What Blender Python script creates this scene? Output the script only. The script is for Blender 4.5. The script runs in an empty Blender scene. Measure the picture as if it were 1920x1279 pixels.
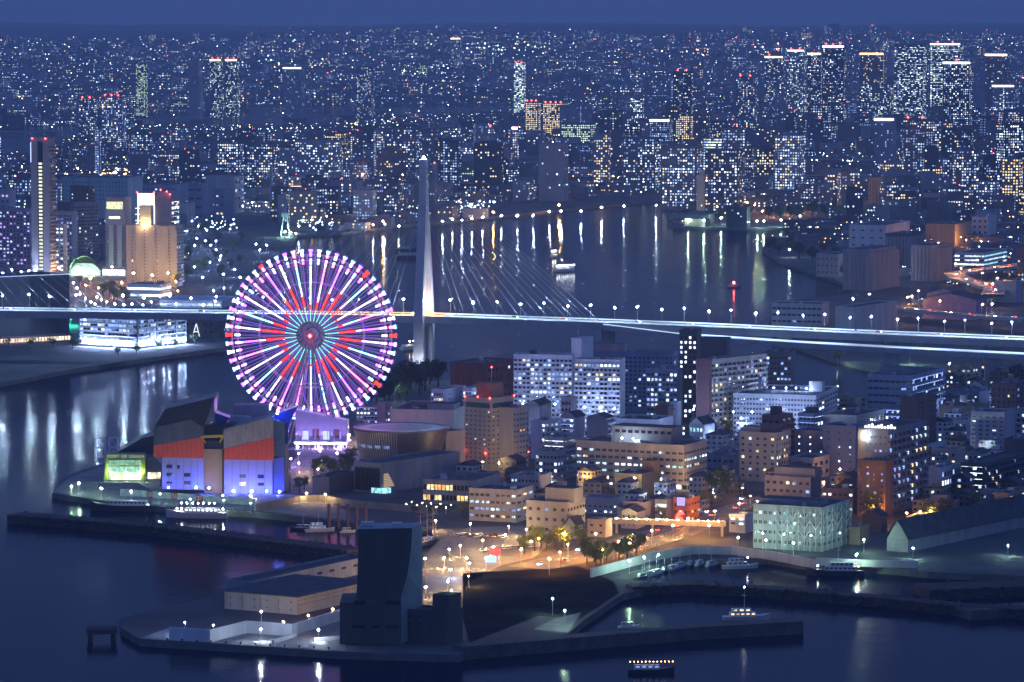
import bpy, bmesh, math, random
import numpy as np
from mathutils import Vector, Matrix
from mathutils.geometry import tessellate_polygon
random.seed(7)
SC = bpy.context.scene
COL = SC.collection
rad = math.radians

# ---------------------------------------------------------------- camera
H = 250.0                      # observation deck height above the water (m)
FPX = 7700.0                   # focal length in pixels of a 1920 px wide frame
PITCH = math.atan((639.5 - 30.0) / FPX)
cam_data = bpy.data.cameras.new('camera')
cam = bpy.data.objects.new('camera', cam_data)
COL.objects.link(cam)
cam_data.sensor_width = 36.0
cam_data.lens = FPX / 1920.0 * 36.0
cam_data.clip_start = 1.0
cam_data.clip_end = 80000.0
cam.location = (0, 0, H)
cam.rotation_euler = (math.pi / 2 - PITCH, 0, 0)
SC.camera = cam
CP, SP = math.cos(PITCH), math.sin(PITCH)

# ---------------------------------------------------------------- sky
SUN_EL, SUN_AZ = -1.5, 185.0
SKY_STRENGTH = 0.08
GLOW_STRENGTH = 0.92
world = bpy.data.worlds.new('World')
SC.world = world
world.use_nodes = True
wn = world.node_tree
wn.nodes.clear()
sky = wn.nodes.new('ShaderNodeTexSky')
sky.sky_type = 'NISHITA'
sky.sun_disc = False
sky.sun_elevation = rad(SUN_EL)
sky.sun_rotation = rad(SUN_AZ)
sky.altitude = 50
sky.air_density = 1.0
sky.dust_density = 1.5
sky.ozone_density = 4.0
# the glow of the town in the air: brightest along the horizon, the same all round
tcw = wn.nodes.new('ShaderNodeTexCoord'); sepw = wn.nodes.new('ShaderNodeSeparateXYZ')
ramp = wn.nodes.new('ShaderNodeValToRGB')
wn.links.new(tcw.outputs['Generated'], sepw.inputs[0]); wn.links.new(sepw.outputs[2], ramp.inputs[0])
el = ramp.color_ramp.elements
el[0].position = 0.0; el[0].color = (.088, .160, .46, 1)
el[1].position = 1.0; el[1].color = (.074, .138, .43, 1)
for pos, c in ((.2, (.078, .146, .44, 1)),):
    q = el.new(pos); q.color = c
bg = wn.nodes.new('ShaderNodeBackground'); bg.inputs[1].default_value = SKY_STRENGTH
bg2 = wn.nodes.new('ShaderNodeBackground'); bg2.inputs[1].default_value = GLOW_STRENGTH
ad = wn.nodes.new('ShaderNodeAddShader')
wo = wn.nodes.new('ShaderNodeOutputWorld')
wn.links.new(sky.outputs[0], bg.inputs[0]); wn.links.new(ramp.outputs[0], bg2.inputs[0])
wn.links.new(bg.outputs[0], ad.inputs[0]); wn.links.new(bg2.outputs[0], ad.inputs[1])
wn.links.new(ad.outputs[0], wo.inputs[0])

SC.view_settings.view_transform = 'Standard'
SC.view_settings.look = 'None'
SC.view_settings.exposure = 0.15
SC.view_settings.gamma = 1.0
SC.cycles.use_denoising = True
SC.cycles.max_bounces = 5
SC.cycles.diffuse_bounces = 2
SC.cycles.glossy_bounces = 2
SC.cycles.transmission_bounces = 2
SC.cycles.volume_bounces = 0
SC.cycles.sample_clamp_indirect = 4.0
SC.cycles.use_light_tree = True
SC.cycles.caustics_reflective = False
SC.cycles.caustics_refractive = False

# ---------------------------------------------------------------- picture <-> place
def ray(x, y):
    a, b = (x - 960.0) / FPX, (639.5 - y) / FPX
    return Vector((a, CP + SP * b, -SP + CP * b))
def P(x, y, z=0.0):
    """the place at height z that lies on the sight line of a photograph pixel"""
    d = ray(x, y); t = (z - H) / d.z
    return Vector((d.x * t, d.y * t, z))
def D(x, y, Y):
    """the place at distance Y on that sight line"""
    d = ray(x, y); t = Y / d.y
    return Vector((d.x * t, Y, H + d.z * t))
def Zat(y, Y):
    return D(960, y, Y).z
def solve(c, ax, x):
    """how far from c along direction ax until the picture column x is reached"""
    k = (x - 960.0) / FPX
    dd = c.y * CP + (H - c.z) * SP
    return (k * dd - c.x) / (ax[0] - k * ax[1] * CP)
def proj(p):
    dd = p[1] * CP + (H - p[2]) * SP
    u = p[1] * SP + (p[2] - H) * CP
    return 960 + FPX * p[0] / dd, 639.5 - FPX * u / dd

# ---------------------------------------------------------------- materials
MATS = {}
def mat(name, col, rough=.8, var=.25, scale=.25, metal=0.0, bump=0.0, streak=False, spec=.3):
    if name in MATS: return MATS[name]
    m = bpy.data.materials.new(name); m.use_nodes = True
    nt = m.node_tree; nt.nodes.clear()
    out = nt.nodes.new('ShaderNodeOutputMaterial')
    bs = nt.nodes.new('ShaderNodeBsdfPrincipled')
    nt.links.new(bs.outputs[0], out.inputs[0])
    bs.inputs['Roughness'].default_value = rough
    bs.inputs['Metallic'].default_value = metal
    bs.inputs['Specular IOR Level'].default_value = spec
    tc = nt.nodes.new('ShaderNodeTexCoord')
    mp = nt.nodes.new('ShaderNodeMapping')
    if streak: mp.inputs['Scale'].default_value = (1, 1, .15)
    no = nt.nodes.new('ShaderNodeTexNoise'); no.inputs['Scale'].default_value = scale
    no.inputs['Detail'].default_value = 4; no.inputs['Roughness'].default_value = .65
    nt.links.new(tc.outputs['Object'], mp.inputs[0]); nt.links.new(mp.outputs[0], no.inputs[0])
    mr = nt.nodes.new('ShaderNodeMapRange')
    mr.inputs[1].default_value = .3; mr.inputs[2].default_value = .7
    mr.inputs[3].default_value = 1 - var; mr.inputs[4].default_value = 1 + var
    nt.links.new(no.outputs[0], mr.inputs[0])
    mx = nt.nodes.new('ShaderNodeMix'); mx.data_type = 'RGBA'; mx.blend_type = 'MULTIPLY'
    mx.inputs[0].default_value = 1; mx.inputs[6].default_value = (*col, 1)
    nt.links.new(mr.outputs[0], mx.inputs[7]); nt.links.new(mx.outputs[2], bs.inputs['Base Color'])
    if bump:
        bp = nt.nodes.new('ShaderNodeBump'); bp.inputs['Distance'].default_value = bump
        nt.links.new(no.outputs[0], bp.inputs['Height']); nt.links.new(bp.outputs[0], bs.inputs['Normal'])
    MATS[name] = m
    return m
def glow(name, col, s, sampled=False, var=0.0, scale=.6):
    """something that gives off light: a lamp, a lit window, a sign"""
    if name in MATS: return MATS[name]
    m = bpy.data.materials.new(name); m.use_nodes = True
    nt = m.node_tree; nt.nodes.clear()
    out = nt.nodes.new('ShaderNodeOutputMaterial'); em = nt.nodes.new('ShaderNodeEmission')
    em.inputs[0].default_value = (*col, 1); em.inputs[1].default_value = s
    if var:
        ge = nt.nodes.new('ShaderNodeNewGeometry'); no = nt.nodes.new('ShaderNodeTexNoise')
        no.inputs['Scale'].default_value = scale; no.inputs['Detail'].default_value = 1
        mr = nt.nodes.new('ShaderNodeMapRange')
        mr.inputs[1].default_value = .32; mr.inputs[2].default_value = .68
        mr.inputs[3].default_value = s * (1 - var); mr.inputs[4].default_value = s * (1 + var)
        nt.links.new(ge.outputs['Position'], no.inputs[0]); nt.links.new(no.outputs[0], mr.inputs[0])
        nt.links.new(mr.outputs[0], em.inputs[1])
    nt.links.new(em.outputs[0], out.inputs[0])
    m.cycles.emission_sampling = 'AUTO' if sampled else 'NONE'
    MATS[name] = m
    return m

W_WHITE = mat('white render', (.62, .62, .64), .8, .18, .12, streak=True)
W_PALE = mat('pale concrete', (.45, .45, .46), .85, .22, .12, streak=True)
W_GREY = mat('grey concrete', (.27, .28, .30), .85, .25, .15, streak=True)
W_DARK = mat('dark cladding', (.09, .09, .11), .7, .25, .15, streak=True)
W_BEIGE = mat('beige tile', (.48, .43, .36), .75, .2, .15, streak=True)
W_TAN = mat('tan render', (.42, .32, .2), .8, .2, .15, streak=True)
W_BROWN = mat('brown brick', (.2, .13, .11), .8, .25, .3, streak=True)
W_PINK = mat('dusty pink tile', (.42, .33, .34), .75, .2, .2, streak=True)
W_TEAL = mat('pale teal cladding', (.32, .42, .45), .6, .2, .1, streak=True)
W_BLUE = mat('blue grey cladding', (.22, .27, .38), .6, .2, .1, streak=True)
W_RED = mat('red brick', (.3, .09, .07), .8, .25, .3, streak=True)
WALLS = [W_WHITE, W_PALE, W_GREY, W_DARK, W_BEIGE, W_TAN, W_BROWN, W_PINK, W_TEAL, W_BLUE, W_RED]
ROOF = mat('roof felt', (.07, .075, .085), .95, .4, .2)
ROOF2 = mat('pale roof', (.2, .2, .22), .9, .35, .2)
CONC = mat('quay concrete', (.13, .125, .115), .9, .35, .1, bump=.05)
ASPH = mat('asphalt', (.055, .055, .06), .85, .3, .15)
PAVE = mat('paving', (.22, .21, .2), .85, .3, .2)
STEEL = mat('painted steel', (.5, .5, .52), .5, .1, .5)
DSTEEL = mat('dark steel', (.06, .06, .07), .5, .2, .5)
WSTEEL = mat('white steel', (.7, .7, .72), .45, .06, .5)
GLASS = mat('dark window glass', (.02, .022, .03), .12, .2, 1.0, spec=.6)
FRAME = mat('window frame', (.3, .3, .32), .6, .1, 1.0)
YELL = mat('yellow steel', (.7, .45, .04), .5, .1, .5)

E_COOL = glow('window cool white', (.66, .84, 1.0), 1.3, var=.8)
E_COOL2 = glow('window bright white', (.80, .91, 1.0), 2.6, var=.5)
E_DIM = glow('window dim blue', (.34, .50, 1.0), .55, var=.7)
E_BLUE = glow('window blue', (.30, .45, 1.0), 1.5, var=.5)
E_WARM = glow('window warm', (1.0, .74, .36), 1.5, var=.6)
E_CYAN = glow('window cyan', (.38, .85, .95), 1.1, var=.6)
E_ORNG = glow('window orange', (1.0, .50, .14), 1.4, var=.5)
E_VIO = glow('window violet', (.55, .42, 1.0), 1.3, var=.6)
PAL = {
 'cool': [E_COOL] * 5 + [E_COOL2] * 2 + [E_DIM] * 4 + [E_BLUE] * 2 + [E_WARM],
 'blue': [E_DIM] * 4 + [E_BLUE] * 4 + [E_COOL] * 3 + [E_COOL2],
 'warm': [E_WARM] * 5 + [E_COOL] * 2 + [E_ORNG] * 1,
 'office': [E_COOL] * 5 + [E_CYAN] * 3 + [E_COOL2] * 2 + [E_WARM],
 'mix': [E_COOL] * 4 + [E_WARM] * 3 + [E_BLUE] * 2 + [E_DIM] * 3 + [E_VIO],
 'strong': [E_COOL2] * 4 + [E_COOL] * 2,
 'cyan': [E_CYAN] * 3 + [E_COOL] * 2,
 'orange': [E_ORNG] * 3 + [E_WARM] * 3,
 'violet': [E_VIO] * 4 + [E_DIM] * 2 + [E_COOL] * 2,
}
L_RED = glow('red warning lamp', (1.0, .04, .03), 30, sampled=True)
L_WHITE = glow('white lamp', (.72, .86, 1.0), 4608, sampled=True)
L_BLUEW = glow('blue white lamp', (.40, .55, 1.0), 4608, sampled=True)
L_AMBER = glow('amber lamp', (1.0, .42, .07), 4224, sampled=True)
L_WARM = glow('warm white lamp', (1.0, .62, .24), 4800, sampled=True)
L_GREEN = glow('green white lamp', (.58, 1.0, .76), 4224, sampled=True)
L_DECK = glow('deck lamp', (.50, .72, 1.0), 8000, sampled=True)

# ---------------------------------------------------------------- mesh helpers
class MB:
    def __init__(s): s.v = []; s.f = []; s.m = []
    def add(s, vs, fs, mi=0):
        b = len(s.v); s.v += [tuple(p) for p in vs]
        for f in fs: s.f.append([b + i for i in f]); s.m.append(mi)
        return s
    def quad(s, a, b, c, d, mi=0): return s.add([a, b, c, d], [(0, 1, 2, 3)], mi)
    def tri(s, a, b, c, mi=0): return s.add([a, b, c], [(0, 1, 2)], mi)
    def box(s, x0, x1, y0, y1, z0, z1, mi=0, top=None):
        vs = [(x0, y0, z0), (x1, y0, z0), (x1, y1, z0), (x0, y1, z0), (x0, y0, z1), (x1, y0, z1), (x1, y1, z1), (x0, y1, z1)]
        s.add(vs, [(0, 1, 5, 4), (1, 2, 6, 5), (2, 3, 7, 6), (3, 0, 4, 7), (3, 2, 1, 0)], mi)
        s.add(vs[4:], [(0, 1, 2, 3)], mi if top is None else top)
        return s
    def prism(s, pts, z0, z1, mi=0, top=None):
        n = len(pts)
        area = sum(pts[i][0] * pts[(i + 1) % n][1] - pts[(i + 1) % n][0] * pts[i][1] for i in range(n))
        if area < 0: pts = pts[::-1]
        lo = [(p[0], p[1], z0) for p in pts]; hi = [(p[0], p[1], z1) for p in pts]
        s.add(lo + hi, [(i, (i + 1) % n, n + (i + 1) % n, n + i) for i in range(n)], mi)
        tr = tessellate_polygon([[Vector((p[0], p[1], 0)) for p in pts]])
        s.add(hi, [t if orient(hi, t) else t[::-1] for t in tr], mi if top is None else top)
        s.add(lo, [t[::-1] if orient(hi, t) else t for t in tr], mi)
        return s
    def slab(s, pts, dy, mi=0):
        """a front outline in x,z pushed back along y from y=p[2] or 0 to +dy"""
        n = len(pts)
        area = sum(pts[i][0] * pts[(i + 1) % n][1] - pts[(i + 1) % n][0] * pts[i][1] for i in range(n))
        if area < 0: pts = pts[::-1]
        a = [(p[0], 0, p[1]) for p in pts]; b = [(p[0], dy, p[1]) for p in pts]
        s.add(a + b, [((i + 1) % n, i, n + i, n + (i + 1) % n) for i in range(n)], mi)
        tr = tessellate_polygon([[Vector((p[0], p[1], 0)) for p in pts]])
        flat = [(p[0], p[1], 0) for p in pts]
        s.add(a, [t if orient(flat, t) else t[::-1] for t in tr], mi)
        s.add(b, [t[::-1] if orient(flat, t) else t for t in tr], mi)
        return s
    def tube(s, p0, p1, r0, r1=None, n=6, mi=0, cap=True):
        r1 = r0 if r1 is None else r1
        p0, p1 = Vector(p0), Vector(p1); d = p1 - p0
        if d.length < 1e-6: return s
        d.normalize()
        a = Vector((0, 0, 1)) if abs(d.z) < .9 else Vector((1, 0, 0))
        u = d.cross(a).normalized(); w = d.cross(u)
        vs = []
        for p, r in ((p0, r0), (p1, r1)):
            for k in range(n):
                t = 2 * math.pi * k / n
                vs.append(p + u * (r * math.cos(t)) + w * (r * math.sin(t)))
        s.add(vs, [(k, (k + 1) % n, n + (k + 1) % n, n + k)[::-1] for k in range(n)], mi)
        if cap:
            s.add(vs[:n], [tuple(range(n))], mi); s.add(vs[n:], [tuple(range(n))[::-1]], mi)
        return s
    def lathe(s, prof, n=32, mi=0, sx=1.0, sy=1.0, cx=0, cy=0):
        vs = []
        for r, z in prof:
            for k in range(n):
                t = 2 * math.pi * k / n
                vs.append((cx + r * sx * math.cos(t), cy + r * sy * math.sin(t), z))
        fs = []
        for j in range(len(prof) - 1):
            for k in range(n):
                fs.append((j * n + k, j * n + (k + 1) % n, (j + 1) * n + (k + 1) % n, (j + 1) * n + k))
        s.add(vs, fs, mi)
        s.add(vs[-n:], [tuple(range(n))], mi)
        return s
    def octa(s, c, r, mi=0, sz=1.0):
        x, y, z = c; q = r * sz
        s.add([(x + r, y, z), (x, y + r, z), (x - r, y, z), (x, y - r, z), (x, y, z + q), (x, y, z - q)],
              [(0, 1, 4), (1, 2, 4), (2, 3, 4), (3, 0, 4), (1, 0, 5), (2, 1, 5), (3, 2, 5), (0, 3, 5)], mi)
        return s
    def mesh(s, name, mats):
        me = bpy.data.meshes.new(name)
        me.from_pydata(s.v, [], s.f)
        for m in (mats if isinstance(mats, (list, tuple)) else [mats]): me.materials.append(m)
        if any(s.m): me.polygons.foreach_set('material_index', s.m)
        me.update()
        return me
    def build(s, name, mats, parent=None, loc=(0, 0, 0), rotz=0.0, kind=None):
        if not s.f: return None
        return put(name, s.mesh(name, mats), parent, loc, rotz, kind)
def orient(vs, t):
    a, b, c = (vs[i] for i in t)
    return (b[0] - a[0]) * (c[1] - a[1]) - (b[1] - a[1]) * (c[0] - a[0]) > 0
def put(name, me, parent=None, loc=(0, 0, 0), rotz=0.0, kind=None):
    o = bpy.data.objects.new(name, me); COL.objects.link(o)
    o.parent = parent; o.location = loc; o.rotation_euler = (0, 0, rotz)
    if kind: o['kind'] = kind
    return o
def tag(o, label, cat, group=None):
    o['label'] = label; o['category'] = cat
    if group: o['group'] = group
    return o
def root(name, label, cat, loc=(0, 0, 0), rotz=0.0, group=None):
    o = put(name, None, None, loc, rotz); o.empty_display_size = 1
    return tag(o, label, cat, group)
def struct(o): o['kind'] = 'structure'; return o
def copy_tree(o, parent=None):
    c = o.copy(); COL.objects.link(c); c.parent = parent
    for ch in o.children: copy_tree(ch, c)
    return c
# ================================================================ the setting
GZ = 3.0                                   # height of the made ground above the water
def water_mat():
    m = bpy.data.materials.new('night water'); m.use_nodes = True
    nt = m.node_tree; bs = nt.nodes['Principled BSDF']
    bs.inputs['Base Color'].default_value = (.004, .007, .018, 1)
    bs.inputs['Roughness'].default_value = .13
    bs.inputs['IOR'].default_value = 1.22
    ge = nt.nodes.new('ShaderNodeNewGeometry'); mp = nt.nodes.new('ShaderNodeMapping')
    mp.inputs['Scale'].default_value = (1, .7, 1)
    n1 = nt.nodes.new('ShaderNodeTexNoise'); n1.inputs['Scale'].default_value = .11; n1.inputs['Detail'].default_value = 6
    n1.inputs['Roughness'].default_value = .6
    n2 = nt.nodes.new('ShaderNodeTexNoise'); n2.inputs['Scale'].default_value = .012; n2.inputs['Detail'].default_value = 3
    bp = nt.nodes.new('ShaderNodeBump'); bp.inputs['Distance'].default_value = .4; bp.inputs['Strength'].default_value = .5
    nt.links.new(ge.outputs['Position'], mp.inputs[0])
    nt.links.new(mp.outputs[0], n1.inputs[0]); nt.links.new(mp.outputs[0], n2.inputs[0])
    nt.links.new(n1.outputs[0], bp.inputs['Height']); nt.links.new(bp.outputs[0], bs.inputs['Normal'])
    mr = nt.nodes.new('ShaderNodeMapRange'); mr.inputs[1].default_value = .35; mr.inputs[2].default_value = .65
    mr.inputs[3].default_value = .08; mr.inputs[4].default_value = .15
    nt.links.new(n2.outputs[0], mr.inputs[0]); nt.links.new(mr.outputs[0], bs.inputs['Roughness'])
    df = nt.nodes.new('ShaderNodeBsdfDiffuse'); df.inputs[0].default_value = (.004, .009, .03, 1)
    ms = nt.nodes.new('ShaderNodeMixShader'); ms.inputs[0].default_value = .40            # choppy, murky harbour water
    nt.links.new(df.outputs[0], ms.inputs[1]); nt.links.new(bs.outputs[0], ms.inputs[2])
    nt.links.new(ms.outputs[0], nt.nodes['Material Output'].inputs[0])
    return m
WATER = water_mat()
b = MB(); b.quad((-4400, -450, 0), (4400, -450, 0), (4400, 9300, 0), (-4400, 9300, 0))
struct(b.build('water', WATER))

GROUND = mat('city ground', (.075, .075, .08), .9, .5, .02)
EARTH = mat('shaded earth', (.030, .030, .028), .95, .5, .06, bump=.3, spec=0.0)  # tone this dark includes the shade that lies on the field
# the two sides of the channel: left bank and far city first, then the right bank, then the peninsula
LEFT = [(-420, 800), (0, 718), (130, 693), (300, 668), (432, 650), (442, 610), (500, 520), (545, 470), (558, 441), (640, 436), (760, 421), (870, 412),
 (1000, 398), (1130, 385), (1250, 376), (1312, 371), (1335, 381), (1285, 400), (1250, 415), (1262, 424), (1400, 428), (1480, 427),
 (1510, 440), (1490, 456), (1440, 460), (1428, 467), (1460, 488), (1500, 503), (1550, 519), (1600, 538), (1596, 550),
 (1550, 556), (1455, 566), (1440, 600), (1470, 640), (1560, 672), (1630, 690), (1656, 712)]
PENIN = [(1650, 742), (1500, 752), (1440, 735), (1300, 700), (1000, 692), (900, 706), (840, 712), (780, 716), (735, 740), (690, 776), (560, 800), (400, 826), (300, 850), (200, 868), (128, 890), (97, 924),
 (200, 940), (330, 952), (480, 960), (660, 980), (800, 992), (822, 1012), (800, 1036), (672, 1048), (430, 1110), (224, 1160), (228, 1178), (262, 1198),
 (640, 1222), (862, 1228), (880, 1217), (960, 1208), (1065, 1188), (1092, 1165), (1166, 1114), (1210, 1104), (1225, 1092), (1150, 1083), (1275, 1047), (1310, 1043),
 (1370, 1049), (1440, 1046), (1530, 1060), (1640, 1062), (1740, 1072), (2000, 1084), (2200, 1088)]
def gp(pts, z=GZ): return [(P(x, y, z).x, P(x, y, z).y) for x, y in pts]
land = gp(LEFT) + gp(PENIN) + [(1500, 1830), (4380, 2000), (4380, 9250), (-4380, 9250), (-4380, 2300)]
b = MB(); b.prism(land, -2, GZ, 1, 0)
struct(b.build('ground', [GROUND, CONC]))

# hills that climb behind the city, built over from foot to ridge
def hill_z(x, y):
    t = max(0.0, (y - 12000) / 9000.0); t1 = min(t, 1.0) + 0.0 * max(0.0, t - 1.0)
    return GZ + 150 * t1 ** 1.15 + (16 * math.sin(x / 900 + 1.3) + 14 * math.sin(x / 410 + y / 1300)) * min(t, 1.0)
b = MB(); nx, ny = 60, 48
for j in range(ny + 1):
    for i in range(nx + 1):
        x = -6900 + 13800 * i / nx; y = 9200 + 36600 * j / ny
        b.v.append((x, y, hill_z(x, y)))
for j in range(ny):
    for i in range(nx):
        a = j * (nx + 1) + i
        b.f.append([a, a + 1, a + nx + 2, a + nx + 1]); b.m.append(0)
struct(b.build('hills', GROUND))

# far river arm with its dark banks, and a second one at the left edge
def sheet(name, pts, z, m):
    b = MB(); g = gp(pts, z)
    tr = tessellate_polygon([[Vector((p[0], p[1], 0)) for p in g]])
    hi = [(p[0], p[1], z) for p in g]
    b.add(hi, [t if orient(hi, t) else t[::-1] for t in tr])
    return struct(b.build(name, m))
FAR_RIVER = [(236, 216), (420, 206), (560, 200), (900, 196), (1010, 200), (1010, 206), (880, 214), (700, 226), (640, 234), (420, 240), (260, 236)]
LEFT_RIVER = [(-80, 240), (160, 236), (160, 256), (60, 290), (-80, 292)]
sheet('river', FAR_RIVER, GZ + .5, WATER)
sheet('river', LEFT_RIVER, GZ + .5, WATER)

# breakwaters, built as long low walls of rubble and concrete
def wall_line(name, pts, wid, z1, m, z0=-2.0):
    """a wall that follows picture points at its top edge"""
    b = MB(); g = [P(x, y, z1) for x, y in pts]
    L, R = [], []
    for i, p in enumerate(g):
        d = (g[min(i + 1, len(g) - 1)] - g[max(i - 1, 0)]).normalized()
        n = Vector((-d.y, d.x, 0))
        L.append(p + n * wid / 2); R.append(p - n * wid / 2)
    for i in range(len(g) - 1):
        a, c, d, e = L[i], L[i + 1], R[i + 1], R[i]
        lo = [Vector((q.x, q.y, z0)) for q in (a, c, d, e)]
        b.quad(e, d, c, a); b.quad(lo[0], lo[1], c, a); b.quad(lo[2], lo[3], e, d)
    for q, r_ in ((L[0], R[0]), (R[-1], L[-1])):
        b.quad((q.x, q.y, z0), (r_.x, r_.y, z0), r_, q)
    o = b.build(name, m)
    if name == 'breakwater' and m is RUB: boulders(o, L, R, z1)
    return o
def boulders(o, L, R, z1):
    """loose stones heaped along both sides of a breakwater"""
    rb = random.Random(len(L)); b = MB()
    for S, sg in ((L, 1), (R, -1)):
        for a, c in zip(S, S[1:]):
            d = c - a; n_ = Vector((-d.y, d.x, 0)).normalized() * sg
            for i in range(int(d.length / 2.6)):
                for lv in range(2):
                    p = a + d * ((i + rb.random()) * 2.6 / d.length) + n_ * (rb.uniform(-.6, 1.0) + lv * 1.6); p.z = (z1 - .3 if lv == 0 else z1 * .4) + rb.uniform(-.7, .5)
                    r = rb.uniform(.7, 1.5); vs = [p + Vector((rb.uniform(.6, 1.2) * r * x, rb.uniform(.6, 1.2) * r * y, rb.uniform(.5, .9) * r * z)) for x, y, z in ((1, 0, 0), (0, 1, 0), (-1, 0, 0), (0, -1, 0), (0, 0, 1), (0, 0, -1))]
                    b.add(vs, [(0, 1, 4), (1, 2, 4), (2, 3, 4), (3, 0, 4), (1, 0, 5), (2, 1, 5), (3, 2, 5), (0, 3, 5)])
    b.build('boulders', RUB, o, kind='stuff')
RUB = mat('dark rubble', (.045, .042, .04), .95, .5, .3, bump=.4)
tag(wall_line('breakwater', [(28, 963), (150, 972), (300, 985), (480, 1008), (668, 1030)], 13, 4.5, RUB), 'long dark stone breakwater in front of the aquarium quay', 'breakwater')
tag(wall_line('breakwater', [(1180, 1098), (1300, 1093), (1440, 1101), (1640, 1117), (1800, 1133), (1960, 1142)], 10, 4.2, RUB), 'dark breakwater between the two fishing boat basins', 'breakwater')
tag(wall_line('breakwater', [(860, 1210), (1080, 1192), (1300, 1173), (1498, 1162)], 9, 5.2, mat('old concrete', (.10, .09, .08), .9, .4, .2)), 'low brown concrete breakwater below the patrol boat', 'breakwater')
tag(wall_line('breakwater', [(1728, 1100), (1960, 1092)], 22, 4.5, RUB), 'broad dark mole at the right picture edge', 'breakwater')
tag(wall_line('breakwater', [(1806, 1141), (1960, 1132)], 14, 4.0, mat('old concrete', (.1, .09, .08))), 'short concrete pier head at lower right edge', 'breakwater')
p = P(191, 1178, 5)
r = root('mooring_dolphin', 'square dark mooring platform standing alone in the water', 'platform', (p.x, p.y, 0), rad(8))
b = MB(); b.box(-6, 6, -5, 5, 3.2, 5.2); b.build('deck', RUB, r)
for sx in (-4.6, 4.6):
    for sy in (-3.6, 3.6):
        b = MB(); b.tube((sx, sy, -2), (sx, sy, 3.2), .9, n=8); b.build('pile', RUB, r)
# the air over the bay
def haze():
    b = MB(); b.box(-7000, 7000, -500, 46000, -3.0, 420)
    m = bpy.data.materials.new('haze'); m.use_nodes = True
    nt = m.node_tree; nt.nodes.clear()
    out = nt.nodes.new('ShaderNodeOutputMaterial'); v = nt.nodes.new('ShaderNodeVolumePrincipled')
    v.inputs['Color'].default_value = (.74, .85, 1.0, 1)
    v.inputs['Density'].default_value = 5.8e-5
    v.inputs['Anisotropy'].default_value = 0.0
    nt.links.new(v.outputs[0], out.inputs['Volume'])
    o = b.build('haze', m); o['kind'] = 'stuff'
    o['label'] = 'blue evening haze over the bay and city'; 
    return o
haze()
# ================================================================ cable-stayed bridge
DECK = [(-1500, 571, 40), (-500, 579, 40), (0, 582, 40), (795, 592, 40), (1130, 604, 38.5), (1330, 612, 37), (1600, 624, 34), (1920, 637, 32), (2600, 662, 30)]
DP = [P(x, y, z) for x, y, z in DECK]
def deck_at(x):
    x = min(2599.9, x)
    for a, b_ in zip(DECK, DECK[1:]):
        if a[0] <= x <= b_[0]:
            t = (x - a[0]) / (b_[0] - a[0])
            return P(x, a[1] + t * (b_[1] - a[1]), a[2] + t * (b_[2] - a[2]))
ROADL = mat('bridge roadway', (.32, .33, .34), .7, .25, .1)
def ribbon(b, pts, wid, depth, mi_top=0, mi_side=1, rail=.4):
    L, R = [], []
    for i, p in enumerate(pts):
        d = (pts[min(i + 1, len(pts) - 1)] - pts[max(i - 1, 0)]); d.z = 0; d.normalize()
        n = Vector((-d.y, d.x, 0)); L.append(p + n * wid / 2); R.append(p - n * wid / 2)
    dz = Vector((0, 0, depth)); rz = Vector((0, 0, rail))
    for i in range(len(pts) - 1):
        a, c, d, e = L[i], L[i + 1], R[i + 1], R[i]
        b.quad(e, d, c, a, mi_top)
        b.quad(e - dz, d - dz, d + rz, e + rz, mi_side); b.quad(a + rz, c + rz, c - dz, a - dz, mi_side)
        b.quad(a - dz, c - dz, d - dz, e - dz, mi_side)
        i_ = .35 * (L[i] - R[i]).normalized()
        b.quad(e + i_ + rz, d + i_ + rz, d + i_, e + i_, mi_side); b.quad(e + rz, d + rz, d + i_ + rz, e + i_ + rz, mi_side)
        b.quad(a - i_, c - i_, c - i_ + rz, a - i_ + rz, mi_side); b.quad(a - i_ + rz, c - i_ + rz, c + rz, a + rz, mi_side)
BRW = mat('bridge girder', (.36, .37, .38), .7, .2, .1)
bp0 = P(795, 690, 0); bp0.z = 0
bridge = root('cable_bridge', 'long cable-stayed road bridge with tall pale pylon crossing the channel', 'bridge', bp0)
def off(p): return p - bp0
xs = list(range(-1500, 2601, 100))
b = MB(); ribbon(b, [off(deck_at(x)) for x in xs], 21, 4.4); b.build('deck', [ROADL, BRW], bridge)
# white lane lines and a middle barrier
b = MB()
for lane in (-6.2, 6.2, -2.6, 2.6):
    for x in range(-1500, 2600, 34):
        if abs(lane) > 3 and x % 68: continue
        p0, p1 = off(deck_at(x)), off(deck_at(x + (14 if abs(lane) > 3 else 34)))
        d = (p1 - p0); d.z = 0; d.normalize(); n = Vector((-d.y, d.x, 0)); u = Vector((0, 0, .02))
        b.quad(p0 + n * (lane - .12) + u, p1 + n * (lane - .12) + u, p1 + n * (lane + .12) + u, p0 + n * (lane + .12) + u)
b.build('lane_marking', mat('road paint', (.75, .75, .72), .7, .15, .5), bridge, kind='stuff')
b = MB()
for x in range(-1500, 2600, 100):
    b.tube(off(deck_at(x)) + Vector((0, 0, .5)), off(deck_at(x + 100)) + Vector((0, 0, .5)), .4, n=4)
b.build('median_barrier', STEEL, bridge)
TRAILS = [glow('light trail white', (.50, .70, 1.0), 1.5, var=.5, scale=.02), glow('light trail amber', (1.0, .66, .32), 1.9, var=.5, scale=.02)]  # added glowing strips that stand in for streaks of passing traffic
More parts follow.
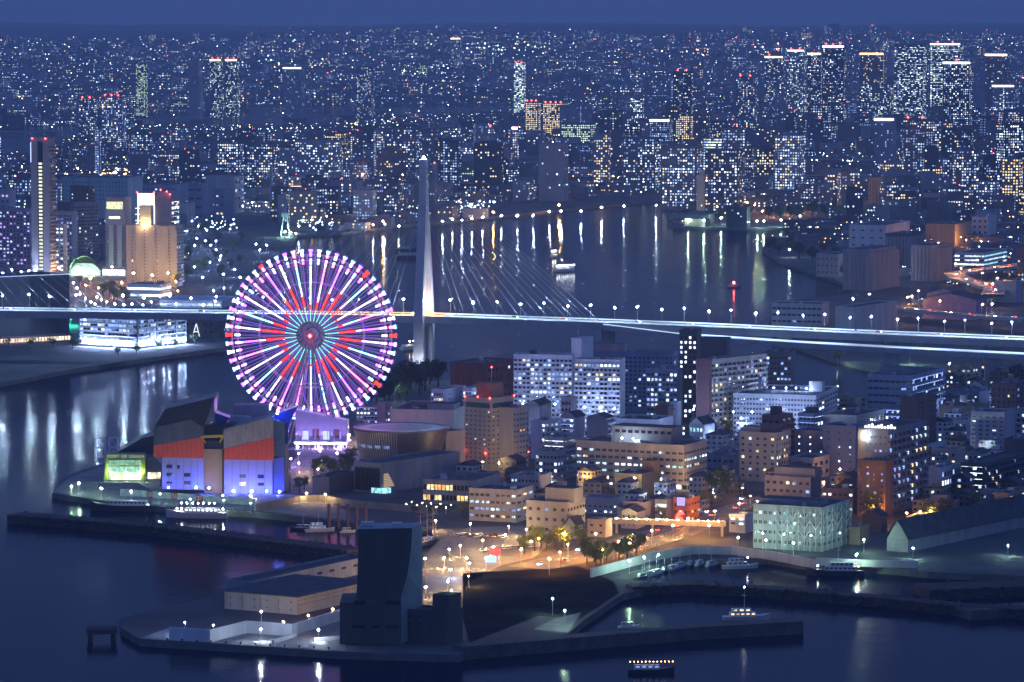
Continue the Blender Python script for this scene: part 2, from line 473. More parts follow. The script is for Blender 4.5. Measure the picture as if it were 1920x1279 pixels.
for lane in (-10.2, 10.2):
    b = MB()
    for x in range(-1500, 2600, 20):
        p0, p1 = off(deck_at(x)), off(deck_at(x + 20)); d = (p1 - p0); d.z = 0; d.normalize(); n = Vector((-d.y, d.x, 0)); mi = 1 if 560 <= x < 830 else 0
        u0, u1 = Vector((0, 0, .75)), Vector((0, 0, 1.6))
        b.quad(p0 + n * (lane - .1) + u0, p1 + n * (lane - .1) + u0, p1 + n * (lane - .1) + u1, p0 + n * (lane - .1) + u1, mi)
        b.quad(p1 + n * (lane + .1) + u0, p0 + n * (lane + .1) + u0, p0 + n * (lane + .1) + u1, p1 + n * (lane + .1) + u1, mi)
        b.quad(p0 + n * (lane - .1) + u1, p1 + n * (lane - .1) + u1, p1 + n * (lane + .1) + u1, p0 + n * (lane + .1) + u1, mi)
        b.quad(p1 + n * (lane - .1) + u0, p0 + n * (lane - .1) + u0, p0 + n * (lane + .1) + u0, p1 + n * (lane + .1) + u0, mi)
    b.build('light_trail_strip', TRAILS, bridge)
PYL = mat('pylon steel', (.62, .56, .55), .6, .12, .08)
def pylon(c, with_light):
    """A-shaped tower: two legs that join above the roadway"""
    c = Vector(c); zt = 150
    dirb = (off(deck_at(900)) - off(deck_at(700))); dirb.z = 0; dirb.normalize(); n = Vector((-dirb.y, dirb.x, 0))
    def section(p, w, d):
        return [p + dirb * sx * w + n * sy * d for sx, sy in ((-1, -1), (1, -1), (1, 1), (-1, 1))]
    for s in (-1, 1):
        b = MB(); prof = [(-2, s * 11.5, 3.8, 2.8), (36, s * 13.5, 3.3, 2.6), (44, s * 13.2, 3.2, 2.5), (118, s * 1.9, 2.7, 1.85), (zt, s * 1.9, 2.1, 1.85)]
        rings = [section(c + n * o_ + Vector((0, 0, z)), w, d) for z, o_, w, d in prof]
        for q0, q1 in zip(rings, rings[1:]):
            b.add(q0 + q1, [(i, (i + 1) % 4, 4 + (i + 1) % 4, 4 + i) for i in range(4)])
        b.add(rings[-1], [(0, 1, 2, 3)])
        b.build('pylon_leg', PYL, bridge)
    b = MB(); q0 = section(c + Vector((0, 0, 33)), 2.2, 13); q1 = section(c + Vector((0, 0, 36.4)), 2.2, 13)
    b.add(q0 + q1, [(i, (i + 1) % 4, 4 + (i + 1) % 4, 4 + i) for i in range(4)] + [(4, 5, 6, 7), (3, 2, 1, 0)])
    b.build('crossbeam', PYL, bridge)
    b = MB(); b.octa(c + Vector((0, 0, zt + 1.2)), .8); b.build('warning_lamp', L_BLUEW, bridge)
    b = MB(); q0 = section(c + Vector((0, 0, -2)), 8, 17); q1 = section(c + Vector((0, 0, 4)), 8, 17)
    b.add(q0 + q1, [(i, (i + 1) % 4, 4 + (i + 1) % 4, 4 + i) for i in range(4)] + [(4, 5, 6, 7)])
    b.build('pier_base', CONC, bridge)
CABLE = mat('stay cable', (.22, .22, .25), .5, .05, .5)
def cables(xp, ends):
    c = off(deck_at(xp)); top = Vector((c.x, c.y, 0))
    dirb = (off(deck_at(900)) - off(deck_at(700))); dirb.z = 0; dirb.normalize(); n = Vector((-dirb.y, dirb.x, 0))
    for i, x in enumerate(ends):
        e = off(deck_at(x))
        for s in (-1, 1):
            b = MB(); b.tube(top + n * s * 1.9 + Vector((0, 0, 146 - (len(ends) - 1 - i) * 3.4)), e + n * s * 9.8, .17, n=4, cap=False)
            b.build('stay_cable', CABLE, bridge)
pc = off(deck_at(795)); pylon((pc.x, pc.y, 0), True)
pc2 = off(deck_at(-150)); pylon((pc2.x, pc2.y, 0), False)
cables(795, [865, 905, 945, 985, 1025, 1060, 1090, 1118])
cables(795, [725, 690, 650, 610, 570, 525, 480, 430])
cables(-150, [-60, -10, 40, 90, 140, 190, 245, 300])
# floodlamps that wash the pylon foot
for s, m in ((3, L_AMBER),):
    b = MB(); b.octa(pc + Vector((s + 3.2, -1, 2.0)), .34); b.build('flood_lamp', m, bridge); b = MB(); b.octa(pc + Vector((-7.5, -9, 2.2)), .3); b.build('flood_lamp', L_WARM, bridge); b = MB(); b.octa(pc + Vector((0, -22, -34)), .3); b.build('flood_lamp', L_WHITE, bridge)
# piers of the approach
for x, w in ((1140, 5), (1290, 5), (1470, 5), (1668, 6), (1862, 6), (2080, 6)):
    p = off(deck_at(x)); b = MB(); b.box(p.x - w, p.x + w, p.y - 3, p.y + 3, -1, p.z - 3.4)
    b.box(p.x - w * .7, p.x + w * .7, p.y - 9.5, p.y + 9.5, p.z - 5.6, p.z - 3.41)
    b.build('pier', BRW, bridge)
# lower ramp alongside
RAMP = [(1130, 607, 37.4), (1290, 627, 31), (1500, 641, 28), (1700, 652, 26.5), (1920, 663, 25), (2400, 684, 24)]
RP = [P(*q) for q in RAMP]
rr = root('viaduct_ramp', 'lower grey viaduct ramp running below and in front of the bridge road', 'ramp', (RP[1].x, RP[1].y, 0))
rp0 = Vector((RP[1].x, RP[1].y, 0))
b = MB(); ribbon(b, [p - rp0 - Vector((0, 12, 0)) for p in RP], 9.5, 3.0); b.build('deck', [ROADL, BRW], rr)
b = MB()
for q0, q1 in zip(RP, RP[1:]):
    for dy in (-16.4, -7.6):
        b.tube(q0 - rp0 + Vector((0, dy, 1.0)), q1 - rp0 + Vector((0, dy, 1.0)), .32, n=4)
b.build('light_trail_strip', TRAILS[0], rr)  # added strips again, imitating traffic streaks on the ramp
for x in (1290, 1665, 1856):
    t = [q for q in zip(RAMP, RAMP[1:]) if q[0][0] <= x <= q[1][0]][0]; k = (x - t[0][0]) / (t[1][0] - t[0][0])
    p = P(x, t[0][1] + k * (t[1][1] - t[0][1]), t[0][2] + k * (t[1][2] - t[0][2])) - rp0 - Vector((0, 12, 0))
    b = MB(); b.box(p.x - 5, p.x + 5, p.y - 2.5, p.y + 2.5, 2, p.z - 3.0); b.build('pier', BRW, rr)
# lamp posts on the bridge
def post(name, label, group, p, h, arm, m, r=.5, cat='street lamp', direction=(0, -1)):
    o = MB(); o.tube((0, 0, 0), (0, 0, h), .16, .10, n=5); o.tube((0, 0, h), (direction[0] * arm, direction[1] * arm, h + .3), .09, n=4)
    o = o.build(name, STEEL, None, p); tag(o, label, cat, group)
    b = MB(); b.octa((direction[0] * arm, direction[1] * arm, h), r, sz=.6); b.build('lamp_head', m, o)
    return o
_lampmesh = {}
def lamp(p, h=7.0, m=None, r=.55, label='', group=None, arm=0.9):
    """a street lamp; alike lamps share their meshes"""
    r *= .66
    key = (round(h, 1), m.name, round(r, 2), arm)
    if key not in _lampmesh:
        b = MB(); b.tube((0, 0, 0), (0, 0, h), .15, .09, n=5)
        if arm: b.tube((0, 0, h), (arm, 0, h + .25), .08, n=4)
        q = MB(); q.octa((arm, 0, h), r, sz=.7)
        _lampmesh[key] = (b.mesh('lamp_post', STEEL), q.mesh('lamp_head', m))
    a, c = _lampmesh[key]
    o = put('street_lamp', a, None, p); tag(o, label, 'street lamp', group)
    put('lamp_head', c, o)
    return o
for i, x in enumerate(list(range(-80, 2000, 44))):
    p = deck_at(x); s = 1 if i % 2 else -1
    q = p + Vector((0, s * 9.6, 0))
    lamp(q, 11, L_DECK, .5, 'tall slim lamp post on the cable-stayed bridge', 'lamp posts along the bridge', arm=0.0)

# ================================================================ ferris wheel
WC = P(585, 836, GZ)
wheel = root('ferris_wheel', 'giant ferris wheel lit in violet, red and white beside the aquarium', 'ferris wheel', WC, rad(-4))
RW = 49.0; ZC = Zat(628, WC.y) - GZ
LED = {k: glow('led ' + k, c, s, sampled=True) for k, c, s in (
    ('cyan', (.20, .88, .76), 1.7), ('white', (.62, .46, 1.0), 7.0), ('red', (1.0, .016, .008), 8.0), ('pink', (1.0, .13, .68), 7.5),
    ('violet', (.36, .07, 1.0), 10.0), ('ice', (.22, .55, 1.0), 7.0))}
LED['spokeglow'] = glow('led dim violet', (.30, .10, 1.0), 1.1, sampled=True)  # glow standing in for LED light that falls on plain spokes
LK = list(LED); LM = [LED[k] for k in LK]
STRUT = mat('wheel steel', (.55, .5, .62), .5, .08, .5)
def on(a, r, y=0.0): return Vector((r * math.sin(a), y, ZC + r * math.cos(a)))
for y in (-2.6, 2.6):
    for rr_ in (RW * .875, RW * .62, RW * .945):
        b = MB(); n = 72
        for k in range(n):
            b.tube(on(2 * math.pi * k / n, rr_, y), on(2 * math.pi * (k + 1) / n, rr_, y), .24, n=4, cap=False)
        b.build('rim', STRUT, wheel)
SPOKES = []
for k in range(60):
    a = 2 * math.pi * (k + .5) / 60; b = MB()
    for y0, y1 in ((-5.5, -2.6), (5.5, 2.6)):
        b.tube(on(a, 4.5, y0), on(a, RW * .945, y1), .17, n=4, cap=False)
    b.tube(on(a, RW * .875, -2.6), on(a, RW * .945, 2.6), .15, n=4, cap=False)
    SPOKES.append(b.build('spoke', STRUT, wheel))
def dash(b, a, r0, r1, w, y, mi, w1=None):
    w1 = w if w1 is None else w1
    u = Vector((math.sin(a), 0, math.cos(a))); t = Vector((math.cos(a), 0, -math.sin(a)))
    pts = []
    for yy in (y - .12, y + .12):
        c0, c1 = on(a, r0, yy), on(a, r1, yy)
        pts += [c0 - t * w, c0 + t * w, c1 + t * w1, c1 - t * w1]
    b.add(pts, [(0, 1, 2, 3)[::-1], (4, 5, 6, 7), (0, 4, 5, 1), (1, 5, 6, 2), (2, 6, 7, 3), (3, 7, 4, 0)], mi)
for k in range(60):
    a = 2 * math.pi * k / 60; b = MB()
    deg = math.degrees(a)
    if k % 2 == 0:
        ph = ((90 - deg) - 57) / 60.0; tri = 1 - 2 * abs(ph - round(ph))       # six red petals
        r0 = .17; red0 = .30 - .02 * math.cos(deg); red1 = .36 + .26 * max(0, tri) ** 1.6
        r = r0 * RW
        while r < .885 * RW:
            q = r / RW; L = 1.15 if q > .55 else 1.5
            if q < red0: c = 'cyan'
            elif q < red1: c = 'red'
            elif q < .60: c = 'white' if (k // 2) % 3 else 'ice'
            elif q < .80: c = ['white', 'pink', 'violet', 'white', 'ice'][(k // 2) % 5]
            else: c = ['violet', 'white', 'pink'][(k // 2) % 3]
            wd = .17 + .38 * q
            dash(b, a, r, r + L, wd, -2.9 - 2.4 * (1 - q), LK.index(c))
            r += L + (.32 if q > .5 else .12)
    else: dash(b, a, RW * .2, RW * .82, .17, -4.0, LK.index('spokeglow'))  # added glowing line along each in-between spoke
    c1 = ['white', 'ice', 'violet', 'pink', 'violet'][k % 5]
    dash(b, a, RW * .835, RW * .865, .62, -3.0, LK.index(c1)); dash(b, a, RW * .872, RW * .90, .62, -3.0, LK.index(['ice', 'white', 'pink'][k % 3]))
    b.build('light_strip', LM, SPOKES[k])
    cb = MB(); red = k in (7, 15, 21, 45, 54)
    dash(cb, a, RW * .925, RW * .975, .75, -3.1, LK.index('red') if red and k % 2 else LK.index(['violet', 'white', 'pink', 'white'][k % 4]))
    dash(cb, a, RW * .98, RW * 1.008, .8, -3.1, LK.index('red' if red else ['violet', 'white', 'ice'][k % 3]), 1.25)
    cab = MB(); c = on(a, RW * 1.0, 0)
    cab.lathe([(.5, -1.6), (1.25, -1.3), (1.3, .3), (.9, 1.2), (.2, 1.5)], n=8)
    cabo = cab.build('cabin', mat('cabin shell', (.25, .25, .5), .3, .1, .5), wheel, c); cb.build('cabin_light', LM, cabo, -c)
b = MB()
for y in (-6, 6): b.tube(on(0, 0, y - 1.2), on(0, 0, y + 1.2), 3.6, n=20)
b.tube(on(0, 0, -8), on(0, 0, 8), 1.5, n=12); b.build('hub', STRUT, wheel)
b = MB(); b.octa(on(0, 0, -8.6), 1.1); b.build('hub_lamp', L_RED, wheel)
for sy in (-1, 1):
    for sx in (-1, 1):
        b = MB(); foot = Vector((sx * 19.5, sy * 12, 0)); top = on(0, 0, sy * 7)
        f2 = Vector((sx * 14.5, sy * 12, 0)); t2 = top + Vector((-sx * .4, 0, -2.5))
        b.tube(foot, top, .85, .6, n=6); b.tube(f2, t2, .55, .45, n=6)
        for i in range(1, 9):
            q = i / 9.0; b.tube(foot.lerp(top, q), f2.lerp(t2, q - .05), .22, n=4)
        b.build('support_leg', STRUT, wheel)
    for h_ in (.28, .55, .8):
        b = MB(); l = Vector((-19.5, sy * 12, 0)).lerp(on(0, 0, sy * 7), h_); r_ = Vector((19.5, sy * 12, 0)).lerp(on(0, 0, sy * 7), h_)
        b.tube(l, r_, .4, n=6)
        if h_ < .6:
            m_ = (l + r_) / 2 - Vector((0, 0, ZC * h_ * .6)); b.tube(l, m_, .25, n=4); b.tube(r_, m_, .25, n=4)
        b.build('crossbeam', STRUT, wheel)
# boarding hall under the wheel
hall = root('boarding_hall', 'white boarding hall washed in violet light under the ferris wheel', 'building', WC + Vector((1, -13, 0)), rad(-4))
HW = mat('white panel', (.7, .68, .75), .6, .1, .3)
b = MB(); b.slab([(-10, 4.2), (20, 4.2), (20, 16), (-10, 22)], 10, 0); b.build('wall', HW, hall)
b = MB(); b.box(-11, 21, -3, 11, 3.3, 4.1); b.build('platform', HW, hall)
for i in range(9): b = MB(); b.tube((-9 + i * 3.6, -2.4, 0), (-9 + i * 3.6, -2.4, 11 + (i % 3)), .2, n=5); b.build('column', WSTEEL, hall)
for i, x in enumerate((-6, 0, 6, 12)):
    b = MB(); b.box(x, x + 3.6, -.25, -.05, 5 + (i % 2), 10 + (i % 2)); b.build('banner', mat('banner brown', (.25, .16, .12)) if i % 2 else glow('lit panel', (.45, .5, 1.0), 1.6), hall)
b = MB(); b.box(-10, 20, -2.9, -2.4, 2.5, 3.25); b.build('light_band', glow('ticket light', (.95, .92, 1.0), 5.0, sampled=True), hall)
L_VIO = glow('violet flood', (.42, .22, 1.0), 900, sampled=True)
for x in (-8, 4, 16): b = MB(); b.octa((x, -5.5, 1.2), .6); b.build('flood_lamp', L_VIO, hall)
# ================================================================ buildings of the peninsula
_wmesh = {}
def window_mesh(w, h, m, name):
    key = (round(w, 2), round(h, 2), m.name)
    if key not in _wmesh:
        b = MB(); t = min(.18, w * .08)
        b.box(-w / 2, w / 2, -.10, 0, -h / 2, -h / 2 + t); b.box(-w / 2, w / 2, -.10, 0, h / 2 - t, h / 2)
        b.box(-w / 2, -w / 2 + t, -.10, 0, -h / 2 + t, h / 2 - t); b.box(w / 2 - t, w / 2, -.10, 0, -h / 2 + t, h / 2 - t)
        b.box(-t / 2, t / 2, -.08, 0, -h / 2 + t, h / 2 - t)
        b.quad((-w / 2, -.04, -h / 2), (w / 2, -.04, -h / 2), (w / 2, -.04, h / 2), (-w / 2, -.04, h / 2), 1)
        _wmesh[key] = b.mesh(name, [FRAME, m])
    return _wmesh[key]
def F(kind='win', cols=8, lit=.3, fw=.6, fh=.45, pal='cool', ind=False, z0=.06, z1=.96, skip=0):
    return dict(kind=kind, cols=cols, lit=lit, fw=fw, fh=fh, pal=pal, ind=ind, z0=z0, z1=z1, skip=skip)
NONE = None
_balm = {}
def facade(r, fp, rot, w, h, floors, spec, wall):
    """windows, balconies or galleries on one face; fp(s, z, out) gives a local point"""
    if spec is None: return
    k = spec['kind']; cols = spec['cols']
    zb, zt = h * spec['z0'], h * spec['z1']; fh = (zt - zb) / floors; cw = w / cols
    litb, darkb = MB(), MB(); used = []
    pal = PAL[spec['pal']]
    def q(bb, s0, s1, z0, z1, o, mi=0): bb.quad(fp(s0, z0, o), fp(s1, z0, o), fp(s1, z1, o), fp(s0, z1, o), mi)
    rnd = random.Random(int(w * 100 + h * 7) + floors)
    for i in range(floors):
        if i < spec['skip']: continue
        floor_lit = spec['lit'] * rnd.choice((.4, .8, 1, 1.3, 1.8))
        run = None
        for j in range(cols):
            zc = zb + (i + .5) * fh; sc = (j + .5) * cw
            on_ = rnd.random() < floor_lit
            if k in ('bal', 'cor'): zc += fh * .06
            ww, wh = cw * spec['fw'], fh * spec['fh']
            if on_ and run is not None and rnd.random() < .5: m = run
            else: m = rnd.choice(pal)
            run = m if on_ else None
            if spec['ind']:
                me = window_mesh(ww, wh, m if on_ else GLASS, 'window')
                put('window', me, r, fp(sc, zc, 0.02), rot)
            elif on_:
                if m not in used: used.append(m)
                q(litb, sc - ww / 2, sc + ww / 2, zc - wh / 2, zc + wh / 2, .08, used.index(m))
            else: q(darkb, sc - ww / 2, sc + ww / 2, zc - wh / 2, zc + wh / 2, .06)
        if k == 'bal':
            key = (round(w, 1), round(fh, 2), cols, wall.name)
            if key not in _balm:
                b = MB(); b.box(.15, w - .15, -1.25, -.02, -.12, .06, 0); b.box(.15, w - .15, -1.3, -1.18, .06, 1.05, 0)
                for j in range(cols + 1):
                    s = min(max(j * cw, .2), w - .35); b.box(s, s + .15, -1.17, -.02, .07, fh * .8, 0)
                _balm[key] = b.mesh('balcony', wall)
            put('balcony', _balm[key], r, fp(0, zb + i * fh, 0), rot)
        if k == 'cor':
            key = ('c', round(w, 1), round(fh, 2), wall.name, spec['pal'])
            if key not in _balm:
                b = MB(); b.box(.1, w - .1, -1.5, -.02, -.15, .0, 0); b.box(.1, w - .1, -1.55, -1.42, 0, 1.0, 0)
                _balm[key] = b.mesh('gallery', wall)
            put('gallery', _balm[key], r, fp(0, zb + i * fh, 0), rot)
            if pal: 
                m = pal[i % len(pal)]
                if m not in used: used.append(m)
                q(litb, .5, w - .5, zb + i * fh + fh * .78, zb + i * fh + fh * .86, .1, used.index(m))
    litb.build('lit_windows', used or [GLASS], r, kind='stuff')
    darkb.build('dark_windows', [GLASS], r, kind='stuff')
ALLB = []
def building(name, label, xl, xc, xr, yb, yt, theta, wall, floors=5, front=NONE, side=NONE, roof=None, huts=(), depth=None, width=None, base=GZ, clutter=3, parapet=.9, group=None, cat='building', gable=0.0, ac=None, zt=None):
    th = rad(theta); c = P(xc, yb, base)
    xa = (math.cos(th), -math.sin(th)); ya = (math.sin(th), math.cos(th))
    if theta >= 0:
        w = width or abs(solve(c, xa, xl)); d = depth or abs(solve(c, ya, xr))
    else:
        w = width or abs(solve(c, xa, xr)); d = depth or abs(solve(c, ya, xl))
    h = (Zat(yt, c.y) if zt is None else zt) - base
    r = root(name, label, cat, c, -th, group)
    x0, x1 = (-w, 0) if theta >= 0 else (0, w)
    b = MB()
    b.box(x0, x1, 0, d, 0, h, 0, 1)
    b.build('wall', [wall, roof or ROOF], r)
    if gable:
        g = MB(); e = .6; xm = (x0 + x1) / 2
        g.quad((x0 - e, -e, h), (x0 - e, d + e, h), (xm, d + e, h + gable), (xm, -e, h + gable))
        g.quad((xm, -e, h + gable), (xm, d + e, h + gable), (x1 + e, d + e, h), (x1 + e, -e, h))
        g.quad((x0 - e, -e, h - .25), (x1 + e, -e, h - .25), (x1 + e, d + e, h - .25), (x0 - e, d + e, h - .25))
        g.build('roof', roof or ROOF, r)
        g = MB(); g.tri((x0, -.01, h), (x1, -.01, h), (xm, -.01, h + gable - .2)); g.build('gable_wall', wall, r); g = MB(); g.tri((x1, d, h), (x0, d, h), (xm, d, h + gable - .2)); g.build('gable_wall', wall, r)
    elif parapet:
        b = MB(); t = .35; e = .12
        b.box(x0 - e, x1 + e, -e, t, h - .3, h + parapet); b.box(x0 - e, x1 + e, d - t, d + e, h - .3, h + parapet)
        b.box(x0 - e, x0 + t, t, d - t, h - .3, h + parapet); b.box(x1 - t, x1 + e, t, d - t, h - .3, h + parapet)
        b.build('parapet', wall, r)
    for (fx, fy, hw, hd, hh, *mm) in huts:               # stair heads, lift rooms, tanks: fractions of the roof
        b = MB(); px, py = x0 + fx * w, fy * d
        b.box(px - hw / 2, px + hw / 2, py - hd / 2, py + hd / 2, h + .01, h + hh, 0, 1)
        b.build('rooftop_room', [mm[0] if mm else wall, ROOF], r)
    rnd = random.Random(int(xl * 13 + yt))
    if not gable:
        for i in range(clutter):
            px = x0 + w * rnd.uniform(.12, .88); py = d * rnd.uniform(.15, .85); s = rnd.uniform(.7, 1.6)
            b = MB(); b.box(px - s, px + s, py - s * .7, py + s * .7, h + .25, h + .25 + rnd.uniform(.9, 2.0)); b.box(px - s * .8, px - s * .6, py - .3, py + .3, h, h + .24); b.box(px + s * .6, px + s * .8, py - .3, py + .3, h, h + .24)
            b.build('rooftop_unit', STEEL if i % 2 else W_GREY, r)
    if theta >= 0:
        facade(r, lambda s, z, o: (-w + s, -o, z), 0.0, w, h, floors, front, wall)
        facade(r, lambda s, z, o: (o, s, z), math.pi / 2, d, h, floors, side, wall)
    else:
        facade(r, lambda s, z, o: (s, -o, z), 0.0, w, h, floors, front, wall)
        facade(r, lambda s, z, o: (-o, d - s, z), -math.pi / 2, d, h, floors, side, wall)
    ALLB.append((r, w, d, h, theta))
    return r, w, d, h
def rlamp(r, p, m=L_RED, rr=.5, name='warning_lamp'):
    b = MB(); b.octa(p, rr); b.build(name, m, r)
B = building
# --- slabs of flats beside the bridge
r, w, d, h = B('apartment_block', 'white slab of flats with many lit balconies below the bridge, left half', 963, 1073, 1078, 800, 668, 10, W_WHITE, 14, F('bal', 14, .42, .6, .5, 'cool'), NONE, depth=14, huts=((.3, .5, 4, 4, 3.2, W_DARK),), clutter=2)
r, w, d, h = B('apartment_block', 'white slab of flats with dark brown end wall, right half of the pair', 1077, 1163, 1192, 812, 677, 12, W_WHITE, 14, F('bal', 11, .42, .6, .5, 'cool'), NONE, depth=16, clutter=2)
r, w, d, h = B('lift_tower', 'pale windowless lift tower rising between the white slabs of flats', 1071, 1090, 1112, 800, 637, 30, W_WHITE, 6, NONE, NONE, clutter=0)
b = MB(); b.tube((-4, 3, h), (-4, 3, h + 9), .14, n=4); b.build('mast', STEEL, r)
B('apartment_block', 'dark blue grey flats behind the white slabs, mauve rooftop block on top', 1112, 1262, 1275, 772, 664, 14, W_BLUE, 12, F('win', 18, .22, .5, .45, 'blue'), F('win', 4, .3, .5, .5, 'blue'), huts=((.15, .4, 24, 9, 5.5, W_PINK),), depth=14)
B('apartment_block', 'dim flats with a few lit windows between the white slab and the black tower', 1212, 1270, 1282, 800, 695, 16, W_BLUE, 10, F('bal', 8, .38, .6, .5, 'blue'), NONE, depth=13)
B('apartment_tower', 'almost black narrow tower of flats with bright paired windows', 1273, 1306, 1312, 795, 622, 14, W_DARK, 17, F('win', 4, .42, .45, .5, 'strong'), NONE, depth=14, clutter=1)
B('apartment_block', 'beige slab of flats with maroon end wall and stepped top', 1304, 1330, 1437, 812, 677, -50, W_BEIGE, 13, F('bal', 13, .28, .55, .5, 'mix'), NONE, depth=10, width=None)
B('end_wall_block', 'tall maroon end wall of the beige flats', 1306, 1329, 1333, 815, 676, 14, mat('maroon tile', (.2, .1, .1), .8, .15, .2), 12, NONE, NONE, depth=9, clutter=0)
B('apartment_block', 'dark blue block of flats with blue and white windows, right of the beige slab', 1436, 1483, 1492, 792, 662, 14, W_DARK, 12, F('win', 7, .3, .65, .42, 'blue'), NONE, depth=12)
B('rooftop_tower', 'black lift tower standing on the beige slab of flats', 1312, 1362, 1368, 800, 637, 14, W_DARK, 6, NONE, NONE, depth=12, clutter=0)
B('warehouse', 'dark red brick warehouse at the water left of the white slabs', 899, 905, 966, 760, 684, -60, W_RED, 4, F('win', 8, .06, .4, .3, 'cool'), NONE, depth=24)
# --- behind and beside the hotel
r, w, d, h = B('apartment_block', 'white block of flats with blank side wall behind the hotel', 809, 832, 870, 815, 733, 25, W_WHITE, 8, F('bal', 5, .35, .6, .5, 'cool'), F('win', 2, .0, .2, .2), roof=ROOF, depth=30)
B('apartment_block', 'white flats with blue lit gallery just behind the hotel tower', 868, 884, 905, 812, 730, 25, W_WHITE, 8, F('cor', 3, .3, .5, .5, 'blue'), F('win', 8, .45, .5, .5, 'blue'), clutter=1)
r, w, d, h = B('hotel', 'beige hotel tower with red warning lamps and few yellow windows', 871, 921, 963, 884, 750, 38, W_BEIGE, 12, F('win', 6, .07, .38, .36, 'warm', ind=True, z0=.08, z1=.86), F('win', 5, .07, .4, .36, 'warm', ind=True, z0=.08, z1=.86), huts=((.62, .4, 11, 10, 9, mat('rust tile', (.3, .17, .13))),), clutter=2)
for x, y, z in ((-.5, -.5, h + 1), (-w + .5, -.5, h + 1), (-w * .5, 0, h + 1.2), (.4, d, h + 1), (-w * .2, -.6, h * .25), (-w, -.6, h * .26), (-6, 8, h + 17)): rlamp(r, (x, y, z), rr=.55)
b = MB(); b.tube((-6, 8, h + 9), (-6, 8, h + 17), .2, n=4); b.build('mast', STEEL, r)
b = MB(); b.quad((-w + 1, -.15, h * .88), (-1, -.15, h * .88), (-1, -.15, h * .95), (-w + 1, -.15, h * .95)); b.quad((.15, 1, h * .88), (.15, d - 1, h * .88), (.15, d - 1, h * .95), (.15, 1, h * .95)); b.build('restaurant_glazing', mat('green glass', (.06, .12, .12), .15, .2, 1, spec=.6), r)
r, w, d, h = B('hotel_wing', 'lower beige wing joined to the right of the hotel tower', 955, 962, 991, 884, 768, -55, W_BEIGE, 10, F('win', 5, .04, .45, .4, 'warm', ind=True), NONE, depth=12, clutter=1)
rlamp(r, (w, 0, h * .28))
B('exhibition_hall', 'long low beige hall with dark flat roof behind the museum drum', 732, 850, 862, 826, 772, 12, W_BEIGE, 2, NONE, NONE, depth=55, huts=((.75, .3, 16, 16, 3.5, W_GREY), (.3, .4, 10, 10, 2, W_DARK)), clutter=3)
B('parking_block', 'small office with rows of blue lights and salmon stair tower behind the wheel', 668, 708, 712, 806, 762, 10, W_GREY, 5, F('cor', 6, .5, .5, .4, 'blue'), NONE, depth=14)
B('stair_tower', 'salmon stair tower beside the small blue lit office', 708, 722, 736, 808, 758, 30, W_PINK, 4, NONE, F('win', 3, .6, .4, .3, 'blue'), clutter=0)
# --- the big office and what stands round it
r, w, d, h = B('office_block', 'wide beige office with ribbon rows of bright windows and chamfered corner', 1080, 1282, 1325, 922, 838, 25, W_BEIGE, 6, F('win', 17, .38, .72, .42, 'office', ind=True, z0=.02, z1=.92), F('win', 9, .42, .7, .42, 'office', ind=True, z0=.02, z1=.92), clutter=5)
b = MB(); b.box(-w * .74, -w * .18, d * .3, d * .8, h, h + 8.5, 0, 1); b.build('penthouse', [W_GREY, ROOF], r)
b = MB()
for i in range(9): s = -w * .70 + i * w * .06; b.box(s, s + w * .04, d * .3 - .08, d * .3, h + 5, h + 6.6)
b.build('penthouse_windows', GLASS, r, kind='stuff')
for x in (-w * .60, -w * .49): rlamp(r, (x, d * .12, h + 2.6), L_WHITE, .14, 'roof_lamp')
B('house_block', 'dark block with tiled pitched roof in front of the beige office', 1153, 1203, 1248, 930, 892, 24, W_DARK, 3, NONE, NONE, huts=((.8, .6, 7, 8, 6, W_BROWN),), clutter=2)
B('office_wing', 'small grey office wing with four lit windows left of the big office', 1004, 1045, 1062, 905, 850, 25, W_PALE, 4, F('win', 6, .4, .6, .4, 'strong'), F('win', 3, .3, .5, .4, 'cool'), clutter=3)
B('apartment_block', 'slim white flats washed in blue light left of the big office', 1006, 1014, 1047, 862, 792, -45, W_WHITE, 7, F('bal', 4, .5, .6, .5, 'blue'), NONE, depth=8)
B('apartment_block', 'pale flats with dark balconies at the left end of the big office', 1020, 1058, 1083, 900, 823, 26, W_PALE, 7, F('cor', 4, .3, .5, .4, 'cool'), F('bal', 6, .2, .6, .5, 'cool'))
B('apartment_block', 'pale blue flats with gabled top and a lit stairwell', 1052, 1078, 1097, 858, 782, 28, W_WHITE, 7, F('cor', 2, .5, .4, .4, 'blue'), NONE, gable=3, clutter=0)
B('apartment_block', 'pale grey flats beside the lit stairwell, dark balconies on the corner', 1100, 1136, 1140, 860, 784, 22, W_PALE, 7, NONE, F('bal', 3, .1, .5, .5, 'blue'), depth=12, gable=2.5)
B('apartment_block', 'small striped flats with maroon balconies before the white slabs', 1052, 1072, 1078, 830, 748, 20, W_PINK, 6, F('bal', 3, .2, .5, .4, 'warm'), NONE, depth=9, clutter=1)
B('house_block', 'dark low house with curved roof before the left white slab', 985, 1012, 1020, 828, 760, 20, W_GREY, 4, NONE, NONE, depth=20, gable=3)
B('office_block', 'low white building with lit top floor behind the office penthouse', 1150, 1232, 1262, 850, 790, 22, W_WHITE, 3, F('win', 9, .3, .5, .35, 'strong'), NONE, clutter=4)
B('water_tower_block', 'brown square block with a white roof pole behind the office', 1229, 1252, 1257, 840, 764, 22, W_BROWN, 4, NONE, NONE, depth=9, clutter=0)
B('apartment_block', 'slim white house with a dark doorway right of the brown block', 1256, 1268, 1272, 836, 757, 22, W_WHITE, 5, F('win', 1, .0, .3, .3), NONE, depth=8, clutter=0)
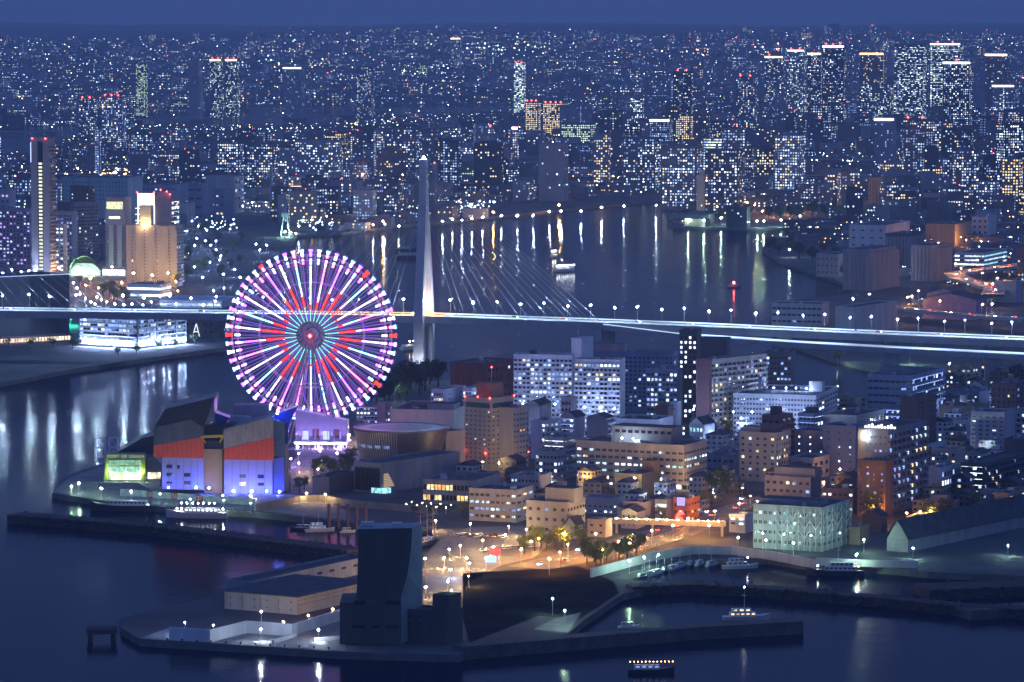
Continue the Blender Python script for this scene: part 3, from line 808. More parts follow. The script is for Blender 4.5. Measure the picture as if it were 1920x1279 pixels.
B('house', 'white gabled house with lit ground floor left of the yellow tree', 1292, 1318, 1340, 852, 796, 28, W_WHITE, 3, F('win', 4, .5, .5, .4, 'cyan'), NONE, gable=4)
B('house', 'pale house with dark gabled roof right of the big office', 1323, 1332, 1343, 848, 822, 30, W_PALE, 2, F('win', 2, .2, .5, .4, 'cool'), NONE, gable=3)
B('workshop', 'blue lit workshop with white canopy right of the big office', 1325, 1376, 1386, 892, 856, 24, W_BLUE, 2, F('win', 5, .3, .6, .3, 'blue'), NONE, depth=22)
B('storehouse', 'pale storehouse with corrugated wall right of the big office', 1352, 1380, 1386, 892, 860, 20, W_TEAL, 2, F('win', 3, .2, .3, .3), NONE, depth=12)
B('canopy_hall', 'low flat canopy hall with bright white ceiling beside the big tree', 1268, 1330, 1352, 925, 908, 26, W_PALE, 1, F('win', 6, .8, .8, .5, 'strong'), NONE, clutter=1, parapet=.5)
# --- row along the waterfront road
B('museum_shop', 'low glazed hall with warm lit entrance below the hotel', 793, 892, 917, 948, 905, 18, W_GREY, 2, F('win', 14, .32, .75, .5, 'orange'), NONE, depth=40, clutter=4)
B('office_block', 'low pale office with blue white windows and lit ground floor by the car park', 880, 968, 1000, 980, 922, 22, W_BEIGE, 4, F('win', 9, .5, .75, .42, 'cool', ind=True), F('win', 3, .2, .6, .4, 'cool', ind=True), clutter=4)
B('office_block', 'small flat roofed office with white lamp on its wall above the road', 958, 1010, 1022, 935, 895, 22, W_PALE, 3, F('win', 8, .25, .5, .35, 'cool'), NONE, depth=18)
r, w, d, h = B('factory', 'plain grey factory box with two lit windows by the road junction', 987, 1063, 1097, 1008, 945, 24, W_GREY, 3, F('win', 5, .12, .4, .3, 'cool'), F('win', 6, .1, .5, .3, 'cool'), huts=((.75, .4, 15, 11, 7, W_GREY),), clutter=2)
B('warehouse', 'blue roofed warehouse with a row of white windows above the road', 1092, 1150, 1170, 965, 938, 24, W_BLUE, 2, F('win', 6, .75, .45, .3, 'strong', z0=.0, z1=.7), F('win', 4, .7, .5, .3, 'strong', z0=.0, z1=.7), roof=mat('blue metal roof', (.10, .14, .22), .5, .2, .1), clutter=0)
B('house', 'pale house with tiled roof between warehouse and red brick bar', 1168, 1208, 1232, 985, 945, 26, W_PINK, 3, F('win', 4, .12, .4, .35, 'warm'), NONE, clutter=2)
B('shop', 'narrow shop with bright window rows beside the red brick bar', 1228, 1250, 1260, 985, 940, 26, W_GREY, 3, F('win', 5, .8, .8, .4, 'strong'), NONE, depth=14)
rb_, w, d, h = B('bar', 'red brick bar with glowing red emblem sign by the road', 1262, 1290, 1312, 985, 938, 26, W_RED, 3, F('win', 3, .2, .5, .4, 'warm'), F('win', 4, .3, .4, .3, 'warm'), clutter=2)
b = MB(); ph = [(0, 0), (2.2, .4), (3.4, 1.6), (2.6, 2.6), (1.2, 2.2), (2.4, 3.4), (4.2, 3.8), (3.4, 5.2), (1.2, 4.8), (0.2, 3.4), (-.6, 1.6)]
b.slab([(-w * .75 + x, 1.6 + z) for x, z in ph], .25); b.build('emblem_sign', glow('red neon', (1.0, .06, .04), 6.0, sampled=True), rb_, (0, -.9, 0))
b = MB(); b.box(-w * .72, -w * .72 + 4.2, -.5, -.2, 9.5, 13.5); b.build('sign_panel', glow('violet sign', (.3, .25, 1.0), 2.0), rb_)
B('house', 'small beige house under the footbridge, left end', 1101, 1135, 1148, 1008, 978, 22, W_BEIGE, 2, F('win', 2, .0, .3, .3), NONE, clutter=1)
B('house', 'small pale house with two dark windows above the footbridge', 1165, 1193, 1198, 992, 960, 22, W_PALE, 2, F('win', 3, .1, .3, .35, 'cool'), NONE, depth=12, gable=2)
B('house', 'beige narrow gabled house beside the footbridge', 1172, 1178, 1196, 985, 953, -30, W_BEIGE, 3, F('win', 2, .05, .3, .3), NONE, depth=10, gable=2)
B('shed', 'low green lit gable shed at the junction', 1058, 1078, 1094, 1010, 985, 28, W_TEAL, 1, NONE, NONE, gable=4)
B('kiosk', 'small white kiosk with blue roof edge beside the braced building', 1367, 1397, 1412, 1000, 968, 28, W_WHITE, 2, F('win', 2, .8, .5, .35, 'strong', z0=.4), NONE, depth=10)
# --- centre right
r, w, d, h = B('office_block', 'long white office with rows of small dark windows under the bridge', 1375, 1530, 1570, 815, 744, 16, W_WHITE, 7, F('win', 26, .05, .62, .42, 'cool'), F('win', 8, .15, .6, .42, 'cool'), huts=((.1, .6, 9, 8, 8, W_GREY), (.85, .6, 8, 8, 6, W_WHITE)), clutter=6)
for x in (.35, .5, .62, .75): rlamp(r, (-w + w * x, d * .5, h + 1.8), L_BLUEW, .18, 'roof_lamp')
B('apartment_block', 'brown stepped flats with dark rooftop box before the white office', 1386, 1455, 1482, 905, 815, 26, W_BEIGE, 7, F('win', 5, .12, .35, .35, 'warm'), F('win', 6, .15, .35, .45, 'warm'), huts=((.72, .35, 9, 8, 5, W_DARK), (.3, .5, 12, 9, 3, W_BEIGE)), clutter=3)
B('apartment_tower', 'brown tower of flats with rooftop tank, second before the white office', 1428, 1462, 1486, 890, 782, 28, W_BROWN, 9, F('win', 3, .1, .5, .4, 'warm'), F('bal', 5, .15, .6, .5, 'cool'), huts=((.5, .4, 5, 5, 5, W_DARK),), clutter=1)
B('office_block', 'slate blue block with white gallery lamps right of the brown tower', 1497, 1527, 1543, 850, 778, 28, W_BLUE, 6, F('cor', 4, .2, .5, .4, 'blue'), F('cor', 3, .3, .5, .4, 'strong'), huts=((.6, .4, 6, 5, 4, W_DARK),))
B('warehouse', 'beige hall with broad flat dark roof and yellow lit side wall', 1543, 1606, 1660, 822, 782, 27, W_BEIGE, 2, NONE, F('win', 12, .05, .3, .4, 'warm'), clutter=3)
B('apartment_block', 'pink flats with small square lit windows and salmon balconies', 1488, 1550, 1576, 885, 812, 27, W_PINK, 5, F('win', 3, .5, .12, .22, 'strong'), F('bal', 3, .15, .6, .5, 'orange'), clutter=2)
B('apartment_block', 'lilac grey block with three square lit windows beside the pink flats', 1543, 1604, 1612, 892, 802, 24, W_BLUE, 6, F('win', 3, .35, .14, .22, 'strong'), NONE, depth=14)
B('house_block', 'low lilac shop house with lit upper window by an orange lamp', 1480, 1525, 1555, 900, 862, 27, W_PALE, 2, F('win', 3, .2, .6, .35, 'cool'), F('win', 3, .4, .5, .4, 'orange'), clutter=2)
B('house', 'small salmon house beside the lamp lit side street', 1576, 1590, 1598, 888, 848, 27, W_PINK, 3, F('win', 2, .1, .4, .3, 'warm'), NONE, depth=10)
r, w, d, h = B('apartment_tower', 'tall grey tower of flats with long white balconies stepping down to the right', 1609, 1664, 1737, 965, 808, 27, W_GREY, 11, F('win', 6, .10, .4, .35, 'mix', ind=True), F('bal', 9, .34, .6, .5, 'mix'), huts=((.5, .35, 7, 7, 3, W_GREY),), clutter=2)
b = MB(); b.box(-w - .3, -w + 4, -.35, -.02, 0, h); b.build('corner_strip', W_TAN, r)
rlamp(r, (-w * .75, -1.2, h - 3), L_WHITE, .18, 'wall_lamp')
b = MB()
for i in range(10): b.box(-w * .8 + i * 1.7, -w * .8 + i * 1.7 + 1.1, .2, .4, h + 1.1, h + 1.1 + 1.0 + .5 * (i % 3))
b.build('roof_sign', glow('white roof sign', (.95, .95, 1), 3.0), r)
B('terrace_block', 'lower brown stage of the tall grey tower with lit terrace on top', 1607, 1660, 1664, 972, 868, 27, W_BROWN, 8, F('win', 4, .2, .3, .3, 'cool'), NONE, depth=10, clutter=0)
B('office_block', 'brown windowless block with ribbed walls below the bridge', 1688, 1720, 1755, 845, 748, 28, W_BROWN, 9, NONE, F('win', 2, .1, .2, .2, 'cool'), clutter=3)
r, w, d, h = B('long_office', 'long slate office with blue lit ends below the viaduct', 1626, 1710, 1768, 795, 707, 24, W_BLUE, 6, F('win', 8, .12, .85, .3, 'blue'), F('cor', 12, .35, .4, .5, 'blue'), huts=((.4, .35, 18, 12, 4, W_GREY),), clutter=3)
B('office_block', 'dark blue block with a blue sign wall behind the grey tower', 1658, 1688, 1692, 840, 765, 26, W_BLUE, 6, F('cor', 3, .5, .4, .4, 'blue'), NONE, depth=10)
B('house_block', 'small cluster house with blue windows behind the brown block', 1768, 1800, 1812, 778, 745, 26, W_DARK, 3, F('win', 4, .4, .4, .4, 'blue'), NONE, depth=12)
B('warehouse', 'dark blue roofed hall with a row of five bright windows', 1768, 1835, 1848, 770, 738, 24, W_BLUE, 2, F('win', 6, .8, .3, .35, 'strong'), NONE, depth=20)
B('house', 'small pale blue house with dark pitched roof', 1818, 1842, 1848, 745, 722, 26, W_WHITE, 2, F('win', 2, .3, .4, .4, 'blue'), NONE, depth=10, gable=2.5)
B('school', 'low cream building with vertical windows behind the side street', 1760, 1812, 1822, 826, 790, 24, W_WHITE, 2, F('win', 7, .2, .35, .5, 'warm'), NONE, depth=14)
B('warehouse', 'dark roofed hall with tan end wall behind the cream building', 1760, 1828, 1850, 805, 765, 24, W_TAN, 2, NONE, F('win', 4, .1, .4, .3, 'warm'), clutter=2)
B('apartment_block', 'brown flats with lit round windows at the right below the viaduct', 1858, 1905, 1925, 812, 722, 24, W_BROWN, 7, F('win', 5, .15, .35, .35, 'warm'), F('win', 3, .2, .4, .4, 'cool'))
B('office_block', 'pale grey windowless office with ribbon windows at one corner', 1819, 1883, 1890, 862, 776, 22, W_PALE, 7, F('win', 5, .12, .5, .3, 'strong', z0=.3), NONE, depth=22, clutter=3)
B('apartment_block', 'pale turquoise flats with dark balconies at the right edge', 1884, 1935, 1945, 850, 772, 22, W_TEAL, 7, F('bal', 5, .25, .5, .45, 'cool'), NONE, depth=14)
B('house_block', 'brown shop house with two yellow lit windows beside the side street', 1746, 1793, 1810, 890, 845, 26, W_BEIGE, 3, F('win', 4, .4, .4, .4, 'warm'), NONE, clutter=2)
B('house', 'small white house with hipped roof right of the brown shop house', 1808, 1840, 1852, 885, 850, 26, W_WHITE, 2, F('win', 4, .3, .5, .4, 'cyan'), NONE, depth=14, gable=2)
B('apartment_block', 'white block with three rows of windows and pitched end right of the grey tower', 1738, 1765, 1800, 935, 880, 28, W_WHITE, 3, NONE, F('win', 7, .3, .45, .5, 'cool'), clutter=2)
r, w, d, h = B('apartment_block', 'dark flats with bright blue gallery ends and pitched roof at the right', 1801, 1843, 1925, 935, 872, 28, W_DARK, 5, F('cor', 4, .2, .6, .4, 'strong'), F('bal', 12, .15, .55, .5, 'mix'), clutter=1)
B('apartment_block', 'slate block with dark flat roof behind the gallery flats', 1882, 1935, 1945, 905, 828, 24, W_DARK, 6, NONE, NONE, depth=16)
B('house', 'square tan house lit orange by street lamps below the grey tower', 1728, 1788, 1796, 972, 945, 20, W_TAN, 2, F('win', 4, .1, .25, .3, 'warm'), NONE, depth=12, huts=((.5, .5, 9, 6, 4, W_GREY),), clutter=2)
B('apartment_block', 'tan flats lit orange at the right edge with small balconies', 1865, 1892, 1935, 972, 928, 28, W_TAN, 4, NONE, F('bal', 6, .15, .5, .5, 'warm'), clutter=2)
B('apartment_block', 'narrow grey flats with blue lights left of the tan flats', 1833, 1850, 1864, 968, 925, 28, W_GREY, 4, F('win', 2, .2, .4, .4, 'blue'), F('bal', 3, .3, .5, .5, 'blue'))
B('office_block', 'grey office with terrace behind the braced building', 1434, 1520, 1540, 948, 898, 24, W_GREY, 3, F('win', 7, .25, .5, .35, 'cool'), NONE, depth=16, huts=((.6, .5, 22, 10, 5, W_GREY),), clutter=4)
B('shop', 'brown shop with rows of bright windows between braced building and grey tower', 1541, 1600, 1606, 965, 920, 20, W_BROWN, 3, F('win', 6, .75, .5, .3, 'strong'), NONE, depth=14)
r, w, d, h = B('braced_office', 'green grey office wrapped in white cross braces by the boat basin', 1412, 1541, 1593, 1035, 955, 26, W_GREY, 4, F('win', 14, .12, .7, .4, 'cyan', ind=True), F('win', 6, .08, .6, .4, 'cyan', ind=True), huts=((.4, .45, 30, 12, 2.5, W_GREY),), clutter=3)
BR = mat('pale brace steel', (.5, .55, .5), .5, .1, .5)
fh = h * .9 / 4
for i in range(1, 4):
    for j in range(8):
        s0 = -w * .66 + j * w * .082; b = MB(); z0, z1 = h * .06 + i * fh, h * .06 + (i + 1) * fh - .4
        a_, c_ = ((s0, -.6, z0), (s0 + w * .082, -.6, z1)) if j % 2 else ((s0, -.6, z1), (s0 + w * .082, -.6, z0))
        b.tube(a_, c_, .22, n=4); b.build('brace', BR, r)
    for j in range(6):
        s0 = j * d / 6; b = MB(); z0, z1 = h * .06 + i * fh, h * .06 + (i + 1) * fh - .4
        a_, c_ = ((.6, s0, z0), (.6, s0 + d / 6, z1)) if j % 2 else ((.6, s0, z1), (.6, s0 + d / 6, z0))
        b.tube(a_, c_, .22, n=4); b.build('brace', BR, r)
for j in range(9): b = MB(); b.tube((-w * .66 + j * w * .082, -.6, 0), (-w * .66 + j * w * .082, -.6, h), .2, n=4); b.build('brace_post', BR, r)
for j in range(7): b = MB(); b.tube((.6, j * d / 6, 0), (.6, j * d / 6, h), .2, n=4); b.build('brace_post', BR, r)
r, w, d, h = B('warehouse', 'big dark gabled warehouse with pale gable end at the right', 1663, 1702, 2040, 1036, 1012, 35, W_GREY, 1, NONE, NONE, gable=9, clutter=0)
B('storehouse', 'dark storehouse with lit pale green band wall behind the big warehouse', 1700, 1780, 1800, 992, 975, 22, W_TEAL, 1, NONE, NONE, depth=18, clutter=1)
B('storehouse', 'low tan storehouse lit yellow right of the braced building', 1592, 1612, 1618, 1022, 992, 24, W_TAN, 2, NONE, NONE, depth=14, clutter=1)
B('house', 'dark tiled roof house behind the small lit quay yard', 1616, 1652, 1664, 1000, 968, 26, W_DARK, 2, NONE, NONE, gable=3)
B('house', 'dark roofed house row behind the right warehouse', 1800, 1870, 1890, 985, 962, 26, W_DARK, 2, NONE, NONE, gable=4)
# ================================================================ aquarium and its quay
def letters(name, cu, parent, loc, rz):
    t = bpy.data.objects.new(name, cu); COL.objects.link(t)
    me = bpy.data.meshes.new_from_object(t.evaluated_get(bpy.context.evaluated_depsgraph_get()))
    bpy.data.objects.remove(t); bpy.data.curves.remove(cu)
    o = put(name, me, parent, loc); o.rotation_euler = (math.pi / 2, 0, rz); return o
YA = P(440, 926, GZ).y
def outline(pts, Y, o): return [((D(x, y, Y) - o).x, (D(x, y, Y) - o).z) for x, y in pts]
def panel(r, name, pts, dist, thick, m, o):
    """a shaped wall or roof mass: its outline at depth `dist` behind the root, with real thickness"""
    b = MB(); b.slab(outline(pts, o.y + dist, o), thick); return b.build(name, m, r, (0, dist, 0))
ao = P(405, 927, GZ)
aq = root('aquarium', 'aquarium with red and blue banded walls, slanted dark roofs and butterfly wings', 'aquarium', ao)
M_RED = mat('red orange cladding', (.72, .10, .045), .5, .1, .3)
M_LIL = mat('lilac blue wall', (.32, .34, .58), .6, .1, .1)
M_LOU = mat('grey louvre cladding', (.30, .28, .24), .6, .35, .8, streak=True)
M_SLATE = mat('slate cladding', (.10, .105, .12), .55, .3, .3, streak=True)
M_ROOFA = mat('dark metal roof', (.025, .03, .045), .4, .2, .1)
M_GOLD = mat('gold panel', (.42, .30, .12), .55, .1, .2)
M_BLUEG = mat('blue glass', (.02, .05, .30), .2, .2, .2, spec=.6)
panel(aq, 'lower_wall', [(304, 852), (382, 852), (382, 919), (304, 917)], 1.5, 26, M_LIL, ao)
panel(aq, 'red_band', [(288, 836), (381, 819), (381, 860), (288, 857)], -1.2, 30, M_RED, ao)
panel(aq, 'upper_wall', [(288, 802), (357, 787), (381, 802), (381, 818.6), (288, 835.6)], -1.4, 30, M_SLATE, ao)
panel(aq, 'roof_mass', [(288, 801.5), (310, 767), (402, 745), (384, 794), (381, 801), (357, 786.6)], -1.6, 31, M_ROOFA, ao)
panel(aq, 'gable_glazing', [(384, 795), (402, 748), (402, 792)], 8, 20, mat('lit glass', (.2, .24, .3), .2, .2, .3, spec=.6), ao)
panel(aq, 'column', [(382.5, 842), (417, 842), (417, 928), (382.5, 928)], 4, 16, M_GOLD, ao)
panel(aq, 'column_cap', [(383, 826), (417, 826), (417, 841.7), (383, 841.7)], 5, 15, M_ROOFA, ao)
panel(aq, 'flat_roof', [(381, 803), (404, 795), (470, 798), (420, 812), (419, 826), (384, 826)], 9, 16, M_ROOFA, ao)
panel(aq, 'lower_wall', [(420, 858), (511, 858), (511, 929), (420, 927)], 1.0, 30, M_LIL, ao)
panel(aq, 'red_band', [(420, 842), (513, 820), (513, 863), (420, 862)], -1.5, 34, M_RED, ao)
panel(aq, 'upper_wall', [(419, 806), (512, 782), (512, 819.6), (419, 841.6)], -1.7, 34, M_LOU, ao)
panel(aq, 'glass_corner', [(513.5, 786), (534, 792), (534, 860), (513.5, 855)], 3, 22, mat('corner glass', (.10, .16, .22), .15, .3, .4, spec=.6), ao)
panel(aq, 'lower_wall', [(512.5, 860), (533, 856), (533, 921), (512.5, 927)], 2, 20, mat('deep blue wall', (.10, .14, .45), .5, .15, .2), ao)
panel(aq, 'wing', [(468, 795), (559, 762), (546, 786), (541, 800), (534, 800), (528, 786), (470, 798)], 10, 14, M_BLUEG, ao)
panel(aq, 'wing', [(404, 774), (431, 784), (425, 790), (415, 798), (404, 790)], 14, 12, M_BLUEG, ao)
panel(aq, 'wing_post', [(534.5, 800), (540.5, 800), (540.5, 832), (534.5, 832)], 11, 2.2, M_BLUEG, ao)
panel(aq, 'wing_post', [(534.5, 832.3), (540.5, 832.3), (540.5, 922), (534.5, 922)], 11, 2.2, W_PALE, ao)
panel(aq, 'rear_block', [(437, 760), (502, 760), (502, 800), (437, 800)], 34, 14, W_PINK, ao)
panel(aq, 'roof_terrace', [(430, 780), (470, 782), (470, 800), (430, 800)], 24, 8, W_PALE, ao)
SEAM = mat('panel seam', (.05, .05, .06), .8)
for x in (316, 330, 344, 358, 370): panel(aq, 'panel_seam', [(x, 861), (x + .5, 861), (x + .5, 917), (x, 917)], 1.38, .1, SEAM, ao)
for x in (435, 450, 465, 480, 496): panel(aq, 'panel_seam', [(x, 864), (x + .5, 864), (x + .5, 926), (x, 926)], .88, .1, SEAM, ao)
for i, x in enumerate(range(296, 380, 9)): panel(aq, 'panel_seam', [(x, 835.2 - (x - 288) * .183), (x + .4, 835.2 - (x - 288) * .183), (x + .4, 857), (x, 857)], -1.32, .1, SEAM, ao)
for i, x in enumerate(range(428, 512, 9)): panel(aq, 'panel_seam', [(x, 841 - (x - 420) * .236), (x + .4, 841 - (x - 420) * .236), (x + .4, 861), (x, 861)], -1.62, .1, SEAM, ao)
for x0, x1, y0, y1 in ((312, 323, 871, 878), (312, 323, 886.5, 893), (312, 323, 903, 907), (332, 337, 872, 879), (345, 357, 887, 894), (345, 357, 902, 909), (449, 461, 889.5, 896), (483, 495, 890, 897), (483, 495, 905, 911)):
    w_ = panel(aq, 'window', [(x0, y0), (x1, y0), (x1, y1), (x0, y1)], .92 if x0 > 400 else 1.42, .1, GLASS, ao)
panel(aq, 'window', [(449, 904), (461, 904), (461, 911), (449, 911)], .92, .1, E_WARM, ao)
for (xa_, ya_, xb_, yb_) in ((376, 818, 419, 816), (377, 820, 418, 819), (376, 818, 386, 831), (419, 816, 412, 830), (380, 818, 388, 820), (398, 817, 404, 819)):
    b = MB(); b.tube(D(xa_, ya_, ao.y - 2) - ao, D(xb_, yb_, ao.y - 2) - ao, .38, n=5); b.build('truss_beam', YELL, aq)
L_BLUEF = glow('blue flood', (.09, .14, 1.0), 600, sampled=True)
L_FLOOD = glow('white flood', (1.0, .72, .55), 800, sampled=True)
for x, y, dd, m_, r_ in ((368, 914, -4, L_BLUEF, .6), (392, 915, -3, L_BLUEF, .45), (316, 914, -5, L_BLUEF, .4), (438, 921, -4, L_BLUEF, .7), (472, 921, -4, L_BLUEF, .7), (500, 921, -3, L_BLUEF, .5), (524, 922, -5, L_BLUEF, .6)):
    p = D(x, y, ao.y + dd) - ao; b = MB(); b.octa(p, r_); b.build('flood_lamp', m_, aq)
for x, y, dd, r_ in ((470, 930, -20, .55), (340, 930, -20, .40), (418, 930, -15, .36)):
    p = D(x, y, ao.y + dd) - ao; p.z = max(p.z, 1.2); b = MB(); b.octa(p, r_); b.build('flood_lamp', L_FLOOD, aq)
b = MB(); b.octa(D(520, 775, ao.y + 4) - ao, .6); b.build('flood_lamp', L_BLUEF, aq)
# passenger terminal with its lettering
to = P(236, 903, GZ)
term = root('ferry_terminal', 'yellow framed ferry terminal with green lit glass front and name sign', 'terminal', to)
M_YG = mat('yellow green frame', (.55, .52, .08), .5, .1, .2)
panel(term, 'body', [(202, 853), (270, 853), (270, 900), (202, 900)], 1.2, 24, mat('terminal wall', (.3, .3, .16), .7, .2, .2), to)
panel(term, 'fascia', [(197, 850), (274, 852), (274, 860), (197, 859)], -1.0, 2.0, mat('terminal fascia', (.25, .3, .16), .7), to)
panel(term, 'side_column', [(198, 859.3), (203, 859.3), (201, 901), (194, 901)], -1.0, 2.0, M_YG, to)
panel(term, 'side_column', [(264.5, 860.3), (272, 860.3), (274, 903), (265, 902)], -1.0, 2.0, M_YG, to)
for i in range(6):
    for y0, y1, m_ in ((863, 871, 'upper'), (875, 886, 'lower')):
        x0 = 204 + i * 10; panel(term, 'pane', [(x0, y0), (x0 + 9.3, y0), (x0 + 9.3, y1), (x0, y1)], .8, .2, glow('terminal glass ' + m_, (.42, .9, .62), .55 if m_ == 'upper' else .9, var=.3), to)
panel(term, 'entrance', [(208, 889), (264, 889), (264, 900), (208, 900)], .7, .3, glow('terminal entrance', (.85, .95, .6), 1.8, var=.7, scale=.3), to)
panel(term, 'side_roof', [(215, 851), (265, 822), (289, 817), (289, 852)], 14, 22, M_ROOFA, to)
panel(term, 'side_hall', [(275.5, 860), (289, 858), (303, 870), (303, 903), (275.5, 903)], 6, 16, W_GREY, to)
panel(term, 'hall_window', [(277, 886), (301, 886), (301, 898), (277, 898)], 5.8, .15, glow('hall light', (1.0, .9, .65), 1.6, var=.6, scale=.3), to)
cu = bpy.data.curves.new('sign_lettering', 'FONT'); cu.body = 'PORT OF OSAKA'; cu.size = 2.3; cu.extrude = .08; cu.align_x = 'CENTER'; cu.space_character = 1.15
cu.materials.append(glow('letter light', (.75, .9, .6), .55))
o = letters('sign_lettering', cu, term, D(236, 858.5, to.y - 1) - to, 0); o.location.y = -1.15
for x in (208, 236, 262): b = MB(); b.octa(D(x, 886, to.y - 1.5) - to, .16); b.build('wall_lamp', L_GREEN, term)
# gangway frames at the ferry berth
go = P(195, 866, GZ); gang = root('boarding_gantry', 'pair of white steel boarding gantries beside the ferry terminal', 'gantry', go)
for x in (178, 196, 203, 219):
    b = MB(); p0, p1 = D(x, 864, go.y) - go, D(x, 822, go.y) - go; b.tube(p0, p1, .35, n=5); b.tube(p0 + Vector((0, 6, 0)), p1 + Vector((0, 6, 0)), .35, n=5); b.build('gantry_post', WSTEEL, gang)
for x0, x1 in ((178, 196), (203, 219)):
    for y in (822, 840):
        for dy in (0, 6): b = MB(); b.tube(D(x0, y, go.y) - go + Vector((0, dy, 0)), D(x1, y, go.y) - go + Vector((0, dy, 0)), .28, n=4); b.build('gantry_beam', WSTEEL, gang)
    for xe in (x0, x1): b = MB(); b.tube(D(xe, 840, go.y) - go, D((x0 + x1) / 2, 824, go.y) - go, .2, n=4); b.build('gantry_brace', WSTEEL, gang)
panel(gang, 'cabin', [(183, 858), (196, 858), (196, 868), (183, 868)], 1, 4, W_WHITE, go)
# quay pavement and the numbered wall
pav = MB()
g = gp([(101, 922), (132, 893), (200, 872), (300, 888), (300, 912), (540, 926), (600, 935), (655, 960), (655, 976), (480, 957), (330, 949), (200, 937)], GZ + .02)
tr = tessellate_polygon([[Vector((p[0], p[1], 0)) for p in g]]); hi = [(p[0], p[1], GZ + .02) for p in g]
pav.add(hi, [t if orient(hi, t) else t[::-1] for t in tr]); struct(pav.build('pavement', PAVE))
st0 = P(235, 918, GZ); stairs = root('quay_steps', 'broad flight of quay steps in front of the ferry terminal', 'steps', st0)
for i in range(5):
    b = MB(); b.box(-15, 12 - i * 1.4, i * 2.6, i * 2.6 + 2.6, 0, .45 * (i + 1)); b.build('step', PAVE, stairs)
for i in range(3):
    b = MB()
qw = P(350, 941, GZ); quay = root('quay_wall', 'pale quay wall with red panels numbered 25, 26 and 27', 'wall', qw)
M_QW = mat('pale panel', (.42, .46, .46), .7, .3, .3); M_QR = mat('red number panel', (.45, .07, .05), .7, .2, .3)
def wp(x, yb): return P(x, yb, GZ) - qw
seg = [(225, 929), (276, 932.5), (286, 933.5), (321, 936), (333, 937), (368, 940), (380, 941), (430, 944.5), (478, 948)]
for i, ((xa_, ya_), (xb_, yb_)) in enumerate(zip(seg, seg[1:])):
    a_, c_ = wp(xa_, ya_), wp(xb_, yb_); red = i in (1, 3, 5); hh = Vector((0, 0, 3.4)); t = Vector((.12, 0, 0))
    b = MB(); k = Vector((0, .5, 0))
    a_ = a_ + t * .5; c_ = c_ - t * .5
    b.add([a_, c_, c_ + hh, a_ + hh, a_ + k, c_ + k, c_ + hh + k, a_ + hh + k], [(0, 1, 2, 3), (5, 4, 7, 6), (3, 2, 6, 7), (1, 5, 6, 2), (4, 0, 3, 7)])
    b.build('wall_panel', M_QR if red else M_QW, quay)
    if red:
        cu = bpy.data.curves.new('berth_number', 'FONT'); cu.body = {1: '25', 3: '26', 5: '27'}[i]; cu.size = 3.0; cu.extrude = .04; cu.align_x = 'CENTER'
        cu.materials.append(mat('number paint', (.8, .8, .8), .6, .05))
        letters('berth_number', cu, quay, (a_ + c_) / 2 + Vector((0, -.3, .7)), math.atan2((c_ - a_).y, (c_ - a_).x))
# ================================================================ museum with its great drum
mo = P(715, 925, GZ)
r, w, d, h = B('museum', 'museum of a great dark inverted cone drum on a slanted podium', 664, 715, 862, 925, 872, 35, W_GREY, 2, NONE, NONE, clutter=0)
b = MB(); n = 64
dc = (P(752, 884, GZ) - P(715, 925, GZ)); dc = Matrix.Rotation(rad(35), 3, 'Z') @ dc
zt = Zat(800, P(752, 884, GZ).y) - GZ; zb = Zat(858, P(752, 884, GZ).y) - GZ
M_DRUM = mat('drum metal panel', (.22, .22, .24), .35, .15, .2, metal=.6)
b.lathe([(21.5, zb), (25.6, zt - 1.2), (26.0, zt - 1.2), (26.0, zt), (25.0, zt), (25.0, zt - .4)], n=n, cx=dc.x, cy=dc.y); b.build('drum', M_DRUM, r)
b = MB(); b.lathe([(25.2, zt - .5), (2, zt - .2)], n=n, cx=dc.x, cy=dc.y); b.build('drum_roof', M_ROOFA, r)
for k in range(26):
    a = rad(186 + k * 3.2 + 35) ; b = MB(); ca, sa = math.cos(a), math.sin(a)
    b.tube((dc.x + 21.7 * ca, dc.y + 21.7 * sa, zb), (dc.x + 25.8 * ca, dc.y + 25.8 * sa, zt - 1.3), .28, n=4, mi=0); b.build('mullion', STEEL, r)
b = MB(); nn = 14
for k in range(nn):
    a0, a1 = rad(200 + k * 4.4 + 35), rad(200 + k * 4.4 + 39.2 )
    q = .35; z0, z1 = zb + 1 + (zt - zb) * q, zb + (zt - zb) * (q + .16); f0, f1 = 21.7 + 4.1 * q + .35, 21.7 + 4.1 * (q + .16) + .3
    if k % 3 != 1: b.quad((dc.x + f0 * math.cos(a0), dc.y + f0 * math.sin(a0), z0), (dc.x + f0 * math.cos(a1), dc.y + f0 * math.sin(a1), z0), (dc.x + f1 * math.cos(a1), dc.y + f1 * math.sin(a1), z1), (dc.x + f1 * math.cos(a0), dc.y + f1 * math.sin(a0), z1))
b.build('drum_windows', E_DIM, r, kind='stuff')
b = MB(); b.box(-w + 1, -1, -.2, -.02, 1, h - 2); b.build('glazed_front', GLASS, r)
for i in range(10): b = MB(); b.box(-w + .8 + i * (w - 1.6) / 9 - .12, -w + .8 + i * (w - 1.6) / 9 + .12, -.42, -.21, .5, h - 1); b.build('mullion', DSTEEL, r)
b = MB()
for i in range(8): b.box(.02, .2, 2, 11 - i * .7, 3 + i * .9, 3.45 + i * .9)
b.build('lit_louvre', glow('louvre light', (1, .72, .42), .6), r, kind='stuff')
b = MB(); b.box(-6, 2.5, -.6, 5, -.3, 2.6); b.build('entrance', E_CYAN, r)
B('museum_annex', 'plain beige museum block stepping up behind the drum', 828, 836, 872, 884, 812, -30, W_BEIGE, 3, NONE, NONE, depth=20, clutter=1)
B('pavilion', 'small dark pavilion with slanted front at the foot of the museum', 586, 617, 664, 930, 898, 22, W_DARK, 1, NONE, NONE, clutter=1)
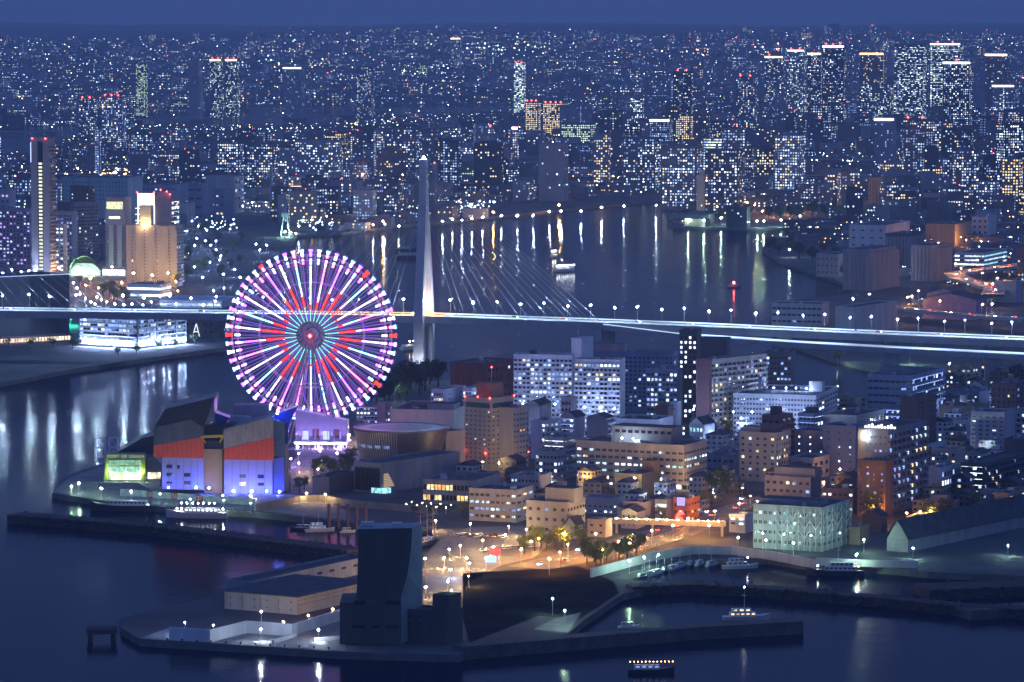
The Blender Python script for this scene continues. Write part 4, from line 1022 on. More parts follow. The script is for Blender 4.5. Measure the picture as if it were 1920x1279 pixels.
tag(wall_line('promenade_wall', [(478, 946), (560, 930), (600, 928), (660, 938), (800, 950)], 1.2, GZ + 3.4, PAVE, GZ), 'pale promenade wall along the inner harbour below the museum', 'wall')
for i, x in enumerate((617, 635, 652, 669, 686)):
    p = P(x, 992 + i * .6, 0); r = put('mooring_pile', None, None, (p.x, p.y, 0))
    b = MB(); b.tube((0, 0, -2), (0, 0, 12), .8, n=8); b.lathe([(1.0, 12), (1.0, 12.5), (.2, 12.9)], n=8); r.data = None
    bpy.data.objects.remove(r); o = b.build('mooring_pile', W_BROWN, None, (p.x, p.y, 0))
    tag(o, 'tall round mooring pile in the inner harbour, %s from the left of five' % ['first', 'second', 'third', 'fourth', 'fifth'][i], 'pile', 'mooring piles of the inner harbour')
# ================================================================ foreground pier
fo = P(695, 1210, GZ)
tower = root('flood_gate_tower', 'tall dark flared concrete flood gate tower on the foreground pier', 'tower', fo)
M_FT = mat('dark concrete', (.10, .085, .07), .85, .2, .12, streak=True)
yaw = rad(-22)
tower.rotation_euler = (0, 0, 0)
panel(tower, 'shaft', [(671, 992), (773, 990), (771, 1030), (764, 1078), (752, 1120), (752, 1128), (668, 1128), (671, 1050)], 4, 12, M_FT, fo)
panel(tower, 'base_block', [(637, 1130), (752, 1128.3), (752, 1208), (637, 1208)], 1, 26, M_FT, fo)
def face(r, name, pts, m, o):
    b = MB(); b.add([D(x, y, Y) - o for x, y, Y in pts], [tuple(range(len(pts)))]); return b.build(name, m, r)
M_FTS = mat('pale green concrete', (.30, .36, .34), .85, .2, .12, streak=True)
y0, y1 = fo.y + 3.9, fo.y + 32
b = MB()
prof = [(773, 990), (771, 1030), (764, 1078), (752, 1120), (752, 1206)]
fr = [D(x, y, y0) - fo for x, y in prof]; bk = [Vector((fr[0].x + 3.6, 20, f.z)) for f in fr]
for i in range(4): b.quad(fr[i], fr[i + 1], bk[i + 1], bk[i])
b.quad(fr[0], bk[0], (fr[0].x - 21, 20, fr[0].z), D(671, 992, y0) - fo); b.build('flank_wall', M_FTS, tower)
for x0, x1, ya_, yb_ in ((663, 686, 1127, 1134), (723, 750, 1127, 1134), (660, 685, 1172, 1178), (698, 711, 1172, 1178), (724, 747, 1172, 1178)):
    panel(tower, 'opening', [(x0, ya_), (x1, ya_), (x1, yb_), (x0, yb_)], .85, .12, GLASS, fo)
for x in (688, 706, 724, 742, 758):
    yb_ = 1127 if x < 750 else 1095
    panel(tower, 'panel_joint', [(x, 993), (x + .7, 993), (x + .7, yb_), (x, yb_)], 3.9, .12, DSTEEL, fo)
for y in (1024, 1058, 1092): panel(tower, 'panel_joint', [(672, y), (757, y), (757, y + .7), (672, y + .7)], 3.88, .11, DSTEEL, fo)
for x in (655, 676, 697, 718, 739): panel(tower, 'panel_joint', [(x, 1136), (x + .7, 1136), (x + .7, 1206), (x, 1206)], .9, .12, DSTEEL, fo)
b = MB(); zr = fr[0].z
for i in range(12): b.tube((D(672, 992, y0) - fo).x and (D(672 + i * 9, 992, y0) - fo), (D(672 + i * 9, 992, y0) - fo) + Vector((0, 0, 1.2)), .06, n=4)
b.tube(D(672, 992, y0) - fo + Vector((0, 0, 1.2)), D(771, 992, y0) - fo + Vector((0, 0, 1.2)), .06, n=4); b.build('roof_railing', STEEL, tower, kind='stuff'); b = MB()
b.box(-4, 1, 9, 13, zr, zr + 1.6); b.build('roof_unit', STEEL, tower); b = MB(); b.box(8, 12, 9, 14, zr, zr + 1.2); b.build('roof_unit', STEEL, tower)
r, w, d, h = B('pump_house', 'dark pump house with raised roof edge joined to the flood gate tower', 760, 836, 868, 1210, 1152, 30, M_FT, 2, F('win', 4, .0, .4, .14, z0=.5), NONE, clutter=0)
b = MB(); b.box(-w * .45, -.6, d * .3, d - .6, h, h + 7); b.build('upper_room', M_FT, r)
b = MB(); b.octa((-w * .2, d * .8, h + 8), .5); b.build('roof_lamp', glow('dim green lamp', (.3, 1, .6), 14, sampled=True), r)
r, w, d, h = B('warehouse', 'long low pier warehouse with pale front and dark shed roof', 421, 557, 690, 1153, 1122, 30, W_BEIGE, 2, F('win', 6, .0, .12, .18), F('win', 24, .0, .3, .22, z0=.45), roof=ROOF, clutter=0, parapet=.5)
for i in range(1, 4): b = MB(); b.box(-w * i / 4 - .15, -w * i / 4 + .15, -.25, -.02, 0, h - .5); b.build('pilaster', W_GREY, r)
b = MB(); b.box(-w - 1.5, 1.2, -1.4, d + 1, h + .52, h + .95); b.build('roof_slab', ROOF, r)
B('warehouse', 'second longer dark roofed warehouse behind the pale fronted one', 424, 470, 700, 1122, 1094, 30, W_GREY, 1, NONE, F('win', 10, .0, .4, .3, z0=.4), clutter=0)
# terrace walls of the plaza
for nm, lab, pts, z in (('terrace_wall', 'white terrace wall lit by the first plaza lamp', [(318, 1176), (392, 1180)], 5.2), ('terrace_wall', 'long white terrace wall along the plaza below the warehouse', [(392, 1181), (462, 1164), (548, 1170), (556, 1168)], 5.0), ('terrace_wall', 'white terrace wall rising from warehouse corner to the tower', [(556, 1168), (640, 1142)], 4.6), ('parapet_wall', 'low pale parapet wall stepping across the lower plaza', [(512, 1200), (556, 1186)], 1.6), ('parapet_wall', 'low pale parapet wall in front of the tower steps', [(588, 1196), (638, 1192)], 1.5)):
    tag(wall_line(nm, pts, .8, GZ + z, W_WHITE, GZ), lab, 'wall')
pav = MB(); g = gp([(262, 1197), (318, 1177), (392, 1182), (470, 1165), (556, 1170), (640, 1144), (648, 1220)], GZ + .03)
tr = tessellate_polygon([[Vector((p[0], p[1], 0)) for p in g]]); hi = [(p[0], p[1], GZ + .03) for p in g]
pav.add(hi, [t if orient(hi, t) else t[::-1] for t in tr]); struct(pav.build('plaza_paving', PAVE))
pav = MB(); g = gp([(868, 1075), (1085, 1062), (1150, 1090), (1160, 1112), (1088, 1160), (1010, 1155), (880, 1205), (868, 1160)], GZ + .03)
tr = tessellate_polygon([[Vector((p[0], p[1], 0)) for p in g]]); hi = [(p[0], p[1], GZ + .03) for p in g]
pav.add(hi, [t if orient(hi, t) else t[::-1] for t in tr]); struct(pav.build('field', EARTH))
# ================================================================ left bank: hotels and resort
W_WARMG = mat('warm grey tile', (.36, .31, .30), .8, .15, .1, streak=True)
r, w, d, h = B('hotel_tower', 'very tall slim brown hotel tower with a lit stair column and red lamps', 60, 93, 105, 530, 262, 24, W_WARMG, 34, NONE, F('bal', 4, .2, .6, .5, 'cool'), clutter=1, parapet=2)
b = MB(); b.box(-w * .62, -w * .32, -.15, -.01, 0, h * .985); b.build('stair_recess', mat('dark recess', (.03, .03, .04)), r)
for i in range(33): b = MB(); b.box(-w * .56, -w * .36, -.3, -.16, h * .01 + i * h * .84 / 33, h * .01 + i * h * .84 / 33 + h * .014); b.build('stair_window', glow('stair light', (.95, .92, .68), 1.3), r)
for x in (-w * .9, -w * .15): rlamp(r, (x, -.8, h + 1), rr=.8)
b = MB(); b.box(-w - .25, -w + .35, -.4, -.01, h * .84, h * .98); b.build('corner_light', glow('corner light', (.5, .6, 1.0), 2.0), r)
B('apartment_block', 'wide violet tinted flats with scattered lights at the left edge', -20, 57, 61, 505, 392, 14, mat('violet grey tile', (.30, .25, .42), .8, .15, .1), 15, F('bal', 12, .36, .5, .45, 'violet'), NONE, depth=16)
B('apartment_block', 'pale violet flats low at the far left edge', -20, 18, 30, 470, 358, 14, W_PALE, 10, F('win', 5, .2, .5, .4, 'violet'), NONE, depth=20)
B('apartment_block', 'pale blue flats between the tall tower and the brown flats', 104, 136, 140, 500, 398, 14, W_PALE, 14, F('bal', 6, .22, .5, .45, 'blue'), NONE, depth=15, huts=((.5, .4, 14, 8, 10, W_DARK),), clutter=1)
B('apartment_block', 'narrow pale stair block with bright windows beside the tall tower', 104, 120, 124, 515, 422, 14, W_WHITE, 12, F('win', 2, .7, .5, .4, 'strong'), NONE, depth=10)
B('apartment_block', 'brown flats with continuous pale balconies left of the hotels', 133, 137, 185, 492, 382, -40, W_WARMG, 15, F('bal', 9, .1, .5, .4, 'cool'), NONE, depth=14, clutter=1)
B('apartment_block', 'dark brown upper block behind the brown balcony flats', 133, 168, 176, 470, 350, 16, W_BROWN, 16, F('win', 5, .12, .25, .25, 'strong'), F('bal', 3, .2, .6, .5), depth=14)
r, w, d, h = B('hotel_tower', 'two tone hotel with yellow lit crown and illuminated name sign', 199, 235, 241, 518, 372, 14, W_WARMG, 18, F('win', 2, .12, .5, .5, 'cool', z1=.62), NONE, depth=18, clutter=2)
b = MB(); b.box(-w * .95, -w * .1, -.3, -.02, h * .86, h * .955); b.build('crown_glazing', glow('crown light', (.9, .9, .55), 1.2, var=.4), r)
b = MB(); b.box(-w - .2, .2, -.7, -.31, h * .66, h * .85); b.build('crown_panel', W_PALE, r)
b = MB(); b.box(-w * .8, -w * .25, -.95, -.72, h * .74, h * .765); b.build('name_sign', glow('sign white', (.95, .97, 1), 4.5), r)
for q in (.28, .72): b = MB(); b.box(-w * q - 2.4, -w * q + 2.4, -.6, -.02, 0, h * .655); b.build('white_pier', W_WHITE, r)
b = MB()
for i in range(16):
    for q in (.05, .5, .93): b.box(-w * q - 2.1, -w * q + 2.1, -1.2, -.62, h * .02 + i * h * .039, h * .02 + i * h * .039 + 1.0)
b.build('balconies', W_GREY, r, kind='stuff')
r, w, d, h = B('hotel_tower', 'grey hotel with rounded top, glowing white frames and red roof lamps', 259, 322, 337, 515, 372, 16, W_WARMG, 14, NONE, F('cor', 3, .6, .6, .4, 'strong'), clutter=1)
GF = glow('frame light', (1.0, .97, .88), 2.2)
b = MB(); b.box(-w, -w * .5, -.4, -.02, h * .9, h + 4.5); b.build('lit_crown', glow('crown white', (1.0, .97, .85), 2.6, var=.3), r)
for z in (.62, .7, .78, .86): b = MB(); b.box(-w - 2, -w * .5, -1.6, -.42, h * z, h * z + .7); b.build('lit_frame', GF, r)
for q in (.98, .82, .66, .5): b = MB(); b.box(-w * q - .3, -w * q + .3, -1.2, -.42, h * .5, h * .9); b.build('lit_mullion', GF, r)
b = MB(); n = 14; pts = [(-w * .48, h)] + [(-w * .24 + w * .24 * math.cos(math.pi * (1 - k / n)), h + 6 * math.sin(math.pi * k / n)) for k in range(1, n)] + [(0, h)]
b.slab(pts, d); b.build('rounded_top', W_WARMG, r)
for x, z in ((-w, 5.5), (-w * .5, 5.5), (-w * .3, 8), (-w * .12, 6.5), (-1, 4), (6, -6)): rlamp(r, (x, -1, h + z), rr=.85)
r, w, d, h = B('hotel', 'broad beige ribbed hotel with columns of small windows before the grey hotel', 237, 330, 343, 538, 425, 15, W_BEIGE, 16, F('win', 4, .08, .08, .4, 'cool'), F('bal', 3, .1, .5, .4, 'cool'), clutter=3)
for q in (.15, .42, .8): b = MB(); b.box(-w * q - .4, -w * q + .4, -.9, -.02, 0, h); b.build('rib', W_BEIGE, r)
b = MB(); b.box(-w * .72, -w * .5, .5, 8, h, h + 19, 0, 1); b.build('lift_tower', [mat('cream panel', (.75, .72, .5), .7, .1, .1), W_DARK], r)
for x in (-w * .64, -w * .58): rlamp(r, (x, -3.2, h + 1.4), L_WARM, .18, 'flood_lamp')
# green dome hall
do = P(158, 518, GZ); dome = root('dome_hall', 'green lit shell roofed concert hall between the hotels', 'hall', do)
b = MB(); n = 16; R_ = 15.5
for j in range(8):
    for k in range(n):
        def pt(jj, kk):
            a = math.pi * (.12 + .76 * kk / n); q = jj / 8.0
            return (-R_ * 1.0 * math.cos(a) * (1 - .12 * q), 22 * q, (R_ * 1.25 * math.sin(a) - 4 + 3) * (1 - .45 * q * q) + 1)
        b.quad(pt(j, k), pt(j, k + 1), pt(j + 1, k + 1), pt(j + 1, k))
b.build('shell_roof', mat('pale green membrane', (.45, .65, .3), .6, .2, .2), dome)
b = MB(); b.slab([(-15, 0), (15, 0), (15, 5), (8, 12), (-8, 12), (-15, 5)], 1.2); b.build('front_wall', W_PALE, dome, (0, 4, 0))
for x in (-9, 0, 9): b = MB(); b.octa((x, -3.5, 3), .3); b.build('flood_lamp', L_GREEN, dome)
B('entrance_canopy', 'white glowing entrance canopy beside the green hall', 192, 235, 240, 520, 503, 10, W_WHITE, 1, F('win', 3, 1.0, .95, .7, 'strong'), NONE, depth=10, clutter=0)
# dark ribbed block at the left with its row of roof lights
r, w, d, h = B('theatre_block', 'huge windowless black ribbed block at the left edge', -70, -52, 131, 648, 524, -35, W_DARK, 1, NONE, NONE, depth=40, clutter=4)
RIB = mat('dark rib', (.05, .055, .075), .6, .15, .3)
for i in range(46): b = MB(); b.box((i + .5) * w / 46 - .35, (i + .5) * w / 46 + .35, -.5, -.02, 0, h - 1); b.build('rib', RIB, r)
b = MB(); b.box(0, w, -.35, -.05, h + .95, h + 1.25); b.build('roof_light_line', glow('roof light line', (.5, .62, 1.0), 1.8), r)
b = MB()
for i in range(24): b.box(w * (.25 + i * .03), w * (.25 + i * .03) + w * .022, -6.1, -5.9, 1.2, 4.2)
b.build('ground_floor_windows', glow('foyer light', (1.0, .78, .55), 1.5, var=.6, scale=.2), r, kind='stuff')
b = MB(); b.box(w * .1, w, -6, -.5, .1, 6.0); b.build('foyer', W_BROWN, r)
# hotel with lit galleries on the waterfront
r, w, d, h = B('gallery_hotel', 'low waterfront hotel with seven bright blue white galleries round its corner', 150, 257, 346, 654, 590, 33, W_GREY, 7, F('cor', 16, .72, .85, .55, 'blue'), F('cor', 14, .72, .8, .55, 'blue'), clutter=5)
for i in range(6): b = MB(); b.box(.2, 1.7, d * i / 5 - .5, d * i / 5 + .5, 0, h); b.build('pier', W_GREY, r)
for i in range(9): q = -w * .9 + i * w * .1; b = MB(); b.octa((q, -2.6, 3.5), .45); b.build('gallery_lamp', L_BLUEW, r); b = MB(); b.octa((2.6, d * (i + .5) / 9, 3.5), .45); b.build('gallery_lamp', L_BLUEW, r)
B('wave_hall', 'low round shopping hall with two wavy bands of white light', 239, 300, 318, 562, 535, 18, W_PALE, 2, F('win', 4, 1.0, .98, .35, 'strong'), F('win', 2, 1.0, .95, .35, 'strong'), depth=26, clutter=2)
B('station_roof', 'long pale blue station roof behind the bridge deck', 300, 415, 428, 578, 566, 10, W_WHITE, 1, F('win', 8, .9, .9, .4, 'blue'), NONE, roof=mat('pale blue roof', (.35, .42, .6), .5, .1, .1), depth=60, clutter=0)
B('shed', 'low shed with violet light beside the waterfront under the bridge', 346, 402, 420, 632, 600, 16, W_DARK, 2, F('win', 5, .15, .4, .3, 'violet'), NONE, depth=22)
B('shed', 'grey flat roofed shed with lit roof edge left of the wheel', 405, 432, 440, 628, 594, 16, W_PALE, 2, F('win', 3, .5, .7, .3, 'blue'), NONE, depth=20)
for j, (x, y) in enumerate(((362, 628), (372, 628))):
    pass
ao2 = P(367, 632, GZ); af = root('light_frame', 'white glowing triangular frame on the waterfront under the bridge', 'sculpture', ao2)
for xa_, xb_ in ((361, 368), (374, 368), (364, 371)): 
    b = MB(); b.tube(D(xa_, 631 if xa_ != 364 else 622, ao2.y) - ao2, D(xb_, 607 if xa_ != 364 else 622, ao2.y) - ao2, .35, n=4); b.build('light_tube', glow('tube light', (.9, .95, 1), 1.3), af)
B('studio_shed', 'big pale teal studio shed behind the hotels', 116, 240, 252, 430, 335, 12, W_TEAL, 5, F('win', 20, .0, .3, .3, z0=.55), NONE, depth=60, clutter=2)
B('studio_shed', 'long grey studio shed right of the pale teal one', 200, 330, 345, 425, 348, 12, W_BLUE, 4, F('win', 16, .05, .4, .3, 'cool', z0=.5), NONE, depth=50)
B('studio_shed', 'tall slate industrial hall with vertical ribs right of the hotels', 338, 380, 400, 418, 345, 20, W_BLUE, 4, F('win', 3, .1, .7, .2, 'cool'), NONE, clutter=2)
B('studio_shed', 'white ribbed industrial hall, tallest of the group', 385, 440, 458, 400, 332, 18, W_PALE, 4, NONE, F('win', 3, .2, .5, .3), clutter=2)
B('studio_shed', 'slate hall with lit yard in front of the white ribbed hall', 372, 420, 440, 412, 358, 18, W_BLUE, 3, F('win', 6, .3, .5, .2, 'cool'), NONE, clutter=2)
r, w, d, h = B('apartment_block', 'dark flats with many lights and an amber lit stair column right of the industrial halls', 509, 635, 650, 418, 352, 8, W_DARK, 11, F('win', 22, .42, .45, .5, 'cool'), NONE, depth=18)
b = MB(); b.box(-w * .56, -w * .525, -.3, -.1, 2, h); b.build('stair_light', glow('amber stair', (1.0, .72, .35), 1.5), r)
b = MB(); b.box(-w * .72, -w * .35, .0, .5, h + 1, h + 1.8); b.build('roof_light_line', glow('roof amber', (1.0, .72, .4), 2.2), r)
B('apartment_block', 'dark flats with white lights above the left river bank', 635, 700, 712, 402, 355, 8, W_DARK, 8, F('win', 12, .4, .45, .5, 'cool'), NONE, depth=18)
ch = P(509, 402, GZ); c_ = root('chimney', 'slim pale chimney rising beside the dark flats', 'chimney', ch)
b = MB(); b.lathe([(2.6, 0), (1.9, Zat(308, ch.y) - GZ), (1.5, Zat(308, ch.y) - GZ)], n=12); b.build('stack', W_PALE, c_)
b = MB(); b.lathe([(2.9, Zat(315, ch.y) - GZ), (2.9, Zat(313, ch.y) - GZ), (2.0, Zat(313, ch.y) - GZ)], n=12); b.build('platform', STEEL, c_)
ch = P(815, 402, GZ); c_ = root('chimney', 'pale square chimney just right of the bridge pylon', 'chimney', ch)
b = MB(); b.box(-3.4, 3.4, -3, 3, 0, Zat(307, ch.y) - GZ); b.build('stack', W_BLUE, c_)
b = MB(); b.octa((0, -3.4, Zat(305, ch.y) - GZ), 1.0); b.build('warning_lamp', L_RED, c_)
# quay crane, green lit
cr = P(535, 444, GZ); crn = root('harbour_crane', 'green lit harbour crane at the river mouth', 'crane', cr)
for sx in (-5, 5): b = MB(); b.tube((sx, 0, 0), (sx * .4, 0, 22), .6, n=5); b.build('leg', W_TEAL, crn)
b = MB(); b.box(-4, 4, -3, 3, 22, 27); b.build('cab', W_TEAL, crn)
b = MB(); b.tube((0, 0, 26), (6, 0, 58), .8, .4, n=5); b.tube((6, 0, 58), (-4, 0, 40), .3, n=4); b.build('jib', W_TEAL, crn)
b = MB(); b.octa((0, -6, 6), .8); b.build('work_lamp', L_GREEN, crn)

# ================================================================ right bank
B('silo_block', 'dark ribbed silo building on the right bank', 1580, 1628, 1680, 545, 470, 26, W_GREY, 3, NONE, NONE, clutter=2)
B('silo_block', 'tall dark grey silo with vertical ribs on the right bank', 1708, 1750, 1782, 528, 462, 26, W_GREY, 3, NONE, NONE, clutter=2)
B('warehouse', 'pale warehouse with lit front and orange stripe on the right bank', 1592, 1660, 1706, 470, 424, 20, W_WHITE, 3, F('win', 4, .0, .3, .2), NONE, clutter=2)
B('warehouse', 'tan warehouse lit orange on the right bank', 1735, 1790, 1822, 462, 422, 22, W_TAN, 3, NONE, NONE, clutter=2)
B('office_block', 'white stepped office on the right bank', 1822, 1852, 1868, 455, 408, 22, W_WHITE, 4, F('win', 3, .1, .4, .4), NONE, clutter=1)
B('silo_block', 'dark blue storage block behind the silos', 1660, 1700, 1730, 500, 440, 24, W_DARK, 3, F('win', 3, .1, .3, .3, 'cyan'), NONE)
B('warehouse', 'low pale warehouse row at the tip of the right bank', 1530, 1572, 1600, 520, 478, 24, W_GREY, 3, F('win', 5, .08, .3, .3), NONE)
B('ship_office', 'low white office with dark sloped roof beside the bridge', 1447, 1540, 1568, 612, 572, 16, W_PALE, 3, F('win', 10, .02, .8, .3), NONE, depth=30, clutter=2)
B('warehouse', 'pale blank warehouse beside the bridge on the right bank', 1566, 1602, 1682, 628, 578, 30, W_PALE, 2, NONE, NONE, clutter=1)
B('warehouse', 'dark pitched hall with violet gable end by the motorway loop', 1730, 1830, 1858, 600, 562, 18, mat('violet wall', (.28, .24, .4)), 2, NONE, NONE, depth=40, gable=5)
B('warehouse', 'dark pitched hall behind, nearer the loop road', 1738, 1800, 1835, 572, 552, 22, mat('violet wall', (.28, .24, .4)), 2, NONE, NONE, depth=40, gable=5)
B('market_hall', 'brightly lit white terminal with curved front beside the motorway', 1790, 1845, 1888, 502, 476, 22, W_WHITE, 3, F('win', 6, .9, .95, .35, 'strong'), F('win', 5, .8, .9, .35, 'cyan'), clutter=1)
B('apartment_tower', 'dark slab of flats on the right edge above the bridge', 1906, 1935, 1945, 560, 465, 20, W_DARK, 10, F('win', 4, .1, .4, .4), NONE, depth=14)
B('storehouse', 'teal lit storehouse by the loop road', 1862, 1905, 1915, 568, 530, 22, W_TEAL, 2, NONE, NONE, depth=18)
B('cement_works', 'pale cement silos lit yellow green at the far end of the river', 1306, 1350, 1356, 396, 330, 14, W_BEIGE, 4, NONE, NONE, depth=20, huts=((.3, .5, 12, 12, 8),))
B('factory', 'long low shed with glittering yard lights on the spit', 1262, 1330, 1352, 420, 404, 12, W_GREY, 1, F('win', 10, .3, .5, .3, 'cyan'), NONE, depth=40)
B('apartment_tower', 'lone amber fronted tower of flats behind the spit', 1628, 1652, 1680, 400, 334, 26, W_TAN, 13, F('win', 4, .02, .4, .4, 'warm'), F('win', 10, .35, .5, .45, 'cool'), clutter=1)
B('stadium_hall', 'long flood lit white hall with red corner sign behind the spit', 1506, 1612, 1625, 356, 334, 10, W_WHITE, 2, F('win', 12, 1.0, .95, .7, 'strong'), NONE, depth=80, clutter=0)
for o, w, d, h, t in ALLB:
    if o.name.startswith('silo_block'):
        for i in range(6): b = MB(); b.tube((-w + (i + .5) * w / 6, .6, 0), (-w + (i + .5) * w / 6, .6, h - 2), w / 13, n=10); b.build('silo_rib', W_GREY, o)
        for i in range(6): b = MB(); b.tube((-.6, (i + .5) * d / 6, 0), (-.6, (i + .5) * d / 6, h - 2), d / 13, n=10); b.build('silo_rib', W_GREY, o)
# motorway loop on the right bank
lp = [(1568 + 60, 572, 12), (1700, 578, 12), (1760, 585, 13), (1840, 592, 14), (1930, 598, 16)]
ml = root('motorway_ramp', 'orange lit motorway ramp sweeping along the right bank', 'ramp', (P(*lp[0]).x, P(*lp[0]).y, 0)); m0 = Vector(ml.location)
b = MB(); ribbon(b, [P(*q) - m0 for q in lp], 14, 2); b.build('deck', [ROADL, BRW], ml)
lp2 = [(1930, 494, 18), (1880, 500, 18), (1830, 506, 17), (1790, 513, 16), (1800, 522, 15), (1840, 531, 15), (1868, 541, 14), (1860, 552, 14)]
ml2 = root('motorway_loop', 'curving motorway loop with red and white traffic lights', 'road', (P(*lp2[0]).x, P(*lp2[0]).y, 0)); m1 = Vector(ml2.location)
b = MB(); ribbon(b, [P(*q) - m1 for q in lp2], 20, 2); b.build('deck', [ROADL, BRW], ml2)
for i, q in enumerate(lp[:-1] + lp2):
    p = P(*q); lamp(p + Vector((0, 0, 0)), 9, L_AMBER, .7, 'amber lamp on the motorway of the right bank', 'amber lamps of the right bank motorway')
# ================================================================ the city beyond
def gz(x, y): return hill_z(x, y) if y > 9200 else GZ
LINES = [[(225, 240), (420, 243), (640, 238), (760, 228), (900, 214), (1012, 208)], [(-90, 293), (60, 291), (160, 258)], [(-60, 321), (60, 324), (262, 331)], [(520, 322), (640, 337), (860, 340)], [(1004, 342), (1352, 338)], [(1490, 299), (1700, 304)]]
def cap(u, v, Y, h):
    """low houses in front of open water and raised roads, as in the place itself"""
    for ln in LINES:
        for (x0, y0), (x1, y1) in zip(ln, ln[1:]):
            if x0 <= u <= x1:
                dv = v - (y0 + (y1 - y0) * (u - x0) / (x1 - x0))
                if -4 < dv < 120: h = min(h, max(5.0, (dv - 1) * Y / FPX))
    return h
CITYW = [mat('far wall slate', (.16, .17, .21), .85, .25, .05), mat('far wall pale', (.34, .34, .37), .85, .2, .05), mat('far wall brown', (.24, .19, .17), .85, .2, .05), mat('far wall dark', (.07, .075, .10), .8, .2, .05)]
FE = {'cool': glow('far window white', (.70, .86, 1.0), 1.9, var=.7, scale=.3), 'blue': glow('far window blue', (.36, .55, 1.0), 1.4, var=.6, scale=.3), 'dim': glow('far window dim', (.30, .48, 1.0), .75, var=.6, scale=.3),
      'warm': glow('far window warm', (1.0, .72, .34), 2.0, var=.6, scale=.3), 'hot': glow('far window bright', (.86, .95, 1.0), 4.5, var=.5, scale=.3), 'green': glow('far window green', (.70, 1.0, .45), 1.7, var=.5, scale=.3)}
FK = list(FE); FM = [FE[k] for k in FK]
def wins(rng, mb_v, mb_m, o, u, n, w, h, p, pal, fl=3.6, cw=3.4, ww=.55, wh=.5, off_=.2, bottom=2.0):
    """lit windows of one face as numpy quads: o base corner, u along, n outward"""
    nf, nc = int((h - bottom) / fl), int(w / cw)
    if nf < 1 or nc < 1: return
    m = rng.random((nf, nc)) < p
    if rng.random() < .3: m |= (rng.random((nf, 1)) < p * .5) & (rng.random((nf, nc)) < .8)
    if rng.random() < .12: m[:, rng.integers(nc)] = True
    i, j = np.nonzero(m)
    if not len(i): return
    s0 = (w - nc * cw) / 2 + (j + .5 - ww / 2) * cw; z0 = bottom + (i + .5 - wh / 2) * fl
    s1, z1 = s0 + ww * cw, z0 + wh * fl
    b0 = np.array(o, float) + np.array(n, float) * off_; u = np.array(u, float)
    def pt(s, z): 
        r = b0 + s[:, None] * u; r[:, 2] += z; return r
    mb_v.append(np.stack([pt(s0, z0), pt(s1, z0), pt(s1, z1), pt(s0, z1)], 1))
    mb_m.append(rng.choice(pal, len(i)))
def quad_mesh(name, V, Mi, mats):
    V = np.concatenate(V); Mi = np.concatenate(Mi); nq = len(V)
    me = bpy.data.meshes.new(name)
    me.vertices.add(nq * 4); me.vertices.foreach_set('co', V.reshape(-1).astype(np.float32))
    me.loops.add(nq * 4); me.loops.foreach_set('vertex_index', np.arange(nq * 4, dtype=np.int32))
    me.polygons.add(nq); me.polygons.foreach_set('loop_start', np.arange(0, nq * 4, 4, dtype=np.int32))
    me.polygons.foreach_set('material_index', Mi.astype(np.int32))
    for m in mats: me.materials.append(m)
    me.update(calc_edges=True)
    return me
def boxq(x, y, z, w, d, h, a):
    """five quads of a turned box whose front middle stands at x,y"""
    ca, sa = math.cos(a), math.sin(a)
    def t(lx, ly, lz): return (x + ca * lx - sa * ly, y + sa * lx + ca * ly, z + lz)
    p = [t(-w / 2, 0, 0), t(w / 2, 0, 0), t(w / 2, d, 0), t(-w / 2, d, 0), t(-w / 2, 0, h), t(w / 2, 0, h), t(w / 2, d, h), t(-w / 2, d, h)]
    return p, np.array([[p[0], p[1], p[5], p[4]], [p[1], p[2], p[6], p[5]], [p[2], p[3], p[7], p[6]], [p[3], p[0], p[4], p[7]], [p[4], p[5], p[6], p[7]]])
PALN = {'cool': [0, 0, 0, 1, 1, 2, 2, 2, 3, 4], 'blue': [1, 1, 2, 2, 0], 'warm': [3, 3, 3, 0], 'office': [0, 0, 4, 1, 5], 'mix': [0, 0, 1, 2, 2, 3], 'green': [5, 5, 0], 'dim': [2, 2, 1]}
RNG = np.random.default_rng(11)
def far_block(name, label, x, y, w, d, h, a, wall, p, pal, group=None, fl=3.6, cw=3.4, ww=.55, wh=.5, crown=None, red=0, cat='building', top=0):
    z = gz(x, y) - .5
    r = root(name, label, cat, (x, y, z), a, group)
    _, q = boxq(0, 0, 0, w, d, h, 0)
    put('wall', quad_mesh('wall', [q], [np.array([0, 0, 0, 0, 1])], [wall, ROOF]), r)
    V, Mi = [], []
    wins(RNG, V, Mi, (-w / 2, 0, 0), (1, 0, 0), (0, -1, 0), w, h, p, PALN[pal], fl, cw, ww, wh)
    wins(RNG, V, Mi, (w / 2, 0, 0), (0, 1, 0), (1, 0, 0), d, h, p * .8, PALN[pal], fl, cw, ww, wh)
    wins(RNG, V, Mi, (-w / 2, d, 0), (0, -1, 0), (-1, 0, 0), d, h, p * .8, PALN[pal], fl, cw, ww, wh)
    if V: put('lit_windows', quad_mesh('lit_windows', V, Mi, FM), r, kind='stuff')
    if top: b = MB(); b.box(-w * .28, w * .28, d * .2, d * .8, h + .01, h + top); b.build('rooftop_room', wall, r)
    if crown:
        b = MB(); b.box(-w / 2 - .3, w / 2 + .3, -.6, -.25, h - 5, h - 1.2); b.build('crown_light', glow('crown ' + crown, {'white': (.9, .95, 1), 'warm': (1, .8, .5), 'violet': (.6, .5, 1), 'amber': (1, .55, .2)}[crown], 7), r)
    for k in range(red):
        b = MB(); b.octa((-w / 2 + (k + .5) * w / red, 0, h + top * (k % 2) + 2), 2.0); b.build('warning_lamp', glow('far red lamp', (1.0, .06, .05), 14), r)
    return r
